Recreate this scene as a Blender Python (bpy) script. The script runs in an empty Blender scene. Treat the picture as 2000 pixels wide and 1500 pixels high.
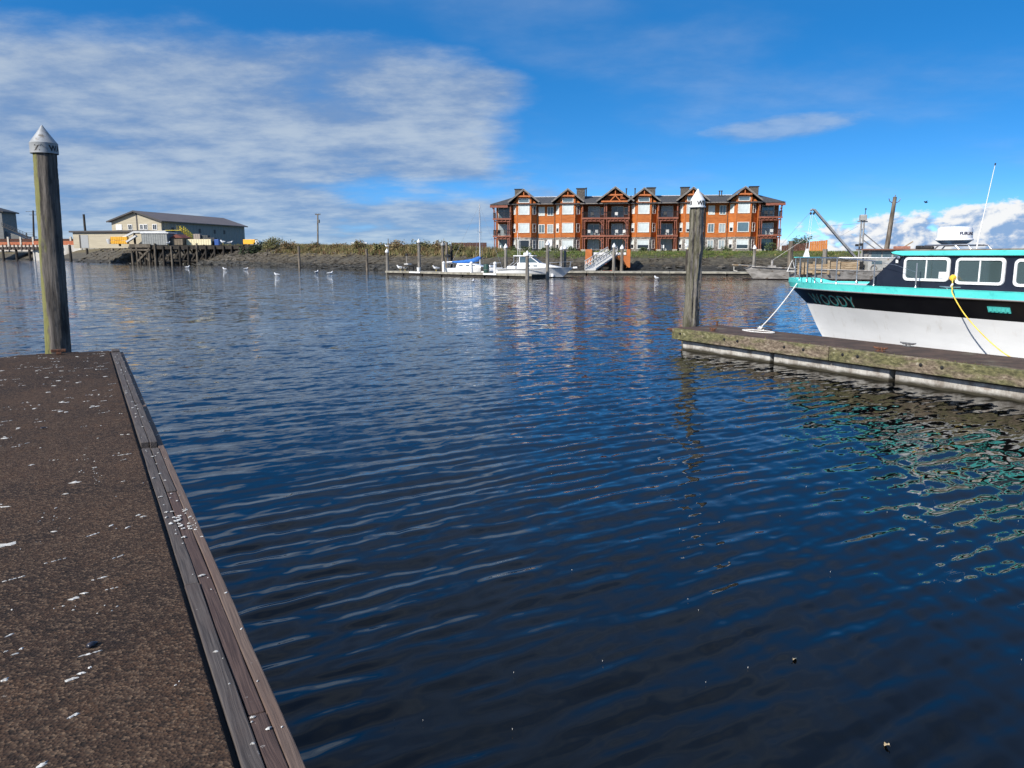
import bpy, math, random
import numpy as np
from mathutils import Vector, Matrix

random.seed(7)
R = math.radians
scene = bpy.context.scene
COL = scene.collection

# ------------------------------------------------------------------ camera, sky, sun, exposure
cam_d = bpy.data.cameras.new("Camera")
cam = bpy.data.objects.new("Camera", cam_d)
COL.objects.link(cam)
cam.location = (0, 0, 2.1)
cam.rotation_euler = (R(90 - 9.588), 0, 0)
cam_d.sensor_width = 36
cam_d.lens = 36 * 1480 / 2000
cam_d.clip_start = 0.05
cam_d.clip_end = 20000
scene.camera = cam

SUN_AZ, SUN_EL = -135.0, 35.0            # degrees clockwise from +Y (camera heading), elevation
sd = bpy.data.lights.new("Sun", 'SUN')
sun = bpy.data.objects.new("Sun", sd)
COL.objects.link(sun)
sd.energy = 4.6
sd.angle = R(0.5)
sd.color = (1.0, 0.94, 0.85)
_s = Vector((math.sin(R(SUN_AZ)) * math.cos(R(SUN_EL)), math.cos(R(SUN_AZ)) * math.cos(R(SUN_EL)), math.sin(R(SUN_EL))))
sun.rotation_euler = (-_s).to_track_quat('-Z', 'Y').to_euler()

vs = scene.view_settings
vs.view_transform = 'Standard'
vs.look = 'None'
vs.exposure = 0.45
vs.gamma = 1.0
vs.use_curve_mapping = False


class NG:
    """tiny node-graph helper"""
    def __init__(self, tree):
        self.t = tree
    def node(self, typ, **kw):
        n = self.t.nodes.new(typ)
        for k, v in kw.items():
            setattr(n, k, v)
        return n
    def put(self, sock, v):
        if v is None:
            return
        if isinstance(v, bpy.types.NodeSocket):
            self.t.links.new(v, sock)
        else:
            sock.default_value = v
    def m(self, op, a, b=None, c=None, clamp=False):
        n = self.node('ShaderNodeMath', operation=op, use_clamp=clamp)
        self.put(n.inputs[0], a); self.put(n.inputs[1], b); self.put(n.inputs[2], c)
        return n.outputs[0]
    def ss(self, v, lo, hi, a=0.0, b=1.0):
        n = self.node('ShaderNodeMapRange', interpolation_type='SMOOTHSTEP')
        self.put(n.inputs[0], v); self.put(n.inputs[1], lo); self.put(n.inputs[2], hi)
        self.put(n.inputs[3], a); self.put(n.inputs[4], b)
        return n.outputs[0]
    def lin(self, v, lo, hi, a=0.0, b=1.0):
        n = self.node('ShaderNodeMapRange')
        self.put(n.inputs[0], v); self.put(n.inputs[1], lo); self.put(n.inputs[2], hi)
        self.put(n.inputs[3], a); self.put(n.inputs[4], b)
        return n.outputs[0]
    def mix(self, f, a, b, blend='MIX'):
        n = self.node('ShaderNodeMix', data_type='RGBA', blend_type=blend)
        self.put(n.inputs[0], f)
        self.put(n.inputs[6], a if isinstance(a, bpy.types.NodeSocket) else (*a[:3], 1))
        self.put(n.inputs[7], b if isinstance(b, bpy.types.NodeSocket) else (*b[:3], 1))
        return n.outputs[2]
    def comb(self, x, y, z):
        n = self.node('ShaderNodeCombineXYZ')
        self.put(n.inputs[0], x); self.put(n.inputs[1], y); self.put(n.inputs[2], z)
        return n.outputs[0]
    def sep(self, v):
        n = self.node('ShaderNodeSeparateXYZ')
        self.put(n.inputs[0], v)
        return n.outputs
    def noise(self, vec, scale, detail=4, rough=0.55, dist=0.0):
        n = self.node('ShaderNodeTexNoise')
        self.put(n.inputs['Vector'], vec)
        n.inputs['Scale'].default_value = scale
        n.inputs['Detail'].default_value = detail
        n.inputs['Roughness'].default_value = rough
        n.inputs['Distortion'].default_value = dist
        return n.outputs[0]
    def scale(self, vec, s, off=None):
        n = self.node('ShaderNodeMapping')
        self.put(n.inputs[0], vec)
        n.inputs['Scale'].default_value = s
        if off:
            n.inputs['Location'].default_value = off
        return n.outputs[0]


def make_world():
    w = bpy.data.worlds.new("World")
    scene.world = w
    w.use_nodes = True
    t = w.node_tree
    t.nodes.clear()
    g = NG(t)
    out = g.node('ShaderNodeOutputWorld')
    tc = g.node('ShaderNodeTexCoord')
    x, y, z = g.sep(tc.outputs['Generated'])
    zp = g.m('MAXIMUM', z, 0.0)
    # clear blue air: sky model looked up a little higher than the eye line (clean, dry maritime air)
    sky = g.node('ShaderNodeTexSky', sky_type='NISHITA')
    sky.sun_disc = False
    sky.sun_elevation = R(SUN_EL)
    sky.sun_rotation = R(SUN_AZ)
    sky.altitude = 0
    sky.air_density = 1.0
    sky.dust_density = 0.3
    sky.ozone_density = 3.0
    vec = g.comb(x, y, g.m('ADD', g.m('DIVIDE', g.m('MULTIPLY', zp, 2.75), g.m('ADD', g.m('MULTIPLY', zp, 1.5), 1.0)), 0.065))
    nv = g.node('ShaderNodeVectorMath', operation='NORMALIZE')
    g.put(nv.inputs[0], vec)
    g.put(sky.inputs[0], nv.outputs[0])
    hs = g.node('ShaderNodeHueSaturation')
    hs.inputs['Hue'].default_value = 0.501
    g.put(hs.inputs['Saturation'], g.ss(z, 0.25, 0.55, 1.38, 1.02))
    g.put(hs.inputs['Value'], g.ss(z, 0.25, 0.55, 0.97, 1.15))  # sky high overhead brightened beyond the model so the water reflects more
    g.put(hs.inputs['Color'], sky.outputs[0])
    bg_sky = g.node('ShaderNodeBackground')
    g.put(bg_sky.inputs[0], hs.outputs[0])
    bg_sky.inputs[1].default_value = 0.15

    az = g.m('ARCTAN2', x, y)
    el = g.m('ARCSINE', z)
    deg = math.pi / 180
    # ---- high layered bank (altocumulus sheet), thick to the left, thinning to the right and upward
    den = g.m('ADD', zp, 0.17)
    p = g.comb(g.m('DIVIDE', x, den), g.m('DIVIDE', y, den), 0.0)
    n_big = g.noise(g.scale(p, (0.7, 0.6, 1), (3.1, 1.7, 0)), 1.0, 3, 0.5)
    n_mid = g.noise(g.scale(p, (1.2, 1.35, 1), (0.4, 5.2, 0)), 1.0, 8, 0.55, 0.1)
    n_fin = g.noise(g.scale(p, (4.2, 5.2, 1), (1.3, 8.7, 2)), 1.0, 9, 0.62, 0.0)
    azw = g.m('ADD', az, g.m('MULTIPLY', g.m('SUBTRACT', n_mid, 0.5), 0.34))
    elw = g.m('ADD', el, g.m('MULTIPLY', g.m('SUBTRACT', n_mid, 0.5), 0.20))
    left = g.ss(g.m('SUBTRACT', azw, g.ss(el, 6.5 * deg, 2.0 * deg, 0.0, 6.0 * deg)), 5.0 * deg, -4.0 * deg)
    low = g.ss(elw, 17.0 * deg, 11.0 * deg)
    bank = g.m('MULTIPLY', left, low)
    # sheet thins out and breaks up just above the horizon
    gap = g.m('MULTIPLY', g.ss(el, 3.2 * deg, 4.4 * deg), g.ss(el, 6.2 * deg, 4.9 * deg))
    gap = g.m('MULTIPLY', gap, g.m('MULTIPLY', g.ss(az, -17 * deg, -8 * deg), g.ss(az, 3 * deg, -2 * deg)))
    cov = g.m('SUBTRACT', bank, g.m('MULTIPLY', gap, 0.55))
    d1 = g.m('ADD', g.m('MULTIPLY', n_mid, 0.95), g.m('MULTIPLY', n_fin, 0.32))
    d1 = g.m('ADD', d1, g.m('MULTIPLY', cov, 0.62))
    bank_a = g.ss(d1, 0.82, 1.22)
    # thin veils elsewhere
    veil = g.m('ADD', g.m('MULTIPLY', n_mid, 0.75), g.m('MULTIPLY', n_big, 0.55))
    veil_a = g.m('MULTIPLY', g.ss(veil, 0.60, 0.90), 0.30)
    # the same broken sheet carries on overhead and behind the camera
    over = g.m('MULTIPLY', g.ss(g.m('ADD', g.m('MULTIPLY', n_mid, 0.7), g.m('MULTIPLY', n_big, 0.6)), 0.56, 0.80), g.ss(el, 19 * deg, 34 * deg))
    veil_a = g.m('MAXIMUM', veil_a, g.m('MULTIPLY', over, 0.80))
    # single flat cloud, right of centre
    ca = g.m('DIVIDE', g.m('SUBTRACT', az, 18.6 * deg), 6.3 * deg)
    ce = g.m('DIVIDE', g.m('SUBTRACT', g.m('SUBTRACT', el, 8.55 * deg), g.m('MULTIPLY', g.m('SUBTRACT', az, 18.6 * deg), 0.07)), 1.05 * deg)
    rr = g.m('ADD', g.m('MULTIPLY', ca, ca), g.m('MULTIPLY', ce, ce))
    one = g.m('SUBTRACT', g.m('ADD', g.m('MULTIPLY', n_mid, 1.1), g.m('MULTIPLY', n_fin, 0.6)), g.m('MULTIPLY', rr, 0.42))
    one_a = g.m('MULTIPLY', g.ss(one, 0.42, 0.86), 0.62)
    hi_a = g.m('MAXIMUM', g.m('MAXIMUM', bank_a, veil_a), one_a)
    hi_a = g.m('MULTIPLY', hi_a, 0.86)
    hi_a = g.m('MULTIPLY', hi_a, g.ss(z, -0.01, 0.012))
    lightn = g.m('ADD', g.m('MULTIPLY', n_fin, 0.5), g.m('MULTIPLY', n_mid, 0.5))
    c_hi = g.mix(g.ss(lightn, 0.38, 0.64), (0.150, 0.235, 0.395), (0.37, 0.43, 0.50))
    # ---- fair-weather cumulus standing on the horizon
    q = g.comb(g.m('MULTIPLY', az, 21.0), g.m('MULTIPLY', el, 34.0), 0.0)
    m1 = g.noise(g.scale(q, (1, 1, 1), (2.2, 0.3, 0)), 0.9, 8, 0.58, 0.2)
    m2 = g.noise(g.scale(q, (1, 1, 1), (2.2 - 0.10, 0.3 + 0.16, 0)), 0.9, 8, 0.58, 0.2)
    aza = g.m('ABSOLUTE', az)
    top = g.lin(az, 18 * deg, 34 * deg, 1.3 * deg, 4.1 * deg)
    top = g.m('MULTIPLY', top, g.m('MULTIPLY', g.ss(az, 13.0 * deg, 20 * deg), g.ss(az, 176 * deg, 150 * deg)))
    h = g.m('ADD', top, g.m('MULTIPLY', g.m('SUBTRACT', m1, 0.55), 0.11))
    body = g.m('SUBTRACT', h, el)
    cu_a = g.m('MULTIPLY', g.ss(body, 0.0, 0.012), g.ss(z, -0.01, 0.004))
    cu_a = g.m('MULTIPLY', cu_a, g.ss(az, 12.0 * deg, 17.0 * deg))
    lit = g.m('SUBTRACT', g.m('MULTIPLY', g.m('SUBTRACT', m1, m2), 5.0), g.m('MULTIPLY', body, 5.0))
    c_cu = g.mix(g.ss(lit, -0.62, 0.12), (0.20, 0.32, 0.52), (0.68, 0.69, 0.70))
    bg_hi = g.node('ShaderNodeBackground'); g.put(bg_hi.inputs[0], c_hi)
    bg_cu = g.node('ShaderNodeBackground'); g.put(bg_cu.inputs[0], c_cu)
    mx1 = g.node('ShaderNodeMixShader'); g.put(mx1.inputs[0], hi_a)
    t.links.new(bg_sky.outputs[0], mx1.inputs[1]); t.links.new(bg_hi.outputs[0], mx1.inputs[2])
    mx2 = g.node('ShaderNodeMixShader'); g.put(mx2.inputs[0], cu_a)
    t.links.new(mx1.outputs[0], mx2.inputs[1]); t.links.new(bg_cu.outputs[0], mx2.inputs[2])
    t.links.new(mx2.outputs[0], out.inputs[0])


make_world()


# ------------------------------------------------------------------ helpers
def tag(o, label=None, cat=None, group=None, kind=None):
    if label: o['label'] = label
    if cat: o['category'] = cat
    if group: o['group'] = group
    if kind: o['kind'] = kind
    return o


def thing(name, label, cat, loc=(0, 0, 0), rz=0.0, group=None):
    o = bpy.data.objects.new(name, None)
    COL.objects.link(o)
    o.empty_display_size = 0.2
    o.location = loc
    o.rotation_euler = (0, 0, rz)
    return tag(o, label, cat, group)


class MB:
    """mesh collector: shapes are added in the thing's frame, then built as one mesh object"""
    def __init__(self, off=(0, 0, 0)):
        self.v = []; self.f = []; self.mi = []; self.off = Vector(off); self.cur = 0
    def add(self, vs, fs):
        b = len(self.v)
        self.v += [tuple(p) for p in vs]
        self.f += [tuple(i + b for i in f) for f in fs]
        self.mi += [self.cur] * len(fs)
        return self
    def box(self, x0, x1, y0, y1, z0, z1):
        return self.add([(x0, y0, z0), (x1, y0, z0), (x1, y1, z0), (x0, y1, z0), (x0, y0, z1), (x1, y0, z1), (x1, y1, z1), (x0, y1, z1)],
                        [(0, 3, 2, 1), (4, 5, 6, 7), (0, 1, 5, 4), (1, 2, 6, 5), (2, 3, 7, 6), (3, 0, 4, 7)])
    def bar(self, p, q, w, h, up=(0, 0, 1)):
        p, q = Vector(p), Vector(q)
        d = (q - p).normalized(); u = Vector(up)
        if abs(d.dot(u)) > 0.98: u = Vector((0, 1, 0))
        s = d.cross(u).normalized(); u = s.cross(d).normalized()
        c = [(-w / 2, -h / 2), (w / 2, -h / 2), (w / 2, h / 2), (-w / 2, h / 2)]
        vs = [e + s * a + u * b for e in (p, q) for a, b in c]
        return self.add(vs, [(0, 1, 2, 3), (7, 6, 5, 4), (0, 4, 5, 1), (1, 5, 6, 2), (2, 6, 7, 3), (3, 7, 4, 0)])
    def tube(self, pts, r, n=8, caps=True):
        pts = [Vector(p) for p in pts]
        rs = r if isinstance(r, (list, tuple)) else [r] * len(pts)
        vs = []; fs = []
        ref = None
        for i, p in enumerate(pts):
            d = (pts[min(i + 1, len(pts) - 1)] - pts[max(i - 1, 0)]).normalized()
            if ref is None:
                ref = Vector((0, 0, 1)) if abs(d.z) < 0.9 else Vector((1, 0, 0))
            s = d.cross(ref)
            if s.length < 1e-5: s = d.orthogonal()
            s.normalize(); u = s.cross(d).normalized(); ref = u
            for k in range(n):
                a = 2 * math.pi * k / n
                vs.append(p + s * math.cos(a) * rs[i] + u * math.sin(a) * rs[i])
        for i in range(len(pts) - 1):
            for k in range(n):
                a, b = i * n + k, i * n + (k + 1) % n
                fs.append((a, b, b + n, a + n))
        if caps:
            fs.append(tuple(range(n - 1, -1, -1)))
            fs.append(tuple(range((len(pts) - 1) * n, len(pts) * n)))
        return self.add(vs, fs)
    def lathe(self, prof, n=16, c=(0, 0, 0), rfun=None):
        vs = []; fs = []
        for i, (r, z) in enumerate(prof):
            for k in range(n):
                a = 2 * math.pi * k / n
                rr = r * (rfun(a, z) if rfun else 1)
                vs.append((c[0] + rr * math.cos(a), c[1] + rr * math.sin(a), c[2] + z))
        for i in range(len(prof) - 1):
            for k in range(n):
                a, b = i * n + k, i * n + (k + 1) % n
                fs.append((a, b, b + n, a + n))
        fs.append(tuple(range(n - 1, -1, -1)))
        fs.append(tuple(range((len(prof) - 1) * n, len(prof) * n)))
        return self.add(vs, fs)
    def prism(self, poly, axis, a, b):
        """poly: 2D outline; axis 'x','y','z' = extrusion axis from a to b"""
        def P(u, v, w):
            return {'x': (w, u, v), 'y': (u, w, v), 'z': (u, v, w)}[axis]
        n = len(poly)
        vs = [P(u, v, a) for u, v in poly] + [P(u, v, b) for u, v in poly]
        fs = [tuple(range(n)), tuple(range(2 * n - 1, n - 1, -1))]
        fs += [(i, i + n, (i + 1) % n + n, (i + 1) % n) for i in range(n)]
        return self.add(vs, fs)
    def xform(self, M, start=0):
        for i in range(start, len(self.v)):
            self.v[i] = tuple(M @ Vector(self.v[i]))
        return self
    def build(self, name, m, parent=None, smooth=False, bevel=0.0, kind=None, angle=40):
        me = bpy.data.meshes.new(name)
        o0 = self.off
        me.from_pydata([(x - o0.x, y - o0.y, z - o0.z) for x, y, z in self.v], [], self.f)
        ms = m if isinstance(m, (list, tuple)) else [m]
        for q in ms: me.materials.append(q)
        if len(ms) > 1: me.polygons.foreach_set('material_index', self.mi)
        import bmesh
        bm = bmesh.new(); bm.from_mesh(me)
        bmesh.ops.recalc_face_normals(bm, faces=bm.faces)
        bm.to_mesh(me); bm.free()
        if smooth:
            me.polygons.foreach_set('use_smooth', [True] * len(me.polygons))
            me.set_sharp_from_angle(angle=R(angle))
        o = bpy.data.objects.new(name, me)
        COL.objects.link(o)
        if parent: o.parent = parent
        if bevel:
            b = o.modifiers.new('bevel', 'BEVEL'); b.width = bevel; b.segments = 2; b.limit_method = 'ANGLE'
        if kind: o['kind'] = kind
        return o


def obj_copy(o, parent=None):
    c = o.copy(); COL.objects.link(c); c.parent = parent
    for ch in list(o.children): obj_copy(ch, c)
    return c


def principled(name):
    m = bpy.data.materials.new(name)
    m.use_nodes = True
    return m, NG(m.node_tree), m.node_tree.nodes['Principled BSDF']


def mat(name, c1, c2=None, sc=(3, 3, 3), detail=5, nrough=0.6, lo=0.35, hi=0.65, rough=0.7, metal=0.0, bump=0.0, bsc=None, bdist=0.01,
        c3=None, sc3=None, lo3=0.55, hi3=0.68, spec=0.5, world=False, dist=0.0, coat=0.0):
    """surface with two mottled tones, an optional third in patches, and fine relief"""
    m, g, b = principled(name)
    b.inputs['Roughness'].default_value = rough
    b.inputs['Metallic'].default_value = metal
    b.inputs['Specular IOR Level'].default_value = spec
    b.inputs['Coat Weight'].default_value = coat
    if world:
        vec = g.node('ShaderNodeNewGeometry').outputs['Position']
    else:
        vec = g.node('ShaderNodeTexCoord').outputs['Object']
        oi = g.node('ShaderNodeObjectInfo').outputs['Random']
        va = g.node('ShaderNodeVectorMath', operation='ADD')
        g.put(va.inputs[0], vec); g.put(va.inputs[1], g.comb(g.m('MULTIPLY', oi, 37.0), g.m('MULTIPLY', oi, 53.0), g.m('MULTIPLY', oi, 11.0)))
        vec = va.outputs[0]
    if c2 is None:
        b.inputs['Base Color'].default_value = (*c1, 1)
        col = None
    else:
        n = g.noise(g.scale(vec, sc), 1.0, detail, nrough, dist)
        col = g.mix(g.ss(n, lo, hi), c1, c2)
    if c3 is not None:
        n3 = g.noise(g.scale(vec, sc3 or sc, (4.2, 9.1, 2.7)), 1.0, 6, 0.62)
        col = g.mix(g.ss(n3, lo3, hi3), col if col else c1, c3)
    if col: g.put(b.inputs['Base Color'], col)
    if bump:
        nb = g.noise(g.scale(vec, bsc or sc), 1.0, 8, 0.65)
        bn = g.node('ShaderNodeBump')
        bn.inputs['Strength'].default_value = bump
        bn.inputs['Distance'].default_value = bdist
        g.put(bn.inputs['Height'], nb)
        g.put(b.inputs['Normal'], bn.outputs[0])
    return m


def text_mesh(body, size, extrude=0.0, spacing=1.0, bold=0.0):
    """flat lettering as a mesh: returns (verts, faces), x to the right, y up"""
    cu = bpy.data.curves.new('lettering', 'FONT')
    cu.body = body; cu.size = size; cu.extrude = extrude; cu.space_character = spacing
    cu.resolution_u = 4; cu.offset = bold
    o = bpy.data.objects.new('lettering', cu)
    COL.objects.link(o)
    dg = bpy.context.evaluated_depsgraph_get()
    me = bpy.data.meshes.new_from_object(o.evaluated_get(dg))
    vs = [v.co.copy() for v in me.vertices]; fs = [tuple(p.vertices) for p in me.polygons]
    bpy.data.objects.remove(o); bpy.data.curves.remove(cu); bpy.data.meshes.remove(me)
    return vs, fs


# marina frame: docks and the near boat lie along one direction, 29.3 degrees left of the camera heading
DOCK_RZ = math.atan2(0.4893, 0.8721)
VX, VY = Vector((0.8721, 0.4893)), Vector((-0.4893, 0.8721))
def dk(t, s, z=0.0):
    p = VX * t + VY * s
    return Vector((p.x, p.y, z))

# ------------------------------------------------------------------ water
def wave_height(X, Y, spacing):
    rng = np.random.RandomState(11)
    Z = np.zeros_like(X)
    base = math.atan2(VY[1], VY[0])
    mod = 0.55 + 0.45 * (np.sin(0.31 * X + 0.17 * Y + 1.0) * np.sin(0.23 * Y - 0.13 * X + 2.0) + 0.35 * np.sin(0.9 * X - 0.6 * Y))
    mod = np.clip(mod, 0.25, 1.3)
    # the ripples die down in the sheltered corner close to the camera, on the right
    calm = 1 / (1 + np.exp(-(np.hypot(X - 2.0, Y - 1.2) - 3.4) * 1.3))
    for i in range(90):
        lam = 0.095 * (1.3 / 0.095) ** ((i + rng.rand()) / 90.0)
        spread = 0.14 if lam < 0.5 else 0.45
        th = base + rng.randn() * spread
        if i % 8 == 4: th = base + 1.1 + rng.randn() * 0.3
        k = 2 * math.pi / lam
        slope = 0.060 * math.exp(-((math.log(lam / 0.235)) / 0.46) ** 2) + 0.0065
        a = slope / k
        ph = rng.rand() * 6.283
        fade = np.clip((lam / spacing - 2.5) / 3.5, 0, 1)
        am = mod * (0.25 + 0.75 * calm) if lam < 0.55 else 0.8 + 0.2 * mod
        phase = k * (math.cos(th) * X + math.sin(th) * Y) + ph
        phase = phase + 0.7 * np.sin(0.55 * (X * math.sin(th) - Y * math.cos(th)) + ph * 3)
        Z += a * am * fade * (np.sin(phase) + 0.32 * np.cos(2 * phase))
    return Z


def make_water():
    rows = [0.0] + list(0.6 * 1.0058 ** np.arange(0, 1010)) + [260, 330, 430, 600, 900, 1500, 3000, 6000]
    rad = np.array(rows)
    dense = np.linspace(R(90 + 50), R(90 - 50), 640)
    coarse = np.linspace(R(90 - 50), R(90 - 310), 90)[1:]
    ang = np.concatenate([dense, coarse])[:-1]
    na, nr = len(ang), len(rad)
    A, Rr = np.meshgrid(ang, rad)
    X = Rr * np.cos(A); Y = Rr * np.sin(A)
    sp = np.maximum(Rr * 0.0058, 0.012) + np.where((A < R(40)), Rr * 0.05, 0)
    Z = wave_height(X, Y, sp)
    Z[0, :] = 0
    co = np.stack([X, Y, Z], -1).reshape(-1, 3).astype(np.float32)
    i = np.arange(nr - 1)[:, None]; j = np.arange(na)[None, :]
    a = i * na + j; b = i * na + (j + 1) % na
    quads = np.stack([a, a + na, b + na, b], -1).reshape(-1, 4).astype(np.int32)
    me = bpy.data.meshes.new('water')
    me.vertices.add(len(co)); me.vertices.foreach_set('co', co.ravel())
    me.loops.add(quads.size); me.loops.foreach_set('vertex_index', quads.ravel())
    me.polygons.add(len(quads))
    me.polygons.foreach_set('loop_start', np.arange(0, quads.size, 4, dtype=np.int32))
    me.polygons.foreach_set('use_smooth', np.ones(len(quads), dtype=bool))
    me.update(calc_edges=True)
    o = bpy.data.objects.new('water', me)
    COL.objects.link(o)
    o['kind'] = 'structure'
    m, g, bs = principled('harbour_water')
    bs.inputs['Base Color'].default_value = (0.0007, 0.0011, 0.0014, 1)
    bs.inputs['Roughness'].default_value = 0.03
    bs.inputs['IOR'].default_value = 1.39
    pos = g.node('ShaderNodeNewGeometry').outputs['Position']
    rot = g.node('ShaderNodeMapping')
    g.put(rot.inputs[0], pos); rot.inputs['Rotation'].default_value = (0, 0, -DOCK_RZ)
    v = rot.outputs[0]
    patches = g.ss(g.noise(g.scale(v, (0.05, 0.09, 1)), 1.0, 3, 0.5), 0.35, 0.65, 0.55, 1.0)
    py = g.sep(pos)[1]
    far = g.ss(py, 9.0, 26.0)
    near_fine = g.ss(py, 3.0, 13.0, 0.10, 1.0)
    # wind ripples too small for the mesh: random surface slopes added to the normal (long crests across the wind)
    def slopes(sc, off, detail):
        n = g.node('ShaderNodeTexNoise')
        g.put(n.inputs['Vector'], g.scale(v, sc, off)); n.inputs['Scale'].default_value = 1.0
        n.inputs['Detail'].default_value = detail; n.inputs['Roughness'].default_value = 0.55
        c = g.sep(n.outputs['Color'])
        return g.m('SUBTRACT', c[0], 0.5), g.m('SUBTRACT', c[1], 0.5)
    ax, ay = slopes((5.0, 12.0, 1), (0, 0, 0), 3)
    bx, by = slopes((1.3, 3.2, 1), (7, 3, 0), 3)
    ka = g.m('MULTIPLY', g.m('MULTIPLY', patches, near_fine), 0.52)
    kb = g.m('MULTIPLY', g.m('MULTIPLY', patches, far), 0.50)
    lx = g.m('ADD', g.m('MULTIPLY', g.m('MULTIPLY', ax, ka), 0.45), g.m('MULTIPLY', g.m('MULTIPLY', bx, kb), 0.5))
    ly = g.m('ADD', g.m('MULTIPLY', ay, ka), g.m('MULTIPLY', by, kb))
    cr, sr = math.cos(DOCK_RZ), math.sin(DOCK_RZ)
    wx = g.m('SUBTRACT', g.m('MULTIPLY', lx, cr), g.m('MULTIPLY', ly, sr))
    wy = g.m('ADD', g.m('MULTIPLY', lx, sr), g.m('MULTIPLY', ly, cr))
    va = g.node('ShaderNodeVectorMath', operation='ADD')
    g.put(va.inputs[0], g.node('ShaderNodeNewGeometry').outputs['Normal']); g.put(va.inputs[1], g.comb(wx, wy, 0.0))
    vn = g.node('ShaderNodeVectorMath', operation='NORMALIZE'); g.put(vn.inputs[0], va.outputs[0])
    g.put(bs.inputs['Normal'], vn.outputs[0])
    me.materials.append(m)
    return o


make_water()

# ------------------------------------------------------------------ land: levee banks and the flat ground behind them
SHORE = [(-700, 640), (-420, 520), (-304, 456), (-240, 399), (-180, 318), (-150, 262), (-118, 224), (-90, 203), (-62, 176), (-50.7, 155),
         (-38.4, 139.5), (-19.8, 115), (-6, 106), (8, 101), (20, 98.5), (32, 97), (60, 95), (110, 92), (300, 80), (700, 60)]
CREST_Z = [5.2, 5.2, 5.2, 5.2, 5.4, 5.3, 5.2, 4.9, 4.3, 3.9, 3.7, 3.3, 2.72, 2.66, 2.66, 2.66, 2.6, 2.5, 2.5, 2.5]
WIDTH = [14, 14, 12, 12, 12, 11, 10, 11, 12, 11, 10, 10, 9, 8.5, 8.5, 8.5, 9, 10, 12, 12]


def shore_samples(step=1.6):
    out = []
    for i in range(len(SHORE) - 1):
        a, b = Vector(SHORE[i]), Vector(SHORE[i + 1])
        L = (b - a).length
        st = step if -130 < a.x < 70 else step * 5
        n = max(1, int(L / st))
        for k in range(n):
            f = k / n
            out.append((a.lerp(b, f), CREST_Z[i] * (1 - f) + CREST_Z[i + 1] * f, WIDTH[i] * (1 - f) + WIDTH[i + 1] * f))
    out.append((Vector(SHORE[-1]), CREST_Z[-1], WIDTH[-1]))
    return out


SH = shore_samples()
def shore_norm(i):
    a = SH[max(i - 2, 0)][0]; b = SH[min(i + 2, len(SH) - 1)][0]
    d = (b - a).normalized()
    return Vector((-d.y, d.x))          # pointing inland (away from the camera)


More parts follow.
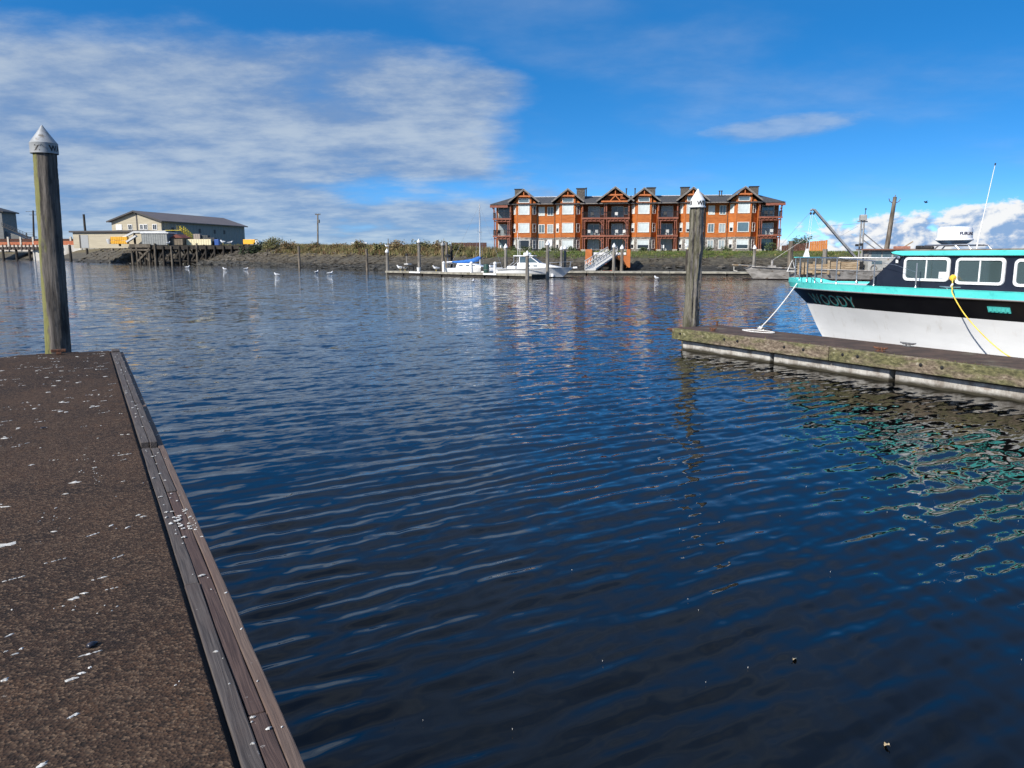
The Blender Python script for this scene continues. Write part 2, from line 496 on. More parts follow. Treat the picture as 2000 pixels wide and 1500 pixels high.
def make_levee():
    prof = [(-0.55, -1.3), (-0.2, -0.5), (0.0, 0.0), (0.1, 0.10), (0.22, 0.26), (0.36, 0.42), (0.5, 0.58), (0.64, 0.73), (0.78, 0.87), (0.9, 0.96), (1.0, 1.0),
            (1.25, 1.01)]
    rng = random.Random(3)
    vs = []; fs = []
    m = len(prof)
    for i, (p, cz, w) in enumerate(SH):
        n = shore_norm(i)
        for j, (f, h) in enumerate(prof):
            amp = 0.16 if 2 < j < m - 2 else 0.03
            q = p + n * (w * f + rng.uniform(-1, 1) * amp * 1.5)
            vs.append((q.x, q.y, cz * h + rng.uniform(-1, 1) * amp if j > 1 else h * 2))
    for i in range(len(SH) - 1):
        for j in range(m - 1):
            a = i * m + j
            fs.append((a, a + 1, a + m + 1, a + m))
    mb = MB(); mb.add(vs, fs)
    mt, g, b = principled('levee_rock_and_grass')
    b.inputs['Roughness'].default_value = 0.9
    pos = g.node('ShaderNodeNewGeometry').outputs['Position']
    z = g.sep(pos)[2]; px = g.sep(pos)[0]
    n1 = g.noise(g.scale(pos, (1.6, 1.6, 3.0)), 1.0, 8, 0.7)
    n2 = g.noise(g.scale(pos, (0.25, 0.25, 0.9)), 1.0, 4, 0.6)
    rock = g.mix(g.ss(n1, 0.32, 0.68), (0.028, 0.024, 0.016), (0.105, 0.09, 0.062))
    wet = g.mix(g.ss(n1, 0.3, 0.7), (0.010, 0.010, 0.008), (0.038, 0.034, 0.027))
    zz = g.m('ADD', z, g.m('MULTIPLY', g.m('SUBTRACT', n2, 0.5), 1.4))
    col = g.mix(g.ss(zz, 0.75, 1.15), wet, rock)
    grass = g.mix(g.ss(n1, 0.3, 0.7), (0.032, 0.042, 0.012), (0.105, 0.115, 0.03))
    tan = g.mix(g.ss(n1, 0.3, 0.7), (0.06, 0.05, 0.02), (0.17, 0.13, 0.06))
    veg = g.mix(g.ss(px, -14.0, -4.0), tan, grass)
    gl = g.ss(zz, 1.75, 2.35)
    gl2 = g.m('MULTIPLY', g.ss(zz, 2.9, 4.4), g.ss(px, -45.0, -60.0))
    gl = g.m('MAXIMUM', g.m('MULTIPLY', gl, g.ss(px, -72.0, -50.0)), gl2)
    col = g.mix(gl, col, veg)
    g.put(b.inputs['Base Color'], col)
    bn = g.node('ShaderNodeBump'); bn.inputs['Strength'].default_value = 1.0; bn.inputs['Distance'].default_value = 0.25
    g.put(bn.inputs['Height'], n1); g.put(b.inputs['Normal'], bn.outputs[0])
    o = mb.build('levee_bank', mt, kind='structure', smooth=True, angle=60)
    # flat land behind
    vs = []; fs = []
    for i, (p, cz, w) in enumerate(SH):
        n = shore_norm(i)
        q = p + n * (w * 1.22)
        vs += [(q.x, q.y, cz * 1.005), (q.x * 1.12, q.y + 60, cz), (q.x * 30, 9000 + abs(q.x) * 2, cz)]
    for i in range(len(SH) - 1):
        a = i * 3
        fs += [(a, a + 1, a + 4, a + 3), (a + 1, a + 2, a + 5, a + 4)]
    mb = MB(); mb.add(vs, fs)
    mg = mat('lawn_and_lots', (0.05, 0.07, 0.02), (0.11, 0.12, 0.04), (0.6, 0.6, 0.6), rough=0.95, world=True, c3=(0.13, 0.11, 0.08), sc3=(0.05, 0.05, 0.05))
    mb.build('ground', mg, kind='structure')
    # seabed under the harbour so that the water is never bottomless from another side
    s = MB(); s.add([(-9000, -9000, -6), (9000, -9000, -6), (9000, 9000, -6), (-9000, 9000, -6)], [(0, 1, 2, 3)])
    s.build('seabed', mat('mud', (0.03, 0.03, 0.025)), kind='structure')


make_levee()


def rock_mesh(rng, r):
    """angular boulder, 20 faces"""
    t = (1 + 5 ** 0.5) / 2
    vs = [(-1, t, 0), (1, t, 0), (-1, -t, 0), (1, -t, 0), (0, -1, t), (0, 1, t), (0, -1, -t), (0, 1, -t), (t, 0, -1), (t, 0, 1), (-t, 0, -1), (-t, 0, 1)]
    fs = [(0, 11, 5), (0, 5, 1), (0, 1, 7), (0, 7, 10), (0, 10, 11), (1, 5, 9), (5, 11, 4), (11, 10, 2), (10, 7, 6), (7, 1, 8),
          (3, 9, 4), (3, 4, 2), (3, 2, 6), (3, 6, 8), (3, 8, 9), (4, 9, 5), (2, 4, 11), (6, 2, 10), (8, 6, 7), (9, 8, 1)]
    sx, sy, sz = rng.uniform(.7, 1.3), rng.uniform(.7, 1.3), rng.uniform(.5, .9)
    a = rng.uniform(0, 6.28)
    out = []
    for x, y, z in vs:
        k = r / 1.9 * rng.uniform(.8, 1.2)
        x, y = x * math.cos(a) - y * math.sin(a), x * math.sin(a) + y * math.cos(a)
        out.append((x * k * sx, y * k * sy, z * k * sz))
    return out, fs


def levee_point(i, f):
    p, cz, w = SH[i]
    n = shore_norm(i)
    q = p + n * (w * f)
    return Vector((q.x, q.y, cz * min(1.0, f * 1.12 if f < 0.8 else 0.9 + (f - 0.8) * 0.5)))


def make_riprap():
    rng = random.Random(5)
    mb = MB()
    idx = [i for i, (p, _, _) in enumerate(SH) if -150 < p.x < 75]
    for _ in range(5200):
        i = rng.choice(idx)
        x = SH[i][0].x
        f = rng.uniform(-0.05, 0.66 if x > -60 else 0.92)
        q = levee_point(i, f)
        r = rng.uniform(0.16, 0.48) * (1.5 if x < -60 else .5)
        vs, fs = rock_mesh(rng, r)
        mb.cur = 0 if q.z < 0.7 else rng.choice((1, 1, 2))
        mb.add([(a + q.x + rng.uniform(-.7, .7), b + q.y, c + q.z) for a, b, c in vs], fs)
    ms = [mat('wet_boulder', (0.016, 0.016, 0.013), (0.05, 0.046, 0.036), (2, 2, 2), world=True, rough=0.6),
          mat('brown_boulder', (0.034, 0.028, 0.02), (0.095, 0.08, 0.058), (2, 2, 2), world=True, rough=0.9),
          mat('grey_boulder', (0.045, 0.039, 0.030), (0.125, 0.11, 0.088), (2, 2, 2), world=True, rough=0.9)]
    mb.build('riprap_boulders', ms, kind='stuff')


make_riprap()


def tuft_field(name, spots, mats, blades, hmin, hmax, seed, lean=0.35):
    """grass and scrub: leaf-sized blades fanning out of many roots"""
    rng = random.Random(seed)
    mb = MB()
    for (q, k, sc) in spots:
        mb.cur = k
        for _ in range(blades):
            a = rng.uniform(0, 6.283); r = rng.uniform(0, .45) * sc
            x, y = q.x + r * math.cos(a), q.y + r * math.sin(a)
            h = rng.uniform(hmin, hmax) * sc
            dx, dy = rng.uniform(-lean, lean) * h, rng.uniform(-lean, lean) * h
            w = rng.uniform(.03, .075) * sc
            b = rng.uniform(0, 3.14)
            ex, ey = w * math.cos(b), w * math.sin(b)
            mb.add([(x - ex, y - ey, q.z - .05), (x + ex, y + ey, q.z - .05), (x + dx, y + dy, q.z + h)], [(0, 1, 2)])
    return mb.build(name, mats, kind='stuff')


M_TAN = mat('dry_grass', (0.16, 0.125, 0.05), (0.30, 0.24, 0.11), (1, 1, 1), world=True, rough=0.9)
M_OLV = mat('olive_grass', (0.055, 0.065, 0.02), (0.14, 0.14, 0.045), (1, 1, 1), world=True, rough=0.9)
M_RUS = mat('rusty_scrub', (0.085, 0.05, 0.022), (0.19, 0.11, 0.05), (1, 1, 1), world=True, rough=0.9)
M_GRN = mat('green_grass', (0.05, 0.08, 0.014), (0.12, 0.17, 0.03), (1, 1, 1), world=True, rough=0.9)


def make_grasses():
    rng = random.Random(9)
    spots = []
    idx = [i for i, (p, _, _) in enumerate(SH) if -66 < p.x < -5]
    for _ in range(3600):
        i = rng.choice(idx)
        f = rng.uniform(0.58, 1.22)
        q = levee_point(i, f) + Vector((rng.uniform(-.8, .8), 0, 0))
        k = rng.choices((0, 1, 2), (4, 4, 3))[0]
        spots.append((q, k, rng.uniform(.6, 1.2)))
    tuft_field('bank_scrub_grass', spots, [M_TAN, M_OLV, M_RUS], 9, .35, .8, 4)
    spots = []
    idx = [i for i, (p, _, _) in enumerate(SH) if -9 < p.x < 70]
    for _ in range(5200):
        i = rng.choice(idx)
        f = rng.uniform(0.60, 1.12)
        q = levee_point(i, f) + Vector((rng.uniform(-.8, .8), 0, 0))
        spots.append((q, rng.choices((0, 1, 2), (1, 3, 6))[0], rng.uniform(.6, 1.0)))
    tuft_field('lawn_slope_grass', spots, [M_TAN, M_OLV, M_GRN], 7, .10, .30, 6)
    spots = []
    idx = [i for i, (p, _, _) in enumerate(SH) if -150 < p.x < -62]
    for _ in range(900):
        i = rng.choice(idx)
        q = levee_point(i, rng.uniform(0.75, 1.15)) + Vector((rng.uniform(-.8, .8), 0, 0))
        spots.append((q, rng.choice((0, 1, 1)), rng.uniform(.8, 1.3)))
    tuft_field('wharf_bank_grass', spots, [M_TAN, M_OLV], 8, .25, .6, 8)


make_grasses()

# ------------------------------------------------------------------ materials of the marina
def mat_deck():
    m, g, b = principled('gritty_deck_coating')
    b.inputs['Roughness'].default_value = 0.9
    b.inputs['Specular IOR Level'].default_value = 0.2
    pos = g.node('ShaderNodeNewGeometry').outputs['Position']
    vo = g.node('ShaderNodeTexVoronoi'); vo.inputs['Scale'].default_value = 80
    g.put(vo.inputs['Vector'], pos)
    grit = vo.outputs['Color']
    gs = g.sep(grit)[0]
    n1 = g.m('ADD', g.m('MULTIPLY', g.noise(pos, 1.1, 5, 0.6), 0.5), g.m('MULTIPLY', g.noise(g.scale(pos, (1, 1, 1), (2, 9, 0)), 0.45, 3, 0.5), 0.5))
    n2 = g.noise(g.scale(pos, (1, 1, 1), (5, 3, 0)), 5.0, 5, 0.6)
    base = g.mix(g.ss(n1, 0.40, 0.60), (0.018, 0.012, 0.0100), (0.052, 0.031, 0.020))
    base = g.mix(g.m('MULTIPLY', g.ss(n2, 0.45, 0.7), 0.5), base, (0.075, 0.040, 0.022))
    c = g.mix(g.m('MULTIPLY', g.ss(gs, 0.55, 1.0), 0.75), base, (0.135, 0.090, 0.058))
    c = g.mix(g.m('MULTIPLY', g.ss(gs, 0.35, 0.0), 0.8), c, (0.013, 0.010, 0.008))
    # smeared old droppings
    n4 = g.noise(g.scale(pos, (6, 6, 6), (1, 7, 3)), 1.0, 7, 0.72)
    c = g.mix(g.m('MULTIPLY', g.ss(n4, 0.655, 0.72), 0.55), c, (0.42, 0.40, 0.36))
    g.put(b.inputs['Base Color'], c)
    bn = g.node('ShaderNodeBump'); bn.inputs['Strength'].default_value = 0.9; bn.inputs['Distance'].default_value = 0.006
    g.put(bn.inputs['Height'], g.m('ADD', vo.outputs['Distance'], g.m('MULTIPLY', gs, 0.6)))
    g.put(b.inputs['Normal'], bn.outputs[0])
    return m


def mat_plank(name, c1, c2, c3):
    """weathered plank, grain along local y"""
    m, g, b = principled(name)
    b.inputs['Roughness'].default_value = 0.8
    tc = g.node('ShaderNodeTexCoord').outputs['Object']
    oi = g.node('ShaderNodeObjectInfo').outputs['Random']
    va = g.node('ShaderNodeVectorMath', operation='ADD')
    g.put(va.inputs[0], tc); g.put(va.inputs[1], g.comb(g.m('MULTIPLY', oi, 9.0), g.m('MULTIPLY', oi, 53.0), 0.0))
    v = va.outputs[0]
    wob = g.noise(g.scale(v, (4, 1.3, 4)), 1.0, 3, 0.5)
    xs, ys, zs = g.sep(v)
    v2 = g.comb(g.m('ADD', xs, g.m('MULTIPLY', wob, 0.05)), ys, zs)
    grain = g.noise(g.scale(v2, (150, 3.0, 90)), 1.0, 5, 0.65)
    blot = g.noise(g.scale(v, (7, 2.2, 7)), 1.0, 5, 0.6)
    c = g.mix(g.ss(grain, 0.32, 0.68), c1, c2)
    c = g.mix(g.m('MULTIPLY', g.ss(blot, 0.45, 0.72), 0.75), c, c3)
    spk = g.noise(g.scale(v, (30, 30, 30)), 1.0, 4, 0.7)
    c = g.mix(g.m('MULTIPLY', g.ss(spk, 0.68, 0.74), 0.55), c, (0.5, 0.48, 0.44))
    g.put(b.inputs['Base Color'], c)
    bn = g.node('ShaderNodeBump'); bn.inputs['Strength'].default_value = 0.7; bn.inputs['Distance'].default_value = 0.004
    g.put(bn.inputs['Height'], grain); g.put(b.inputs['Normal'], bn.outputs[0])
    return m


def mat_pile(name, dark, light, green, gdir=-1.0, gw=0.6):
    """grey weathered log, grain along z; lichen on the weather side"""
    m, g, b = principled(name)
    b.inputs['Roughness'].default_value = 0.9
    tc = g.node('ShaderNodeTexCoord').outputs['Object']
    st = g.noise(g.scale(tc, (19, 19, 1.3)), 1.0, 9, 0.74, 0.15)
    st2 = g.noise(g.scale(tc, (48, 48, 1.3)), 1.0, 5, 0.65)
    c = g.mix(g.ss(st, 0.33, 0.66), dark, light)
    c = g.mix(g.m('MULTIPLY', g.ss(st2, 0.56, 0.72), 0.7), c, tuple(x * 0.25 for x in dark))
    n = g.noise(g.scale(tc, (5, 5, 2.2)), 1.0, 6, 0.65)
    blot = g.noise(g.scale(tc, (4.5, 4.5, 1.6), (3, 1, 8)), 1.0, 8, 0.7)
    c = g.mix(g.m('MULTIPLY', g.ss(blot, 0.50, 0.66), 0.8), c, tuple(x * 0.5 for x in dark))
    nx = g.sep(g.node('ShaderNodeNewGeometry').outputs['Normal'])[0]
    side = g.ss(g.m('MULTIPLY', nx, gdir), -0.30, 0.55)
    msk = g.ss(g.m('ADD', n, g.m('MULTIPLY', side, 0.42)), 0.66, 0.86)
    c = g.mix(g.m('MULTIPLY', msk, gw), c, green)
    g.put(b.inputs['Base Color'], c)
    bn = g.node('ShaderNodeBump'); bn.inputs['Strength'].default_value = 1.0; bn.inputs['Distance'].default_value = 0.03
    g.put(bn.inputs['Height'], g.m('ADD', st, g.m('MULTIPLY', st2, 0.3))); g.put(b.inputs['Normal'], bn.outputs[0])
    return m


M_DECK = mat_deck()
M_PLK_GREY = mat_plank('grey_weathered_plank', (0.033, 0.026, 0.023), (0.098, 0.082, 0.072), (0.068, 0.048, 0.040))
M_PLK_BRN = mat_plank('brown_weathered_plank', (0.036, 0.020, 0.016), (0.100, 0.062, 0.048), (0.064, 0.036, 0.028))
M_PLK_RUB = mat_plank('tan_rub_board', (0.075, 0.050, 0.038), (0.15, 0.105, 0.080), (0.12, 0.075, 0.055))
M_DARKWOOD = mat('dark_wet_wood', (0.012, 0.010, 0.008), (0.04, 0.033, 0.026), (9, 2, 9), rough=0.7, bump=0.5)
M_DROP = mat('bird_dropping_white', (0.36, 0.345, 0.31), (0.62, 0.61, 0.57), (40, 40, 40), rough=0.9)
M_RUST = mat('rusty_iron', (0.045, 0.020, 0.012), (0.16, 0.065, 0.032), (30, 30, 30), rough=0.85, bump=0.4)
M_IRON = mat('grey_galvanised_iron', (0.10, 0.10, 0.10), (0.22, 0.22, 0.22), (30, 30, 30), rough=0.55, metal=0.6)
M_ROPE_W = mat('white_rope', (0.55, 0.53, 0.50), (0.78, 0.77, 0.74), (60, 60, 60), rough=0.9)
M_YELLOW = mat('yellow_cable', (0.62, 0.42, 0.03), (0.80, 0.60, 0.08), (9, 9, 9), rough=0.5)
M_BLACK = mat('black_rubber', (0.010, 0.010, 0.011), (0.02, 0.02, 0.02), (8, 8, 8), rough=0.6)
M_PILE_L = mat_pile('grey_pile_wood', (0.036, 0.030, 0.025), (0.165, 0.145, 0.125), (0.20, 0.20, 0.055), -1.0, 0.75)
M_PILE_R = mat_pile('grey_pile_wood_worn', (0.016, 0.013, 0.010), (0.27, 0.245, 0.215), (0.085, 0.085, 0.035), -0.9, 0.4)
M_CAP_GREY = mat('dull_metal_cap', (0.24, 0.25, 0.25), (0.36, 0.37, 0.37), (4, 4, 4), rough=0.5, metal=0.3, c3=(0.20, 0.18, 0.15), sc3=(7, 7, 7))
M_CAP_WHITE = mat('white_pile_cap', (0.62, 0.63, 0.63), (0.76, 0.77, 0.77), (5, 5, 5), rough=0.5, c3=(0.50, 0.48, 0.44), sc3=(12, 12, 12))
M_LETTER = mat('black_lettering', (0.008, 0.008, 0.009), (0.016, 0.016, 0.016), (5, 5, 5), rough=0.6)


def mat_mossy():
    m, g, b = principled('mossy_fascia_timber')
    b.inputs['Roughness'].default_value = 0.92
    tc = g.node('ShaderNodeTexCoord').outputs['Object']
    oi = g.node('ShaderNodeObjectInfo').outputs['Random']
    va = g.node('ShaderNodeVectorMath', operation='ADD')
    g.put(va.inputs[0], tc); g.put(va.inputs[1], g.comb(0.0, g.m('MULTIPLY', oi, 31.0), 0.0))
    v = va.outputs[0]
    a = g.noise(g.scale(v, (4, 2.2, 7)), 1.0, 7, 0.68)
    c = g.noise(g.scale(v, (16, 11, 22)), 1.0, 6, 0.7)
    d = g.noise(g.scale(v, (3, 1.1, 4), (7, 2, 1)), 1.0, 5, 0.6)
    wood = g.mix(g.ss(c, 0.35, 0.65), (0.080, 0.058, 0.040), (0.235, 0.185, 0.135))
    moss = g.mix(g.ss(c, 0.33, 0.66), (0.050, 0.050, 0.022), (0.165, 0.155, 0.068))
    col = g.mix(g.ss(d, 0.39, 0.57), wood, moss)
    col = g.mix(g.m('MULTIPLY', g.ss(c, 0.60, 0.70), 0.7), col, (0.42, 0.40, 0.30))
    col = g.mix(g.m('MULTIPLY', g.ss(a, 0.60, 0.72), 0.7), col, (0.03, 0.026, 0.016))
    g.put(b.inputs['Base Color'], col)
    bn = g.node('ShaderNodeBump'); bn.inputs['Strength'].default_value = 0.9; bn.inputs['Distance'].default_value = 0.02
    g.put(bn.inputs['Height'], c); g.put(b.inputs['Normal'], bn.outputs[0])
    return m


def mat_float():
    m, g, b = principled('stained_concrete_float')
    b.inputs['Roughness'].default_value = 0.9
    tc = g.node('ShaderNodeTexCoord').outputs['Object']
    oi = g.node('ShaderNodeObjectInfo').outputs['Random']
    va = g.node('ShaderNodeVectorMath', operation='ADD')
    g.put(va.inputs[0], tc); g.put(va.inputs[1], g.comb(0.0, g.m('MULTIPLY', oi, 31.0), 0.0))
    v = va.outputs[0]
    z = g.sep(g.node('ShaderNodeNewGeometry').outputs['Position'])[2]
    st = g.noise(g.scale(v, (4, 3.6, 1.8)), 1.0, 8, 0.72)
    n = g.noise(g.scale(v, (5, 3, 9)), 1.0, 6, 0.65)
    c = g.mix(g.ss(st, 0.32, 0.66), (0.19, 0.165, 0.14), (0.50, 0.49, 0.455))
    c = g.mix(g.m('MULTIPLY', g.ss(n, 0.56, 0.70), 0.6), c, (0.22, 0.15, 0.11))
    weed = g.ss(g.m('ADD', z, g.m('MULTIPLY', n, -0.10)), 0.045, -0.03)
    c = g.mix(weed, c, (0.028, 0.024, 0.013))
    g.put(b.inputs['Base Color'], c)
    bn = g.node('ShaderNodeBump'); bn.inputs['Strength'].default_value = 0.5; bn.inputs['Distance'].default_value = 0.015
    g.put(bn.inputs['Height'], n); g.put(b.inputs['Normal'], bn.outputs[0])
    return m


M_MOSS = mat_mossy()
M_FLOAT = mat_float()


# ------------------------------------------------------------------ left finger dock (the camera stands on it)
def splat(mb, rng, x, y, z, r, stretch=1.0, ang=0.0):
    n = rng.randint(9, 13)
    pts = []
    for k in range(n):
        a = 2 * math.pi * k / n
        rr = r * rng.uniform(.35, 1.15)
        px, py = rr * math.cos(a) * stretch, rr * math.sin(a)
        pts.append((x + px * math.cos(ang) - py * math.sin(ang), y + px * math.sin(ang) + py * math.cos(ang)))
    vs = [(px, py, z + 0.0005) for px, py in pts] + [(x + (px - x) * .6, y + (py - y) * .6, z + .0035) for px, py in pts] + [(x, y, z + .004)]
    fs = []
    for k in range(n):
        q = (k + 1) % n
        fs += [(k, q, q + n, k + n), (k + n, q + n, 2 * n)]
    mb.add(vs, fs)


def make_left_dock():
    t0, t1, s0, s1, z = -1.32, 0.295, -3.0, 14.75, 0.49
    org = dk(0, 0, 0)
    root = thing('finger_dock', 'dark gritty finger dock in the left foreground edged with weathered planks and bird droppings', 'dock', org, DOCK_RZ, 'finger docks')
    mb = MB()
    c = 0.28                                               # cut corner at the far left
    mb.prism([(t0, s0), (t1, s0), (t1, s1 - .02), (t0 + c, s1), (t0, s1 - c)], 'z', 0.452, z)
    mb.build('deck', M_DECK, root, bevel=0.006)
    mb = MB(); mb.box(t0 + .06, t1 + .15, s0, s1 - .1, -0.35, 0.36); mb.build('float', M_FLOAT, root)
    mb = MB(); mb.box(t0 + .02, t1 + .10, s0, s1 - .04, 0.365, 0.448); mb.build('frame', M_DARKWOOD, root)
    rng = random.Random(21)

    def plank(x0, x1, y0, y1, z0, z1, m, tilt=0.0):
        n = max(2, int((y1 - y0) / .35))
        mb = MB(((x0 + x1) / 2, y0, 0))
        vs = []; fs = []
        for i in range(n + 1):
            y = y0 + (y1 - y0) * i / n
            j = rng.uniform(-.0025, .0025); k = rng.uniform(-.0025, .0025)
            vs += [(x0 + j, y, z0), (x1 + k, y, z0), (x1 + k, y, z1 + rng.uniform(-.002, .002)), (x0 + j, y, z1 + tilt + rng.uniform(-.002, .002))]
        for i in range(n):
            for q in range(4):
                a, b = i * 4 + q, i * 4 + (q + 1) % 4
                fs.append((a, b, b + 4, a + 4))
        fs += [(3, 2, 1, 0), tuple(n * 4 + q for q in range(4))]
        mb.add(vs, fs)
        o = mb.build('edge_plank', m, root, bevel=0.005)
        o.location = ((x0 + x1) / 2, y0, 0)
        return o
    # inner row, middle row, outer rub board; lengths butt with open joints
    for y0, y1, dz in ((-3, 1.75, 0), (1.76, 3.9, .003), (3.91, 7.05, -.002), (7.12, 10.2, .030), (10.22, 14.25, .027)):
        plank(0.318, 0.383, y0, y1, 0.36, 0.480 + dz, M_PLK_GREY if y1 > 2 else M_PLK_GREY)
    for y0, y1, dz in ((-3, 2.62, 0), (2.63, 5.6, -.003), (5.61, 7.0, .002), (7.1, 9.1, .034), (9.17, 14.25, .029)):
        plank(0.388, 0.448, y0, y1, 0.36, 0.478 + dz, M_PLK_BRN if y1 < 6 else M_PLK_GREY)
    for y0, y1, dz in ((-3, 2.05, 0), (2.06, 6.95, .002), (6.96, 14.6, -.004)):
        plank(0.4525, 0.499, y0, y1, 0.20, 0.474 + dz, M_PLK_RUB)
    plank(0.325, 0.44, 14.3, 14.62, 0.36, 0.53, M_PLK_GREY)   # corner block
    # end board and left rub board
    mb = MB(); mb.box(t0 + c, 0.45, s1 + .004, s1 + .05, 0.18, 0.474); mb.build('end_board', M_PLK_BRN, root, bevel=.004)
    mb = MB((t0, s0, 0)); mb.box(t0 - .05, t0 - .004, s0, s1 - c, 0.18, 0.474)
    o = mb.build('edge_plank', M_PLK_RUB, root, bevel=.004); o.location = (t0, s0, 0)
    for y in (0.9, 2.0, 2.52, 4.6, 6.4, 8.3, 10.6, 12.7):     # drilled bolt holes along the rub board
        mb = MB((0.475, y, 0)); mb.lathe([(.010, 0.40), (.010, .42)], 8, (0.492, y, 0)); 
        mb.xform(Matrix.Translation((0.5, y, 0.41)) @ Matrix.Rotation(R(90), 4, 'Y') @ Matrix.Translation((-0.492, -y, -0.41)))
        o = mb.build('bolt', M_RUST, root); o.location = (0.475, y, 0)
    # small iron cleat at the far end
    mb = MB(); mb.box(-.49, -.41, s1 - .26, s1 - .17, z, z + .04); mb.bar((-.56, s1 - .215, z + .065), (-.34, s1 - .215, z + .065), .04, .05)
    mb.build('cleat', M_RUST, root, bevel=.008)
    # hoop that holds the dock to its pile
    mb = MB(); mb.tube([(-.80, s1, .41), (-.80, s1 + .58, .41), (-.18, s1 + .58, .41), (-.18, s1, .41)], .025, 8); mb.build('pile_hoop', M_RUST, root, smooth=True)
    # droppings
    mb = MB()
    spots = [((183, 1262), 0)]
    for _ in range(180):
        x = rng.uniform(t0 + .05, t1 - .02); y = 1.0 + 13.6 * rng.random() ** 0.85
        r = rng.choice((.004, .005, .007, .01, .014, .02)) * rng.uniform(.7, 1.3)
        for _ in range(rng.randint(1, 4)):
            splat(mb, rng, x + rng.uniform(-.05, .05), y + rng.uniform(-.05, .05), z, r * rng.uniform(.4, 1.1), rng.uniform(1, 2.4), rng.uniform(-.4, .9))
    for _ in range(70):                                        # thin smears dragged along the deck
        x = rng.uniform(t0 + .1, t1 - .1); y = rng.uniform(1.4, 13); a0 = rng.uniform(.1, .6)
        for q in range(rng.randint(2, 5)):
            splat(mb, rng, x + q * .022 * math.cos(a0) + rng.uniform(-.006, .006), y + q * .022 * math.sin(a0), z - .001, rng.uniform(.003, .007), rng.uniform(2, 3.5), a0)
    for x, y, r in ((-.55, 4.93, .045), (-.60, 4.86, .03), (-.5, 4.95, .05), (-.66, 4.75, .02), (-.16, 3.98, .028), (-.12, 4.02, .02), (-.62, 3.26, .030), (-.66, 3.30, .016),
                    (-.39, 3.30, .016), (-.16, 3.18, .022), (-.13, 3.21, .015), (-.10, 3.24, .010), (-.24, 2.65, .020), (-.35, 2.28, .016), (-.33, 2.31, .011), (-.74, 4.0, .018), (-.8, 4.05, .03)):
        splat(mb, rng, x, y, z, r * .8, 1.5, rng.uniform(-.2, .5))
    for _ in range(150):                                       # on the planks; one heap near the middle
        x = rng.uniform(.33, .49); y = rng.uniform(1.2, 14)
        if rng.random() < .35: x, y = rng.gauss(.42, .035), rng.gauss(4.9, .16)
        x = min(max(x, .33), .485)
        zt = (.480 if x < .383 else .478 if x < .448 else .474) + (.03 if y > 7.1 and x < .448 else 0) + .003
        splat(mb, rng, x, y, zt, rng.uniform(.003, .013), rng.uniform(1, 1.8), rng.uniform(0, 1))
    mb.build('bird_droppings', M_DROP, root, kind='stuff')
    return root


make_left_dock()


def mussel(name, label, t, s, rz, size):
    root = thing(name, label, 'shell', dk(t, s, 0.492), DOCK_RZ + rz, 'mussel shells on the dock')
    for k, sgn in enumerate((1, -1)):
        mb = MB(); vs = []; fs = []
        nu, nv = 9, 6
        for i in range(nu):
            u = i / (nu - 1)
            w = size * .42 * math.sin(math.pi * min(1, u ** .7 * .97 + .03)) ** .8
            for j in range(nv):
                v = j / (nv - 1) * math.pi / 2
                vs.append((size * (u - .5), sgn * w * math.cos(v) * .6 + sgn * .002, .004 + w * .9 * math.sin(v) * .75))
        for i in range(nu - 1):
            for j in range(nv - 1):
                a = i * nv + j
                fs.append((a, a + 1, a + nv + 1, a + nv))
        mb.add(vs, fs)
        o = mb.build('valve', mat('mussel_blue_black', (0.008, 0.009, 0.016), (0.035, 0.035, 0.05), (60, 60, 60), rough=0.35), root, smooth=True)
        o.modifiers.new('shell', 'SOLIDIFY').thickness = .002
        o.rotation_euler = (R(14 * sgn), 0, 0)


mussel('mussel_shell', 'black mussel shell on the deck near the bottom left of the picture', *(-0.0887, 3.425), 0.7, .058)
mussel('mussel_shell', 'small dark mussel shell further along the left dock, by the picture edge', *(-0.44, 8.25), 0.3, .055)


# ------------------------------------------------------------------ near piles
from mathutils import noise as pn


def make_pile(name, label, base, top, r0, r1, m, seed, zb=-2.5, seg=28, rings=60, rough=0.05, cat='pile', group=None):
    """log from under water to its top; returns root"""
    root = thing(name, label, cat, (base[0], base[1], 0), 0, group)
    rng = random.Random(seed)
    ph = [rng.uniform(0, 6.28) for _ in range(8)]
    zt = top[2]
    mb = MB()
    vs = []; fs = []
    for i in range(rings + 1):
        z = zb + (zt - zb) * i / rings
        f = (z - base[2]) / (zt - base[2])
        cx = (top[0] - base[0]) * f; cy = (top[1] - base[1]) * f
        r = r0 + (r1 - r0) * min(1.0, max(0.0, f))
        for k in range(seg):
            a = 2 * math.pi * k / seg
            q = Vector((math.cos(a) * 1.3, math.sin(a) * 1.3, z * .55 + seed * 7.0))
            w = 1 + rough * 1.6 * (pn.fractal(q * 2.2, 0.9, 2.1, 4) - .1) + rough * (.5 * math.sin(2 * a + ph[0] + z * .4) + .45 * math.sin(5 * a + ph[1] + z * .7) + .35 * math.sin(9 * a + ph[2] - z * 1.1) + .35 * math.sin(3 * a + z * 2.3 + ph[3])) + rng.uniform(-1, 1) * rough * .25
            vs.append((cx + r * w * math.cos(a), cy + r * w * math.sin(a), z))
    for i in range(rings):
        for k in range(seg):
            a, b = i * seg + k, i * seg + (k + 1) % seg
            fs.append((a, b, b + seg, a + seg))
    fs.append(tuple(range(rings * seg, rings * seg + seg)))
    mb.add(vs, fs)
    mb.build('trunk', m, root, smooth=True, angle=70)
    return root


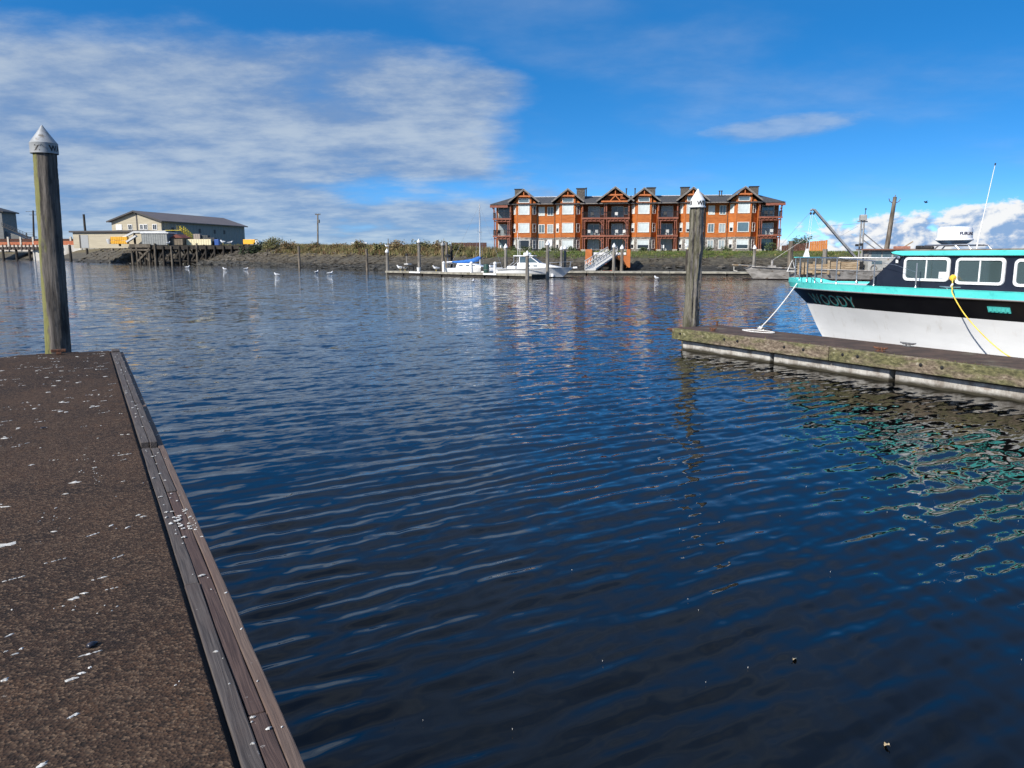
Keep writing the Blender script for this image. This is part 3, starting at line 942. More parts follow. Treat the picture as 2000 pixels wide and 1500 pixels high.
def wrap_text(body, size, R0, a_mid, c, z, off=.002):
    """lettering wrapped round a vertical cylinder of radius R0 centred at c; a_mid = bearing of its middle"""
    vs, fs = text_mesh(body, size, 0.0, 1.0, size * .035)
    xm = (min(v.x for v in vs) + max(v.x for v in vs)) / 2
    out = []
    for v in vs:
        a = a_mid + (v.x - xm) / R0
        out.append((c[0] + (R0 + off) * math.cos(a), c[1] + (R0 + off) * math.sin(a), z + v.y))
    return out, fs


def cap_cone(root, c, zb, zc, zt, r, m, flange=0.0):
    mb = MB()
    prof = [(r + flange, zb), (r + flange, zb + .03), (r, zb + .032), (r, zc), (.012, zt)]
    if not flange: prof = [(r, zb), (r, zc), (r * 1.005, zc + .004), (r * .5, (zc + zt) / 2 + .004), (.010, zt)]
    mb.lathe(prof, 32, (c[0], c[1], 0))
    return mb.build('cap', m, root, smooth=True, angle=30)


LP = make_pile('mooring_pile', 'tall lichen-streaked wooden pile with dull grey cone cap at the end of the left dock', (-7.835, 12.99, .49), (-7.725, 12.99, 3.90), .188, .172, M_PILE_L, 3, rough=.05, rings=150, seg=48)
LC = (.105, 0.0)
cap = cap_cone(LP, LC, 3.765, 3.925, 4.22, .208, M_CAP_GREY)
mb = MB()
for body, a in (("Z", R(-59 - 29)), ("W", R(-59 + 38)), ("A", R(-59 + 68))):
    mb = MB(); mb.add(*wrap_text(body, .125, .208, a, LC, 3.80)); mb.build('letter', M_LETTER, cap)
mb = MB()
mb.tube([(LC[0] + .211 * math.cos(R(a)), LC[1] + .211 * math.sin(R(a)), 3.90 - .05 * abs(math.sin(R((a + 100) * 6)))) for a in range(-76, -46, 3)], .003, 6)   # scuffed scrawl between the letters
mb.build('scuff', M_IRON, cap)

RP = make_pile('mooring_pile', 'dark gouged wooden pile with white cone cap at the end of the right dock', (4.205, 17.80, .49), (4.25, 17.80, 3.25), .158, .137, M_PILE_R, 8, rough=.15, rings=150, seg=48)
RC = (.045, 0.0)
cap = cap_cone(RP, RC, 3.195, 3.36, 3.61, .165, M_CAP_WHITE, .022)
mb = MB()
for body, a in (("8", R(-103 - 60)), ("W", R(-103 + 20)), ("B", R(-103 + 58))):
    mb = MB(); mb.add(*wrap_text(body, .13, .165, a, RC, 3.245)); mb.build('letter', M_LETTER, cap)


# ------------------------------------------------------------------ right finger dock
def cleat_part(x, y, z, L, m, root, rz=0.0):
    mb = MB((x, y, z))
    for s in (-.3, .3):
        mb.tube([(x + s * L * .45, y, z - .01), (x + s * L * .33, y, z + .05)], [.022, .016], 8)
    mb.tube([(x - L / 2, y, z + .066), (x - L * .3, y, z + .052), (x + L * .3, y, z + .052), (x + L / 2, y, z + .066)], [.011, .02, .02, .011], 8)
    mb.box(x - L * .26, x + L * .26, y - .035, y + .035, z, z + .012)
    o = mb.build('cleat', m, root, smooth=True)
    o.location = (x, y, z); o.rotation_euler = (0, 0, R(90) + rz)
    return o


def make_right_dock():
    t0, t1, s1, s0, z = 11.70, 13.02, 13.20, -6.0, .49
    root = thing('finger_dock', 'moss-covered finger dock on the right with pale concrete floats, the cabin boat behind it', 'dock', dk(0, 0, 0), DOCK_RZ, 'finger docks')
    mb = MB(); mb.box(t0 + .004, t1, s0, s1 - .004, .40, z); mb.build('deck', mat('rust_brown_deck', (0.040, 0.024, 0.018), (0.085, 0.050, 0.036), (3, 3, 3), rough=.9, bump=.4, c3=(0.12, 0.10, 0.07), sc3=(1.2, 1.2, 1.2)), root, bevel=.008)
    # front fascia: heavy timbers butted end to end
    ends = [s1, 9.05, 4.4, 0.2, s0]
    for a, b in zip(ends[:-1], ends[1:]):
        mb = MB((t0, b, 0))
        n = 14; rng = random.Random(int(a * 10))
        vs = []; fs = []
        for i in range(n + 1):
            y = b + .006 + (a - b - .012) * i / n
            w = [rng.uniform(-.006, .006) for _ in range(4)]
            vs += [(t0 - .075 + w[0], y, .235), (t0 + .0, y, .235), (t0 + .0, y, z - .006 + w[2]), (t0 - .075 + w[1], y, z - .010 + w[3])]
        for i in range(n):
            for q in range(4):
                e, f = i * 4 + q, i * 4 + (q + 1) % 4
                fs.append((e, f, f + 4, e + 4))
        fs += [(3, 2, 1, 0), tuple(n * 4 + q for q in range(4))]
        mb.add(vs, fs)
        o = mb.build('fascia_timber', M_MOSS, root, bevel=.012); o.location = (t0, b, 0)
    mb = MB((t0, s1, 0)); mb.box(t0 - .07, t1, s1, s1 + .07, .235, z - .012); o = mb.build('fascia_timber', M_MOSS, root, bevel=.01); o.location = (t0, s1, 0)
    mb = MB((t1, s0, 0)); mb.box(t1, t1 + .07, s0, s1, .235, z - .012); o = mb.build('fascia_timber', M_MOSS, root, bevel=.01); o.location = (t1, s0, 0)
    # recessed dark frame and the concrete float modules with gaps between
    mb = MB(); mb.box(t0 + .03, t1 - .03, s0, s1 - .03, .205, .398); mb.build('frame', M_DARKWOOD, root)
    for a, b in ((13.06, 10.52), (10.42, 7.94), (7.83, 5.3), (5.2, 2.7), (2.6, -.5), (-.6, -6)):
        mb = MB((t0, b, 0)); mb.box(t0 + .075, t1 - .05, b, a, -.45, .20); o = mb.build('float', M_FLOAT, root, bevel=.02); o.location = (t0, b, 0)
    for y in (12.98, 11.62, 11.25, 10.05, 9.6, 8.75, 8.45, 7.3, 6.95, 5.6, 5.2, 4.7, 4.0):
        zz = .375
        mb = MB((t0, y, zz))
        M = Matrix.Translation((t0 - .075, y, zz)) @ Matrix.Rotation(R(-90), 4, 'Y')
        mb.lathe([(.030, 0.0), (.030, .006), (.016, .007), (.016, .024)], 12); mb.xform(M)
        o = mb.build('bolt', M_BLACK, root, smooth=True); o.location = (t0, y, zz)
    cleat_part(12.86, 8.35, z + .002, .30, M_IRON, root)
    cleat_part(11.80, 8.15, z + .002, .27, M_RUST, root)
    cleat_part(12.88, 11.8, z + .002, .28, M_IRON, root)
    cleat_part(11.85, 12.2, z + .002, .22, M_RUST, root)
    mb = MB(); mb.tube([(11.95, s1, .40), (11.95, s1 + .58, .40), (12.75, s1 + .58, .40), (12.75, s1, .40)], .03, 8); mb.build('pile_hoop', M_RUST, root, smooth=True)
    mb = MB((12.75, 13.0, z)); mb.tube([(12.75, 13.0, z), (12.75, 13.0, z + .10)], .022, 8); mb.lathe([(.035, .10), (.035, .125)], 10, (12.75, 13.0, z)); o = mb.build('iron_stub', M_RUST, root); o.location = (12.75, 13.0, z)
    # moss tufts growing out of the top edge
    rng = random.Random(2); mb = MB()
    for _ in range(180):
        y = rng.uniform(3, 13.1); x = t0 - rng.uniform(.0, .07); h = rng.uniform(.006, .03)
        if rng.random() < .12: h *= 2
        w = rng.uniform(.004, .012); a = rng.uniform(0, 3)
        mb.add([(x - w * math.cos(a), y - w * math.sin(a), z - .02), (x + w * math.cos(a), y + w * math.sin(a), z - .02), (x + rng.uniform(-.01, .01), y + rng.uniform(-.01, .01), z - .005 + h)], [(0, 1, 2)])
    mb.build('moss_tufts', M_OLV, root, kind='stuff')


make_right_dock()


# ------------------------------------------------------------------ bits floating on the near water
def leaf_bit(label, x, y, s, rz):
    root = thing('floating_leaf', label, 'leaf', (x, y, .007), rz, 'leaves floating on the near water')
    mb = MB()
    vs = []; fs = []
    n = 7
    for i in range(n):
        u = i / (n - 1); w = s * .32 * math.sin(math.pi * u) ** .8 + .0005
        vs += [(s * (u - .5), -w, .010 * math.sin(u * 5)), (s * (u - .5), 0, .004 + .004 * u), (s * (u - .5), w, .008 * math.sin(u * 4 + 1))]
    for i in range(n - 1):
        a = i * 3
        fs += [(a, a + 1, a + 4, a + 3), (a + 1, a + 2, a + 5, a + 4)]
    mb.add(vs, fs)
    o = mb.build('blade', mat('dead_leaf_tan', (0.34, 0.26, 0.15), (0.48, 0.40, 0.26), (40, 40, 40), rough=.8), root, smooth=True)
    mb = MB(); mb.tube([(-s * .5, 0, .004), (-s * .72, .004, .008)], .0015, 5); mb.build('stalk', M_DARKWOOD, root)


leaf_bit('dead tan leaf floating on the dark water, the farther of two', 1.488, 3.692, .032, .6)
leaf_bit('dead tan leaf floating on the dark water near the bottom edge', 1.627, 2.982, .026, 2.1)
rng = random.Random(31); mb = MB()
for _ in range(34):
    x, y = rng.uniform(-.6, 4.5), rng.uniform(2.6, 7.5)
    if (Vector((x, y)).dot(VX)) < .7: continue
    r = rng.uniform(.0008, .0018)
    mb.lathe([(r * .5, -.002), (r, .004), (r * .4, .007)], 6, (x, y, .012))
mb.build('floating_specks', M_DROP, kind='stuff')

# ------------------------------------------------------------------ cabin boat moored behind the right dock
BOAT_T0 = 14.80                          # centre line, marina frame
Y_STERN = 0.6
def y_stem(z):
    pts = [(-.5, 10.6), (0.0, 11.45), (.33, 11.78), (1.02, 12.22), (1.38, 12.72), (1.52, 12.80), (1.9, 12.9)]
    for (a, ya), (b, yb) in zip(pts[:-1], pts[1:]):
        if z <= b: return ya + (yb - ya) * (z - a) / (b - a)
    return pts[-1][1]
def half_beam(y, z):
    """half breadth of the hull at station y and height z: fine entry below, flared at the rail"""
    D = max(0.0, y_stem(z) - y)
    f = min(1.0, max(0.0, (z - 0.0) / 1.38))
    lo = 1.42 * (1 - math.exp(-(D / 3.6) ** 1.15))
    hi = 1.64 * (1 - math.exp(-(D / 2.05) ** 0.92))
    w = f ** 2.2
    b = lo * (1 - w) + hi * w
    if y < 4: b *= 1 - .05 * (4 - y) / 4
    if z < 0: b *= max(0, 1 + z / .55)
    return b


def hull_strip(zs, side=(-1, 1), ny=44):
    """shell between the given heights, both sides, plus transom"""
    mb = MB()
    for sg in side:
        vs = []; fs = []
        for j, z in enumerate(zs):
            ys = y_stem(z)
            for i in range(ny + 1):
                f = i / ny
                f = 1 - (1 - f) ** 1.6
                y = Y_STERN + (ys - Y_STERN) * f
                vs.append((sg * half_beam(y, z), y, z))
        n = ny + 1
        for j in range(len(zs) - 1):
            for i in range(ny):
                a = j * n + i
                fs.append((a, a + 1, a + n + 1, a + n) if sg > 0 else (a, a + n, a + n + 1, a + 1))
        mb.add(vs, fs)
    for j in range(len(zs) - 1):
        a, b = zs[j], zs[j + 1]
        mb.add([(-half_beam(Y_STERN, a), Y_STERN, a), (half_beam(Y_STERN, a), Y_STERN, a), (half_beam(Y_STERN, b), Y_STERN, b), (-half_beam(Y_STERN, b), Y_STERN, b)], [(0, 1, 2, 3)])
    return mb


def rounded_rect(w, h, r, n=6):
    pts = []
    for cx, cy, a0 in ((w / 2 - r, h / 2 - r, 0), (-w / 2 + r, h / 2 - r, 90), (-w / 2 + r, -h / 2 + r, 180), (w / 2 - r, -h / 2 + r, 270)):
        for k in range(n + 1):
            a = R(a0 + 90 * k / n)
            pts.append((cx + r * math.cos(a), cy + r * math.sin(a)))
    return pts


def make_boat():
    root = thing('cabin_boat', 'white and black cabin boat with turquoise trim moored at the right dock', 'boat', dk(BOAT_T0, 0, 0), DOCK_RZ)
    TURQ = mat('turquoise_paint', (0.075, 0.56, 0.52), (0.10, 0.62, 0.57), (2, 2, 2), rough=.38, c3=(0.06, 0.46, 0.43), sc3=(6, 6, 6))
    BLK = mat('black_hull_paint', (0.006, 0.006, 0.008), (0.010, 0.010, 0.012), (2, 2, 2), rough=.3, bump=.05, bsc=(3, 3, 3))
    WHT = mat('white_hull_paint', (0.72, 0.73, 0.73), (0.80, 0.81, 0.81), (.7, .7, 2), rough=.35, c3=(0.60, 0.58, 0.54), sc3=(5, 5, .5), lo3=.56, hi3=.80, bump=.06, bsc=(1.2, 1.2, 1.2), bdist=.02)
    NAVY = mat('dark_navy_cabin_paint', (0.008, 0.011, 0.022), (0.012, 0.016, 0.03), (2, 2, 2), rough=.35)
    FRM = mat('white_window_frame', (0.62, 0.63, 0.64), (0.78, 0.79, 0.79), (14, 14, 14), rough=.45)
    STEEL = mat('stainless_rail', (0.42, 0.43, 0.44), (0.55, 0.55, 0.56), (9, 9, 9), rough=.28, metal=.9)
    ROOFM = mat('weathered_roof_edge', (0.10, 0.075, 0.06), (0.22, 0.19, 0.16), (4, 4, 4), rough=.8)
    glass, g, b = principled('cabin_glass')
    b.inputs['Base Color'].default_value = (0.10, 0.15, 0.155, 1); b.inputs['Roughness'].default_value = .04
    b.inputs['Transmission Weight'].default_value = .55; b.inputs['IOR'].default_value = 1.6
    hull_strip([-.5, -.25, 0, .25, .5, .75, 1.02]).build('hull', WHT, root, smooth=True, angle=50)
    hull_strip([-.5, -.2, .05]).xform(Matrix.Scale(1.004, 4)).build('bottom_paint', mat('dark_antifouling', (0.012, 0.016, 0.022)), root, smooth=True)
    hull_strip([1.02, 1.14, 1.26, 1.38]).build('hull_band', BLK, root, smooth=True, angle=50)
    hull_strip([1.38, 1.44, 1.50]).build('gunwale', TURQ, root, smooth=True, angle=50)
    # thin bright rub strake under the gunwale
    for sg in (-1, 1):
        pts = [(sg * (half_beam(y, 1.38) + .012), y, 1.375) for y in [Y_STERN + (12.70 - Y_STERN) * (1 - (1 - i / 40) ** 1.5) for i in range(41)]]
        mb = MB(); mb.tube(pts, .014, 6); mb.build('rub_strake', mat('aluminium_strip', (0.45, 0.42, 0.40), rough=.4, metal=.6), root, smooth=True)
    # deck
    mb = MB(); vs = []; fs = []
    N = 40
    for i in range(N + 1):
        y = Y_STERN + (12.66 - Y_STERN) * i / N
        h = half_beam(y, 1.48)
        vs += [(-h, y, 1.478), (h, y, 1.478)]
    for i in range(N): fs.append((2 * i, 2 * i + 1, 2 * i + 3, 2 * i + 2))
    mb.add(vs, fs); mb.build('deck', mat('pale_deck_paint', (0.55, 0.56, 0.55), (0.62, 0.63, 0.62), (3, 3, 3), rough=.6), root)
    # raised turquoise toe rail along the deck edge and bow block
    for sg in (-1, 1):
        mb = MB(); vs = []; fs = []
        N = 40
        for i in range(N + 1):
            y = Y_STERN + (12.70 - Y_STERN) * (1 - (1 - i / N) ** 1.5)
            h = half_beam(y, 1.5)
            zt = 1.52 + .075 * max(0, min(1, (y - 12.05) / .16))
            vs += [(sg * (h - .0), y, 1.498), (sg * (h + .006), y, zt), (sg * max(0, h - .07), y, zt), (sg * max(0, h - .07), y, 1.47)]
        for i in range(N):
            for q in range(4):
                a, b2 = i * 4 + q, i * 4 + (q + 1) % 4
                fs.append((a, b2, b2 + 4, a + 4))
        mb.add(vs, fs); mb.build('toe_rail', TURQ, root, smooth=True, angle=35)
    # ---- cabin
    cw = 1.05; yb = 2.2; yf_b, yf_t = 9.92, 9.27; z0, z1 = 1.478, 2.13
    mb = MB(); mb.prism([(yb, z0), (yf_b + .05, z0), (yf_t, z1), (yb, z1)], 'x', -cw, -cw + .03); mb.build('cabin_side', NAVY, root, bevel=.006)
    mb = MB(); mb.prism([(yb, z0), (yf_b + .05, z0), (yf_t, z1), (yb, z1)], 'x', cw - .03, cw); mb.build('cabin_side', NAVY, root, bevel=.006)
    mb = MB(); mb.add([(-cw + .03, yf_b + .05, z0), (cw - .03, yf_b + .05, z0), (cw - .03, yf_t, z1), (-cw + .03, yf_t, z1)], [(0, 1, 2, 3)]); mb.build('windscreen', glass, root)
    mb = MB(); mb.box(-cw + .03, cw - .03, yb, yb + .03, z0, z1); mb.build('cabin_back', NAVY, root)
    mb = MB(); mb.box(-cw + .1, cw - .1, yb + .2, 9.2, z0, z0 + .02); mb.build('cabin_floor', mat('dark_cabin_floor', (0.03, 0.035, 0.04)), root)
    # roof: dark weathered top edge over a turquoise fascia, drooping nose
    rp = [(yb - .3, 2.112), (9.16, 2.106), (9.36, 2.142), (9.40, 2.172), (9.30, 2.196), (yb - .3, 2.206)]
    mb = MB(); mb.prism(rp, 'x', -cw - .07, cw + .07); roof = mb.build('roof', TURQ, root, bevel=.012)
    mb = MB(); mb.prism([(yb - .3, 2.207), (9.22, 2.198), (9.20, 2.222), (yb - .3, 2.236)], 'x', -cw - .05, cw + .05); mb.build('roof_top', ROOFM, roof)
    # ---- side windows: white rounded frames, two sliding panes each
    def window(yc, zc, w, h, sg=-1):
        xo = sg * (cw + .002)
        outer = rounded_rect(w, h, .085); inner = rounded_rect(w - .10, h - .10, .05)
        n = len(outer)
        mb = MB((xo, yc, zc))
        vs = [(xo, yc + u, zc + v) for u, v in outer] + [(xo + sg * .028, yc + u * .985, zc + v * .98) for u, v in outer] + [(xo + sg * .028, yc + u, zc + v) for u, v in inner] + [(xo, yc + u, zc + v) for u, v in inner]
        fs = []
        for ring in range(3):
            for k in range(n):
                q = (k + 1) % n
                fs.append((ring * n + k, ring * n + q, ring * n + q + n, ring * n + k + n))
        mb.add(vs, fs)
        o = mb.build('window', FRM, root, smooth=True, angle=30); o.location = (xo, yc, zc)
        mb = MB((0, 0, 0)); mb.box(-.008 if sg > 0 else -.016, .016 if sg > 0 else .008, -.012, .012, -h / 2 + .05, h / 2 - .05); mb.build('mullion', FRM, o)
        for a, b3 in ((-w / 2 + .05, -.012), (.012, w / 2 - .05)):
            mb = MB(); mb.add([(sg * .006, a, -h / 2 + .05), (sg * .006, b3, -h / 2 + .05), (sg * .006, b3, h / 2 - .05), (sg * .006, a, h / 2 - .05)], [(0, 1, 2, 3)])
            mb.build('pane', glass, o)
        return o
    # openings are cut through the cabin side by a boolean so that the inside shows
    wins = [(8.69, 1.858, .90, .445), (7.71, 1.835, .86, .475), (6.72, 1.822, .84, .47), (5.6, 1.81, .9, .47), (4.4, 1.81, .9, .47)]
    sides = [o for o in root.children if o.name.startswith('cabin_side')]
    for sg, so in ((-1, sides[0]), (1, sides[1])):
        for i, (yc, zc, w, h) in enumerate(wins):
            o = window(yc, zc, w, h, sg)
        bm_cut(so, [(yc, zc, w - .08, h - .08) for yc, zc, w, h in wins], sg * cw - .05, sg * cw + .05)
    w1 = [o for o in root.children if o.name.startswith('window')][0]
    mb = MB(); mb.box(-.012, -.007, -.40, -.25, -.165, -.045); mb.build('sticker', mat('white_sticker', (0.55, 0.58, 0.60), (0.75, 0.76, 0.76), (20, 20, 20), rough=.4), w1)
    # inside: seats, dash, so that the panes are not empty
    mb = MB(); mb.box(-.9, .9, 8.9, 9.25, 1.5, 1.82); mb.build('dashboard', mat('grey_dash', (0.10, 0.11, 0.12)), root, bevel=.03)
    for x in (-.5, .5):
        mb = MB((x, 8.2, 0)); mb.box(x - .25, x + .25, 7.95, 8.05, 1.5, 1.98); mb.box(x - .25, x + .25, 8.05, 8.45, 1.5, 1.70)
        o = mb.build('seat', mat('grey_vinyl', (0.16, 0.17, 0.18)), root, bevel=.03); o.location = (x, 8.2, 0)
    # ---- roof gear
    mb = MB(); mb.tube([(-.55, 9.15, 2.215), (-.55, 9.08, 2.30), (-.55, 8.25, 2.305), (-.55, 8.18, 2.215)], .016, 8); mb.tube([(.10, 9.15, 2.215), (.10, 9.08, 2.30), (.10, 8.25, 2.305), (.10, 8.18, 2.215)], .016, 8)
    for y in (8.95, 8.66, 8.40): mb.bar((-.55, y, 2.305), (.10, y, 2.305), .05, .015)
    for y0, y1 in ((8.80, 8.9), (8.5, 8.4)): mb.tube([(-.55, y0, 2.305), (-.55, y1, 2.215)], .013, 6)
    mb.build('radar_rack', STEEL, root, smooth=True)
    c = (-.22, 8.72)
    mb = MB((c[0], c[1], 2.32)); mb.lathe([(.20, 2.32), (.25, 2.345), (.30, 2.385), (.312, 2.392)], 40, (c[0], c[1], 0)); rb = mb.build('radar_base', mat('blue_grey_radar_base', (0.10, 0.20, 0.33), (0.14, 0.26, 0.4), (5, 5, 5), rough=.4), root, smooth=True); rb.location = (c[0], c[1], 2.32)
    mb = MB((c[0], c[1], 2.32)); mb.lathe([(.326, 2.394), (.328, 2.408), (.308, 2.43), (.298, 2.60), (.288, 2.628), (.25, 2.645), (.10, 2.655), (.02, 2.656)], 48, (c[0], c[1], 0)); ra = mb.build('radome', mat('white_radome', (0.74, 0.75, 0.75), (0.80, 0.80, 0.80), (3, 3, 3), rough=.35), root, smooth=True, angle=35); ra.location = (c[0], c[1], 2.32)
    vs, fs = wrap_text("FURUNO", .082, .304, R(-149 + 47), (0, 0), 2.49 - 2.32, .003)
    mb = MB(); mb.add(vs, fs); mb.build('lettering', mat('navy_lettering', (0.01, 0.02, 0.07)), ra)
    # whip antenna
    mb = MB(); mb.tube([(-.24, 8.27, 2.22), (-.24, 8.25, 2.45), (-.23, 8.18, 3.05), (-.22, 8.10, 3.72)], [.013, .011, .007, .005], 8); an = mb.build('whip_antenna', mat('white_antenna', (0.75, 0.75, 0.74)), root, smooth=True)
    mb = MB(); mb.tube([(-.22, 8.10, 3.72), (-.22, 8.096, 3.76)], .012, 8); mb.build('tip', M_BLACK, an)
    for y, w, h in ((9.02, .07, .075), (8.0 + .86, .11, .06)):
        mb = MB((-.8, y, 2.22)); mb.box(-.84, -.76, y - w, y + w, 2.222, 2.222 + h); o = mb.build('roof_fitting', M_BLACK, root, bevel=.02); o.location = (-.8, y, 2.22)
    mb = MB((-.3, 6.7, 2.24)); mb.tube([(-.3, 6.7, 2.23), (-.3, 6.7, 2.33)], .02, 8); mb.lathe([(.05, .09), (.06, .12), (.05, .16), (.02, .175)], 12, (-.3, 6.7, 2.24)); o = mb.build('gps_mushroom', mat('white_plastic', (0.7, 0.7, 0.7)), root, smooth=True); o.location = (-.3, 6.7, 2.24)
    # spot lamp and small light on the cabin corner
    mb = MB(); mb.lathe([(.02, -.03), (.035, -.01), (.035, .02), (.01, .028)], 12); mb.xform(Matrix.Translation((-cw - .035, 9.24, 2.07)) @ Matrix.Rotation(R(-90), 4, 'Y')); mb.build('side_lamp', STEEL, root, smooth=True)
    mb = MB(); mb.box(-cw - .03, -cw - .002, 9.26, 9.31, 1.965, 2.03); mb.build('nav_light', FRM, root, bevel=.008)
    # ---- bow rail
    st = [12.42, 12.15, 11.45, 10.72, 9.68, 8.72]
    rx = lambda y: -(half_beam(y, 1.5) - .10)
    for sg in (1, -1):
        for y in st:
            x = rx(y) * sg
            zt = 2.06 if y > 9.9 else 2.0 - (.02 if y > 9 else .03)
            mb = MB((x, y, 1.48)); mb.tube([(x, y, 1.48), (x, y + .01, zt)], .0125, 8); mb.lathe([(.03, 0), (.026, .02), (.015, .05)], 10, (x, y, 1.5)); o = mb.build('rail_post', STEEL, root, smooth=True); o.location = (x, y, 1.48)
        pts = [(rx(y) * sg, y, 2.06) for y in (12.42, 12.15, 11.45, 10.72)] + [(rx(9.7) * sg, 9.69, 2.0)]
        mb = MB(); mb.tube(pts, .0125, 8); mb.build('bow_rail', STEEL, root, smooth=True)
        mb = MB(); mb.tube([(rx(9.68) * sg, 9.69, 1.99), (rx(9.2) * sg, 9.2, 1.93), (rx(8.72) * sg, 8.72, 1.80)], .004, 6); mb.build('lifeline', STEEL, root)
    mb = MB(); mb.box(-.24, .24, 12.10, 12.46, 2.062, 2.078); mb.build('bow_seat', TURQ, root, bevel=.004)
    # ---- louvred vent plate in the black band
    yv = 7.13; zv = 1.205
    nrm = []
    mb = MB(); x = -half_beam(yv, zv)
    dy = .19; xs = [-half_beam(yv - dy, zv), -half_beam(yv + dy, zv)]
    def hp(y, z, off): return (-(half_beam(y, z) + off), y, z)
    fr = [(yv - dy, zv - .05), (yv + dy, zv - .05), (yv + dy, zv + .05), (yv - dy, zv + .05)]
    mb.add([hp(y, z, .003) for y, z in fr] + [hp(y, z, .018) for y, z in fr], [(4, 5, 6, 7), (0, 1, 5, 4), (1, 2, 6, 5), (2, 3, 7, 6), (3, 0, 4, 7)])
    vent = mb.build('vent_plate', TURQ, root)
    for k in range(5):
        y = yv - .145 + k * .072
        mb = MB(); mb.add([hp(y - .026, zv - .03, .0185), hp(y + .026, zv - .03, .0185), hp(y + .026, zv + .03, .0185), hp(y - .026, zv + .03, .0185)], [(0, 1, 2, 3)]); mb.build('slot', M_BLACK, vent)
        mb = MB(); mb.add([hp(y - .026, zv - .03, .019), hp(y - .026, zv + .03, .019), hp(y + .012, zv + .03, .042), hp(y + .012, zv - .03, .042)], [(0, 1, 2, 3)]); mb.build('louvre', TURQ, vent)
    # ---- painted name on the flared bow
    GOLD = mat('pink_gold_outline', (0.42, 0.27, 0.24)); TEAL = mat('teal_lettering', (0.03, 0.30, 0.29), (0.05, 0.40, 0.38), (8, 8, 8))
    y0 = 11.78; z0n = 1.035
    xx = 0.0
    for ch in "WOODY":
        for mm, dx, off, grow in ((GOLD, .014, .004, 1.0), (TEAL, 0.0, .006, 1.0)):
            vs, fs = text_mesh(ch, .34, 0.0)
            x0 = min(v.x for v in vs); wch = max(v.x for v in vs) - x0
            mb = MB()
            out = []
            for v in vs:
                u = xx + (v.x - x0) * 1.06 + dx; zz = z0n + v.y * 1.0 + (.006 if mm is GOLD else 0)
                out.append(hp(y0 - u, zz, off))
            mb.add(out, fs)
            mb.build('letter' if mm is TEAL else 'letter_outline', mm, root)
        xx += wch * 1.06 + .045
    # deck cleat by the cord, fender eye near the waterline
    cl = MB((-1.5, 8.05, 1.52)); cl.tube([(-1.36, 8.22, 1.56), (-1.38, 8.02, 1.55), (-1.40, 7.82, 1.56)], [.008, .016, .008], 8); cl.tube([(-1.375, 8.07, 1.5), (-1.375, 8.07, 1.55)], .014, 8); cl.tube([(-1.385, 7.97, 1.5), (-1.385, 7.97, 1.55)], .014, 8)
    o = cl.build('deck_cleat', STEEL, root, smooth=True); o.location = (-1.5, 8.05, 1.52)
    # shore power inlet
    mb = MB(); mb.box(-cw - .02, -cw - .002, 8.10, 8.20, 1.66, 1.77); mb.build('power_inlet', FRM, root, bevel=.01)
    return root


def bm_cut(o, rects, x0, x1):
    """replace the plain side panel by one with window openings (a grid of strips round the rectangles)"""
    me = o.data
    xs = sorted({round(v.co.x, 4) for v in me.vertices}); xa, xb = xs[0], xs[-1]
    yb, z0, z1 = 2.2, 1.478, 2.13
    yf = lambda z: 9.97 + (9.27 - 9.97) * (z - z0) / (z1 - z0)
    mb = MB()
    rs = sorted(rects)
    prev = yb
    for (yc, zc, w, h) in rs:
        a, b = yc - w / 2, yc + w / 2
        mb.box(xa, xb, prev, a, z0, z1)
        mb.box(xa, xb, a, b, z0, zc - h / 2)
        mb.box(xa, xb, a, b, zc + h / 2, z1)
        prev = b
    mb.prism([(prev, z0), (yf(z0), z0), (yf(z1), z1), (prev, z1)], 'x', xa, xb)
    nm = bpy.data.meshes.new('cabin_side')
    nm.from_pydata(mb.v, [], mb.f)
    nm.materials.append(me.materials[0])
    o.data = nm
    o.modifiers.clear()


make_boat()


def catenary(a, b, sag, n=24):
    a, b = Vector(a), Vector(b)
    return [a.lerp(b, i / n) - Vector((0, 0, sag * 4 * (i / n) * (1 - i / n))) for i in range(n + 1)]


# mooring line from the bow to the dock cleat, with its flat coil
mr = thing('mooring_line', 'white mooring line from the boat bow to the dock cleat with a flat coil', 'rope', dk(12.88, 11.8, .49), DOCK_RZ)
o0 = (12.88, 11.8, .49)
mb = MB(o0); mb.tube(catenary((12.88, 11.8, .56), (14.42, 12.14, 1.56), .06), .013, 8); mb.build('line', M_ROPE_W, mr, smooth=True)
mb = MB(o0)
for k in range(3):
    mb.tube([(12.88 + .04 * math.cos(a) + (k - 1) * .02, 11.8 + (k - 1) * .055 + .05 * math.sin(a * 2) * .4, .535 + .035 * math.sin(a)) for a in [i / 14 * 6.283 for i in range(15)]], .014, 6)
mb.build('turns', M_ROPE_W, mr, smooth=True)
mb = MB(o0)
pts = []
for i in range(60):
    a = .6 + i / 60 * 6.283 * 1.45
    r = .30 + .05 * i / 60
    pts.append((12.60 + r * math.cos(a) * .55, 11.60 + r * math.sin(a) * 1.25, .503))
mb.tube(pts, .011, 6); mb.build('coil', M_ROPE_W, mr, smooth=True)

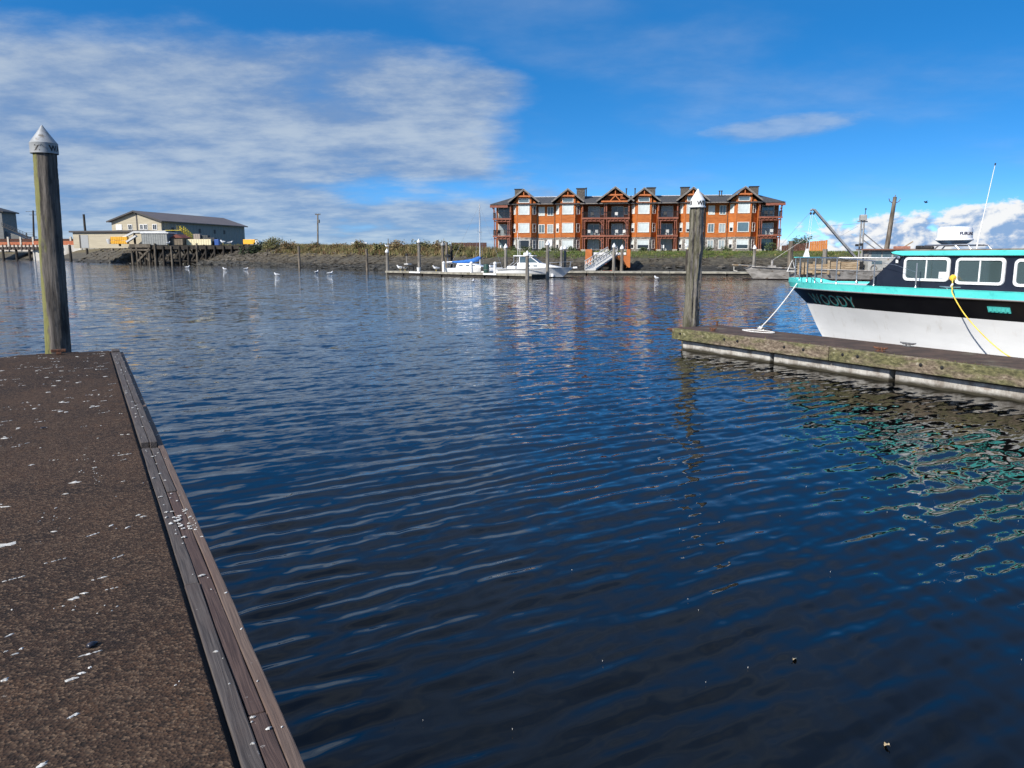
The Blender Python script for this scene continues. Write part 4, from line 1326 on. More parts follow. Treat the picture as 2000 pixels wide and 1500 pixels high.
# yellow shore-power cord hanging from the cabin inlet to the dock
yc = thing('shore_power_cord', 'yellow shore power cord hanging from the cabin side to the dock', 'cord', dk(12.97, 6.66, .49), DOCK_RZ)
o0 = (12.97, 6.66, .49)
B0 = BOAT_T0
pp = [(B0 - 1.12, 8.14, 1.70), (B0 - 1.22, 8.08, 1.66), (B0 - 1.36, 7.99, 1.60), (B0 - 1.52, 7.90, 1.56), (B0 - 1.605, 7.84, 1.535), (B0 - 1.655, 7.80, 1.46), (B0 - 1.66, 7.66, 1.25), (B0 - 1.665, 7.50, 1.06), (B0 - 1.675, 7.25, .83), (B0 - 1.685, 6.98, .62), (B0 - 1.69, 6.72, .47), (B0 - 1.69, 6.3, .34), (B0 - 1.69, 5.5, .25)]
def smooth_path(p, n=6):
    p = [Vector(q) for q in p]; out = []
    for i in range(len(p) - 1):
        a, b, c, d = p[max(i - 1, 0)], p[i], p[i + 1], p[min(i + 2, len(p) - 1)]
        for k in range(n):
            t = k / n
            out.append(.5 * ((2 * b) + (c - a) * t + (2 * a - 5 * b + 4 * c - d) * t * t + (3 * b - a - 3 * c + d) * t ** 3))
    return out + [p[-1]]
mb = MB(o0); mb.tube(smooth_path(pp), .010, 8); mb.build('cable', M_YELLOW, yc, smooth=True)
mb = MB(o0); mb.tube([(B0 - 1.075, 8.15, 1.715), (B0 - 1.10, 8.15, 1.715), (B0 - 1.15, 8.14, 1.705), (B0 - 1.19, 8.11, 1.68)], [.055, .055, .045, .02], 14); mb.build('plug', mat('yellow_plug', (0.75, 0.42, 0.02), (0.82, 0.52, 0.05), (9, 9, 9), rough=.45), yc, smooth=True)
mb = MB(o0); mb.tube([(B0 - 1.36, 7.99, 1.605), (B0 - 1.40, 7.975, 1.59), (B0 - 1.44, 7.96, 1.575)], .02, 8); mb.build('lashing', M_ROPE_W, yc, smooth=True)

# ------------------------------------------------------------------ three-storey orange waterfront building
def make_hotel():
    root = thing('waterfront_building', 'three-storey orange building with five gabled bays, stone ground floor and balconies', 'building', (-3.616, 143, 3.05), R(-7.755))
    sid, g, b = principled('orange_cedar_siding')
    b.inputs['Roughness'].default_value = .75
    tc = g.node('ShaderNodeTexCoord').outputs['Object']
    n = g.noise(g.scale(tc, (.8, .8, 2.5)), 1.0, 5, .6)
    zz = g.sep(tc)[2]
    lap = g.m('FRACT', g.m('MULTIPLY', zz, 6.0))
    c = g.mix(g.ss(n, .35, .65), (0.36, 0.098, 0.016), (0.47, 0.140, 0.026))
    c = g.mix(g.m('MULTIPLY', g.ss(lap, .88, 1.0), .5), c, (0.10, 0.03, 0.01))
    g.put(b.inputs['Base Color'], c)
    bn = g.node('ShaderNodeBump'); bn.inputs['Strength'].default_value = .5; bn.inputs['Distance'].default_value = .02
    g.put(bn.inputs['Height'], lap); g.put(b.inputs['Normal'], bn.outputs[0])
    st, g, b = principled('grey_field_stone')
    b.inputs['Roughness'].default_value = .9
    tc = g.node('ShaderNodeTexCoord').outputs['Object']
    vo = g.node('ShaderNodeTexVoronoi'); vo.inputs['Scale'].default_value = 2.6
    g.put(vo.inputs['Vector'], g.scale(tc, (1, 1, 1.6)))
    v2 = g.node('ShaderNodeTexVoronoi', feature='DISTANCE_TO_EDGE'); v2.inputs['Scale'].default_value = 2.6
    g.put(v2.inputs['Vector'], g.scale(tc, (1, 1, 1.6)))
    cs = g.sep(vo.outputs['Color'])
    c = g.mix(cs[0], (0.12, 0.115, 0.11), (0.34, 0.32, 0.29))
    c = g.mix(g.m('MULTIPLY', cs[1], .35), c, (0.30, 0.22, 0.16))
    c = g.mix(g.ss(v2.outputs[0], .06, .0), c, (0.06, 0.055, 0.05))
    g.put(b.inputs['Base Color'], c)
    bn = g.node('ShaderNodeBump'); bn.inputs['Strength'].default_value = .7; bn.inputs['Distance'].default_value = .05
    g.put(bn.inputs['Height'], g.ss(v2.outputs[0], 0, .1)); g.put(b.inputs['Normal'], bn.outputs[0])
    ROOF = mat('dark_shingle_roof', (0.030, 0.031, 0.034), (0.075, 0.072, 0.072), (4, 4, 4), rough=.9, bump=.5, bdist=.05)
    TRIM = mat('grey_trim_board', (0.13, 0.115, 0.105), (0.20, 0.18, 0.165), (2, 2, 2), rough=.7)
    FLASH = mat('pale_flashing', (0.50, 0.52, 0.54), (0.62, 0.63, 0.64), (2, 2, 2), rough=.4)
    BEAM = mat('red_brown_timber', (0.17, 0.052, 0.030), (0.27, 0.092, 0.055), (1, 1, 6), rough=.7)
    ORB = mat('orange_gable_timber', (0.40, 0.115, 0.03), (0.50, 0.155, 0.045), (1, 1, 3), rough=.7)
    DKW = mat('shadow_brown_siding', (0.22, 0.06, 0.018), (0.29, 0.085, 0.026), (1, 1, 6), rough=.8)  # siding of the balcony recesses, darkened in colour to stand for their shade
    FRM = mat('off_white_frame', (0.62, 0.60, 0.55), (0.74, 0.72, 0.67), (5, 5, 5), rough=.5)
    RAIL = mat('dark_metal_rail', (0.025, 0.024, 0.024), (0.04, 0.04, 0.04), (5, 5, 5), rough=.5)
    CHIM = mat('slate_chimney', (0.055, 0.05, 0.045), (0.13, 0.115, 0.095), (5, 5, 9), rough=.9)
    FOOT = mat('tan_stone_foot', (0.28, 0.25, 0.20), (0.42, 0.38, 0.31), (5, 5, 5), rough=.9)
    DOOR = mat('white_door', (0.70, 0.70, 0.68), rough=.5)

    def glassm(name, col, rough):
        m, g, b = principled(name)
        tc = g.node('ShaderNodeTexCoord').outputs['Object']
        n = g.noise(g.scale(tc, (1.2, 1.2, .7)), 1.0, 3, .5)
        g.put(b.inputs['Base Color'], g.mix(g.ss(n, .35, .65), col, tuple(min(1, x * 1.25) for x in col)))
        b.inputs['Roughness'].default_value = rough
        b.inputs['Coat Weight'].default_value = .6; b.inputs['Coat Roughness'].default_value = .03
        return m
    PALE = glassm('pane_pale', (0.50, 0.54, 0.53), .35)  # pale grey-white base colour under a glossy coat
    BLUE = glassm('pane_blue_grey', (0.085, 0.13, 0.155), .12)
    DARK = glassm('pane_dark', (0.012, 0.016, 0.022), .06)
    MIDP = glassm('pane_mid_grey', (0.27, 0.31, 0.32), .25)  # mid grey base colour under the same coat

    def window(p, along, z0, w, h, pane='p', split=0, low=None):
        """window on a wall: p = centre foot (x, y) on the wall plane, along = unit vector to the right seen from outside"""
        ax, ay = along; nx, ny = ay, -ax           # outward normal
        def P(u, z, d): return (p[0] + ax * u + nx * d, p[1] + ay * u + ny * d, z)
        mb = MB((p[0], p[1], z0))
        t = .11
        def slab(u0, u1, a, b2, d0=.0, d1=.09):
            mb.add([P(u0, a, d0), P(u1, a, d0), P(u1, b2, d0), P(u0, b2, d0), P(u0, a, d1), P(u1, a, d1), P(u1, b2, d1), P(u0, b2, d1)],
                   [(0, 3, 2, 1), (4, 5, 6, 7), (0, 1, 5, 4), (1, 2, 6, 5), (2, 3, 7, 6), (3, 0, 4, 7)])
        slab(-w / 2, w / 2, z0, z0 + t); slab(-w / 2, w / 2, z0 + h - t, z0 + h)
        slab(-w / 2, -w / 2 + t, z0 + t, z0 + h - t); slab(w / 2 - t, w / 2, z0 + t, z0 + h - t)
        if split == 1: slab(-.035, .035, z0 + t, z0 + h - t, .0, .07)
        if split == 2: slab(-w / 2 + t, w / 2 - t, z0 + h / 2 - .035, z0 + h / 2 + .035, .0, .07)
        o = mb.build('window', FRM, root); o.location = (p[0], p[1], z0)
        cm = {'p': PALE, 'b': BLUE, 'd': DARK, 'm': MIDP}
        parts = [(z0 + t, z0 + h - t, cm[pane[0]])]
        if low: zm = z0 + t + (h - 2 * t) * low; parts = [(z0 + t, zm, cm[pane[1]]), (zm, z0 + h - t, cm[pane[0]])]
        for a, b2, mm in parts:
            q = MB((p[0], p[1], z0)); q.add([P(-w / 2 + t, a, .03), P(w / 2 - t, a, .03), P(w / 2 - t, b2, .03), P(-w / 2 + t, b2, .03)], [(0, 1, 2, 3)])
            q.build('pane', mm, o)
        return o

    def wall(x0, x1, yf, z0, z1, m, yb=14.0):
        mb = MB(); mb.box(x0, x1, yf, yb, z0, z1); return mb.build('wall', m, root)
    SB, T2 = 2.36, 8.35         # top of stone, eaves
    # body of the building, broken into the stretches between bays
    for x0, x1, yf in ((3.5, 16.3, 1.3), (25.1, 29.9, 1.3), (33.7, 47.45, 1.3)):
        wall(x0, x1, yf, -.6, SB, st); wall(x0, x1, yf + .05, SB, T2 + .1, sid)
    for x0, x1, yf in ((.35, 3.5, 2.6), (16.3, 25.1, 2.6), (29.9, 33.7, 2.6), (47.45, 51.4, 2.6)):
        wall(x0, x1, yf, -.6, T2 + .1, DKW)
    # ---- five gabled bays
    bays = [(3.55, 8.2, 'pp', 'pm', 'dd'), (11.5, 16.3, 'pp', 'pd', 'pp'), (25.15, 29.9, 'pb', 'pd', 'pb'), (33.7, 38.4, 'pp', 'pd', 'pm'), (42.45, 47.4, 'pm', 'bd', 'pd')]
    for bi, (x0, x1, w3, w2, w1) in enumerate(bays):
        xc = (x0 + x1) / 2; hw = (x1 - x0) / 2; fw = 1.28; y0 = -.05; yw = 1.25
        poly = [(x0 + .02, yw), (xc - fw, y0), (xc + fw, y0), (x1 - .02, yw), (x1 - .02, yw + .4), (x0 + .02, yw + .4)]
        mb = MB(); mb.prism([(xc + (u - xc) * 1.012, v - .03) for u, v in poly], 'z', -.6, SB + .06); mb.build('bay_stone', st, root)
        mb = MB(); mb.prism(poly, 'z', SB + .06, T2 + .25); mb.build('bay', sid, root)
        # gable front above the eaves
        mb = MB(); mb.prism([(xc - hw + .05, T2 + .1), (xc + hw - .05, T2 + .1), (xc + .45, 10.45), (xc, 10.72), (xc - .45, 10.45)], 'y', y0 + .35, y0 + .75); mb.build('gable_wall', sid, root)
        mb = MB(); mb.box(xc - fw - .02, xc + fw + .02, y0 - .02, y0 + .40, T2 + .25, 9.62); mb.build('gable_box', sid, root)
        # gable roof, rakes and ridge
        rp = []
        pk, ev, ov = 10.98, 8.72, hw + .55
        mb = MB(); mb.prism([(xc - ov, ev - .12), (xc - ov, ev + .08), (xc, pk + .10), (xc + ov, ev + .08), (xc + ov, ev - .12), (xc, pk - .12)], 'y', -.75, 7.2); rf = mb.build('gable_roof', ROOF, root)
        for sg in (-1, 1):
            mb = MB(); mb.bar((xc + sg * ov, -.79, ev - .02), (xc, -.79, pk - .02), .07, .26, (0, 0, 1)); mb.build('rake_board', TRIM, rf)
            mb = MB(); mb.bar((xc + sg * ov, -.74, ev + .11), (xc, -.74, pk + .13), .16, .05); mb.build('drip_edge', FLASH, rf)
        mb = MB(); mb.bar((xc - 1.25, -.5, 9.78), (xc + 1.25, -.5, 9.78), .16, .26); mb.build('collar_beam', ORB, root)
        mb = MB(); mb.bar((xc, -.5, 9.9), (xc, -.5, 10.75), .16, .16); mb.build('king_post', ORB, root)
        for sg in (-1, 1):
            mb = MB(); mb.box(xc + sg * (fw - .02) - .07, xc + sg * (fw - .02) + .07, y0 - .05, y0 + .02, SB + .06, 9.62); mb.build('corner_board', ORB, root)
        # windows
        window((xc, y0), (1, 0), 8.62, 2.0, .78, 'b')
        window((xc, y0), (1, 0), 6.50, 2.05, 1.75, w3[0])
        window((xc, y0), (1, 0), 3.25, 2.05, 1.75, w2[0] + 'd', low=.28 if w2[1] == 'd' and bi == 3 else None)
        window((xc, y0 - .03), (1, 0), .28, 2.15, 1.72, w1[0] + ('d' if w1[0] != 'd' else 'd'), low=.42 if w1[1] in 'db' and w1[0] != 'd' else None)
        dl = Vector((xc - fw - x0, y0 - yw)).normalized(); dr = Vector((x1 - xc - fw, yw - y0)).normalized()
        ml = ((x0 + xc - fw) / 2, (yw + y0) / 2); mr_ = ((x1 + xc + fw) / 2, (yw + y0) / 2)
        for z, pl, pr in ((6.55, 'p', 'b'), (3.3, 'p', 'd'), (.35, 'p', 'b')):  # left panes pale, right panes dark: facet light and shade put into pane colours
            window(ml, (dl.x, dl.y), z, .86, 1.62, pl + 'd', 2, low=.45 if z < 4 else None)
            window(mr_, (dr.x, dr.y), z, .86, 1.62, pr, 2)
    # ---- flat stretches with paired windows
    for xs, ys in (((9.0, 10.6), 1.35), ((39.55, 41.5), 1.35)):
        for k, x in enumerate(xs):
            window((x, ys), (1, 0), 6.35, 1.15, 1.62, 'b' if k else 'p', 1)
            window((x, ys), (1, 0), 3.2, 1.15, 1.62, 'm' if k else 'b', 1)
            if xs[0] < 20 and k: continue
            window((x, ys - .05), (1, 0), .3, 1.15, 1.62, 'm', 1)
    mb = MB(); mb.box(10.1, 11.0, 1.18, 1.298, 0, 2.05); mb.build('door', DOOR, root)
    for x in (8.28, 38.46, 42.38, 11.44):
        mb = MB(); mb.tube([(x, 1.2, .1), (x, 1.2, 8.3)], .06, 6); mb.build('downpipe', RAIL, root)
    # ---- balconies
    def balcony(x0, x1, zf, yf=-.1, yb=2.6, left_open=False, right_open=False):
        mb = MB(); mb.box(x0, x1, yf, yb, zf - .16, zf); fl = mb.build('balcony', TRIM, root)
        mb = MB(); mb.bar((x0 - .05, yf - .06, zf - .12), (x1 + .05, yf - .06, zf - .12), .10, .30); mb.build('edge_beam', BEAM, fl)
        mb = MB(); mb.bar((x0 + .1, yf + .18, zf - .52), (x1 - .1, yf + .18, zf - .52), .14, .24); mb.build('lower_beam', BEAM, fl)
        nj = int((x1 - x0) / .7)
        for k in range(nj + 1):
            x = x0 + .2 + (x1 - x0 - .4) * k / nj
            mb = MB(); mb.box(x - .06, x + .06, yf - .1, yf + .8, zf - .42, zf - .29); mb.build('joist_end', BEAM, fl)
        mb = MB(); mb.bar((x0, yf + .05, zf + 1.02), (x1, yf + .05, zf + 1.02), .06, .06); mb.bar((x0, yf + .05, zf + .12), (x1, yf + .05, zf + .12), .04, .04)
        runs = [((x0, yf + .05), (x1, yf + .05))]
        if left_open: runs.append(((x0 + .05, yf + .05), (x0 + .05, yb)))
        if right_open: runs.append(((x1 - .05, yf + .05), (x1 - .05, yb)))
        for (a, b2), (c2, d) in runs:
            L = math.hypot(c2 - a, d - b2); nn = int(L / .16)
            for k in range(nn + 1):
                x = a + (c2 - a) * k / nn; y = b2 + (d - b2) * k / nn
                mb.box(x - .012, x + .012, y - .012, y + .012, zf + .1, zf + 1.02)
            mb.bar((a, b2, zf + 1.02), (c2, d, zf + 1.02), .06, .06)
        r = mb.build('railing', RAIL, fl)
        tag(r, kind='stuff')
        return fl

    def post(x, y, z0, z1, w=.17, m=BEAM):
        mb = MB((x, y, z0)); mb.box(x - w / 2, x + w / 2, y - w / 2, y + w / 2, z0, z1); o = mb.build('post', m, root); o.location = (x, y, z0)
    Z2, Z3 = 2.75, 5.88
    units = [(.15, 3.45, True, False), (16.45, 20.65, False, False), (20.75, 25.0, False, False), (30.0, 33.6, False, False), (47.55, 51.5, False, True)]
    for ui, (x0, x1, lo, ro) in enumerate(units):
        for zf in (Z2, Z3): balcony(x0, x1, zf, left_open=lo, right_open=ro)
        for x in (x0 + .22, x0 + .55, x1 - .55, x1 - .22):
            post(x, .06, Z2, Z3 - .6, .14); post(x, .06, 0.2, Z2 - .6, .16)
        for x in (x0 + .12, x1 - .12): post(x, .15, Z3, T2 + .05, .2)
        for x in (x0 + .35, x1 - .4):
            mb = MB((x, .05, -.6)); mb.box(x - .42, x + .42, -.3, .5, -.6, .25); o = mb.build('post_foot', FOOT, root, bevel=.05); o.location = (x, .05, -.6)
        # sliding doors at the back of each balcony
        xm = (x0 + x1) / 2
        for k, zf in enumerate((0.05, Z2 + .02, Z3 + .02)):
            a = window((xm, 2.58), (1, 0), zf, 2.2, 2.15, 'm' if (ui + k) % 2 else 'b', 1)
            a.name = 'sliding_door'
            if x1 - x0 > 4: window((xm + 1.55, 2.58), (1, 0), zf + .6, .7, 1.4, 'b')
        if ui in (2, 1):
            for zf in (Z2, Z3):
                mb = MB(); mb.bar((x1 - .2, .0, zf - 1.5), (x1 - 1.1, .0, zf - .45), .12, .12); mb.build('knee_brace', BEAM, root)
    # dividing screen walls of the middle pair
    for x in (16.35, 20.7, 25.05, 29.95, 33.65, 3.48, 47.5):
        mb = MB(); mb.box(x - .05, x + .05, .3, 2.6, 0, T2); mb.build('screen_wall', sid if x not in (20.7,) else DKW, root)
    # ---- main roof
    mb = MB(); mb.prism([(-.35, 8.28), (-.35, 8.42), (6.8, 10.12), (14.6, 8.42), (14.6, 8.28), (6.8, 9.95)], 'x', 2.9, 48.6); mb.build('main_roof', ROOF, root)
    for x, s in ((2.9, -1), (48.6, 1)):     # hipped ends over the corner balconies
        e = x + s * 3.3
        mb = MB(); mb.add([(x, -.35, 8.42), (x, 6.8, 10.12), (x, 14.6, 8.42), (e, -.35, 8.40), (e, 14.6, 8.40), (x, -.35, 8.26), (x, 14.6, 8.26), (e, -.35, 8.26), (e, 14.6, 8.26)],
                          [(0, 3, 1), (3, 4, 1), (4, 2, 1), (0, 5, 7, 3), (3, 7, 8, 4), (4, 8, 6, 2), (5, 6, 8, 7)])
        mb.build('hip_roof', ROOF, root)
        mb = MB(); mb.bar((min(x, e), -.33, 8.0), (max(x, e), -.33, 8.0), .14, .4); mb.build('eave_beam', BEAM, root)
        mb = MB(); mb.bar((e - s * .15, -.2, 8.2), (e - s * .9, -.05, 7.1), .14, .14); mb.build('knee_brace', BEAM, root)
    mb = MB(); mb.bar((4, 6.8, 10.17), (47.5, 6.8, 10.17), .3, .1); mb.build('ridge_flashing', FLASH, root)
    for x0, x1 in ((8.4, 11.3), (16.2, 20.2), (30.0, 33.6), (38.5, 42.3)):
        mb = MB(); mb.bar((x0, -.42, 8.38), (x1, -.42, 8.38), .12, .16); mb.build('gutter', TRIM, root)
    # open timber gable over the middle balcony
    xc, pk, ev, ov = 22.4, 11.2, 8.75, 3.35
    mb = MB(); mb.prism([(xc - ov, ev - .12), (xc - ov, ev + .08), (xc, pk + .10), (xc + ov, ev + .08), (xc + ov, ev - .12), (xc, pk - .12)], 'y', -.85, 7.2); rf = mb.build('gable_roof', ROOF, root)
    for sg in (-1, 1):
        mb = MB(); mb.bar((xc + sg * ov, -.89, ev - .02), (xc, -.89, pk - .02), .08, .26); mb.build('rake_board', TRIM, rf)
        mb = MB(); mb.bar((xc + sg * ov, -.84, ev + .11), (xc, -.84, pk + .13), .16, .05); mb.build('drip_edge', FLASH, rf)
    mb = MB(); mb.prism([(xc - 2.6, 8.85), (xc + 2.6, 8.85), (xc + .2, 10.6), (xc - .2, 10.6)], 'y', .5, .6); mb.build('gable_wall', DKW, root)
    for z, w in ((8.72, 2.5), (9.85, 1.35)):
        mb = MB(); mb.bar((xc - w, -.5, z), (xc + w, -.5, z), .2, .26); mb.build('collar_beam', ORB, root)
    mb = MB(); mb.bar((xc, -.5, 9.9), (xc, -.5, 10.9), .16, .16); mb.build('king_post', ORB, root)
    for sg in (-1, 1):
        mb = MB(); mb.bar((xc + sg * .9, -.5, 8.8), (xc, -.5, 9.75), .14, .16); mb.build('gable_brace', ORB, root)
    # chimneys and vents
    for x in (4.4, 16.0, 28.9, 35.0, 47.2):
        mb = MB((x, 4.5, 9)); mb.box(x - .75, x + .75, 3.9, 5.2, 8.9, 11.35); ch = mb.build('chimney', CHIM, root); ch.location = (x, 4.5, 9)
        mb = MB((x, 4.5, 9)); mb.box(x - .88, x + .88, 3.78, 5.32, 11.35, 11.48); mb.build('cap', RAIL, ch)
    for x, h in ((16.95, 11.5), (24.4, 11.3), (26.0, 11.3), (41.3, 10.7), (41.7, 10.7)):
        mb = MB((x, 5.5, 9)); mb.tube([(x, 5.5, 9.2), (x, 5.5, h)], .10, 8); mb.tube([(x, 5.5, h), (x, 5.5, h + .18)], .16, 8); o = mb.build('flue', RAIL, root); o.location = (x, 5.5, 9)

    # ---- furniture on the balconies and terrace
    W = mat('white_patio_plastic', (0.68, 0.68, 0.66), rough=.5); K = mat('dark_patio_metal', (0.03, 0.03, 0.032), rough=.5)
    M4 = Matrix.Translation((-3.616, 143, 3.05)) @ Matrix.Rotation(R(-7.755), 4, 'Z')
    def chair(x, y, z, rz, m, label):
        p = M4 @ Vector((x, y, z))
        r = thing('patio_chair', label, 'chair', p, R(-7.755) + rz, 'patio chairs of the orange building')
        mb = MB(); mb.box(-.27, .27, -.27, .27, .42, .47); mb.build('seat', m, r)
        mb = MB(); mb.box(-.27, .27, .23, .28, .47, 1.0); mb.build('backrest', m, r)
        for a in (-.24, .24):
            for c2 in (-.24, .24):
                mb = MB((a, c2, 0)); mb.box(a - .025, a + .025, c2 - .025, c2 + .025, 0, .42); o = mb.build('leg', m, r); o.location = (a, c2, 0)
    fl = {0: 'ground floor', 1: 'middle floor', 2: 'top floor'}
    zfl = {0: .02, 1: Z2, 2: Z3}
    for ui, f, dx, m, lab in ((0, 1, .9, K, 'dark patio chair on the leftmost middle-floor balcony of the orange building'),
                              (0, 1, 2.2, K, 'second dark patio chair on the leftmost middle-floor balcony, nearer the bay'),
                              (0, 0, 1.2, W, 'pale patio chair on the ground-floor terrace at the left end of the orange building'),
                              (1, 2, 1.9, K, 'black patio chair on the top-floor balcony left of the middle gable'),
                              (1, 1, 1.3, W, 'left white chair on the middle-floor balcony below the black chair'),
                              (1, 1, 2.6, W, 'right white chair on the middle-floor balcony below the black chair'),
                              (2, 1, 2.0, W, 'white chair beside the post on the middle-floor balcony under the open gable'),
                              (2, 1, 3.5, W, 'white chair at the right end of the middle-floor balcony under the open gable'),
                              (2, 2, 1.9, W, 'white chair on the top-floor balcony inside the open gable'),
                              (3, 2, 1.4, K, 'dark chair on the top-floor balcony right of the third bay'),
                              (3, 1, 1.8, W, 'white chair on the middle-floor balcony right of the third bay'),
                              (3, 0, 1.2, W, 'pale chair on the ground terrace right of the third bay'),
                              (4, 2, 1.3, K, 'left dark chair on the top-floor balcony at the right end of the orange building'),
                              (4, 2, 2.2, K, 'right dark chair on the top-floor balcony at the right end of the orange building'),
                              (4, 1, 2.4, W, 'white chair on the middle-floor balcony at the right end of the orange building')):
        x0 = units[ui][0]
        chair(x0 + dx, .9, zfl[f], R(180) + (ui * 1.3 + dx) % 1.0 - .5, m, lab)


make_hotel()


# ------------------------------------------------------------------ shrubs: many small leaves on a few stems
def shrub(name, label, x, y, z, rx, h, mats, seed, n=700, leaf=.09, cat='shrub', group=None, stems=5, shape=1.0):
    root = thing(name, label, cat, (x, y, z), 0, group)
    rng = random.Random(seed)
    mb = MB()
    tips = []
    for _ in range(stems):
        a = rng.uniform(0, 6.28); r = rng.uniform(.2, .8) * rx
        tip = (r * math.cos(a), r * math.sin(a), h * rng.uniform(.55, .92))
        tips.append(tip)
        mb.tube([(0, 0, -.1), (tip[0] * .4, tip[1] * .4, tip[2] * .55), tip], [.04, .03, .012], 5)
    mb.build('stems', M_DARKWOOD, root)
    mb = MB()
    blobs = [(t[0], t[1], t[2], rng.uniform(.35, .6) * rx) for t in tips] + [(rng.uniform(-.6, .6) * rx, rng.uniform(-.6, .6) * rx, h * rng.uniform(.25, .6), rx * .5) for _ in range(4)]
    for _ in range(n):
        bx, by, bz, br = rng.choice(blobs)
        d = Vector((rng.gauss(0, 1), rng.gauss(0, 1), rng.gauss(0, 1) * .8)).normalized() * br * rng.uniform(.5, 1.1)
        c = Vector((bx, by, bz)) + d
        if c.z < 0: c.z = rng.uniform(0, .3) * h
        u = Vector((rng.gauss(0, 1), rng.gauss(0, 1), rng.gauss(0, 1))).normalized(); v = u.orthogonal().normalized()
        s = leaf * rng.uniform(.6, 1.5)
        mb.cur = rng.randrange(len(mats))
        mb.add([c - u * s, c + v * s * .5, c + u * s, c - v * s * .5], [(0, 1, 2, 3)])
    mb.build('foliage', mats, root)
    return root


M_LEAF_D = mat('dark_green_leaf', (0.022, 0.038, 0.012), (0.045, 0.07, 0.02), (2, 2, 2), rough=.7)
M_LEAF_G = mat('mid_green_leaf', (0.05, 0.075, 0.02), (0.085, 0.115, 0.03), (2, 2, 2), rough=.7)
M4 = Matrix.Translation((-3.616, 143, 3.05)) @ Matrix.Rotation(R(-7.755), 4, 'Z')
for i, (lx, w, h, lab) in enumerate(((3.9, .9, .9, 'low dark shrub at the left foot of the first bay of the orange building'), (6.5, 1.2, .8, 'rounded dark shrub below the big window of the first bay'),
                                     (9.6, .9, .75, 'low shrub below the windows between the first two bays'), (11.6, 1.0, .8, 'low shrub at the left foot of the second bay'),
                                     (15.0, 1.0, .85, 'rounded shrub at the right foot of the second bay'), (27.6, 1.0, .7, 'low shrub below the third bay of the orange building'),
                                     (38.8, 1.1, .8, 'wide dark shrub at the right foot of the fourth bay'), (42.0, 1.0, .75, 'olive shrub at the left foot of the last bay'),
                                     (49.6, 1.4, 1.5, 'bushy plant in front of the right end terrace of the orange building'))):
    p = M4 @ Vector((lx, -1.2, -.3))
    shrub('garden_shrub', lab, p.x, p.y, p.z, w, h, [M_LEAF_D, M_LEAF_G], 40 + i, 420, .11, group='shrubs along the orange building')
p = M4 @ Vector((54.2, -2, -.3)); shrub('garden_shrub', 'dark leafy bush between the orange building and the timber screen', p.x, p.y, p.z, 2.0, 2.6, [M_LEAF_D, M_LEAF_D, M_LEAF_G], 60, 1300, .14)

# ------------------------------------------------------------------ far shore on the right and the middle
M_PILE_F = mat('far_pile_wood', (0.075, 0.06, 0.045), (0.20, 0.17, 0.135), (6, 6, .8), rough=.9, c3=(0.035, 0.028, 0.02), sc3=(4, 4, .6))
M_PILE_G = mat('pale_grey_pile', (0.12, 0.11, 0.095), (0.25, 0.23, 0.20), (6, 6, .8), rough=.9, c3=(0.08, 0.07, 0.055), sc3=(4, 4, .6))
M_PILE_K = mat('dark_pile', (0.02, 0.017, 0.014), (0.055, 0.045, 0.035), (6, 6, .8), rough=.9)


def far_pile(label, x, y, zt, r, m, cap=None, lean=(0, 0), pole=None, name='mooring_pile', zb=-3):
    root = thing(name, label, 'pile', (x, y, 0), 0, 'piles along the far shore')
    mb = MB()
    rng = random.Random(int(abs(x * 31 + y * 7)))
    n = 10; k = 12
    vs = []; fs = []
    for i in range(n + 1):
        f = i / n; z = zb + (zt - zb) * f
        for j in range(k):
            a = 6.2832 * j / k; rr = r * (1.08 - .16 * f) * rng.uniform(.95, 1.05)
            vs.append((lean[0] * f + rr * math.cos(a), lean[1] * f + rr * math.sin(a), z))
    for i in range(n):
        for j in range(k):
            a, b = i * k + j, i * k + (j + 1) % k
            fs.append((a, b, b + k, a + k))
    fs.append(tuple(range(n * k, n * k + k)))
    mb.add(vs, fs); mb.build('trunk', m, root, smooth=True, angle=60)
    if cap:
        mb = MB(); mb.lathe([(r * 1.25, zt - .12), (r * 1.25, zt + .02), (.02, zt + r * 2.0)], 14, (lean[0], lean[1], 0)); mb.build('cap', cap, root, smooth=True, angle=30)
    if pole:
        mb = MB(); mb.tube([(r, 0, zt - .4), (r, 0, pole)], .05, 6); mb.build('pole', M_PILE_G, root)
    return root


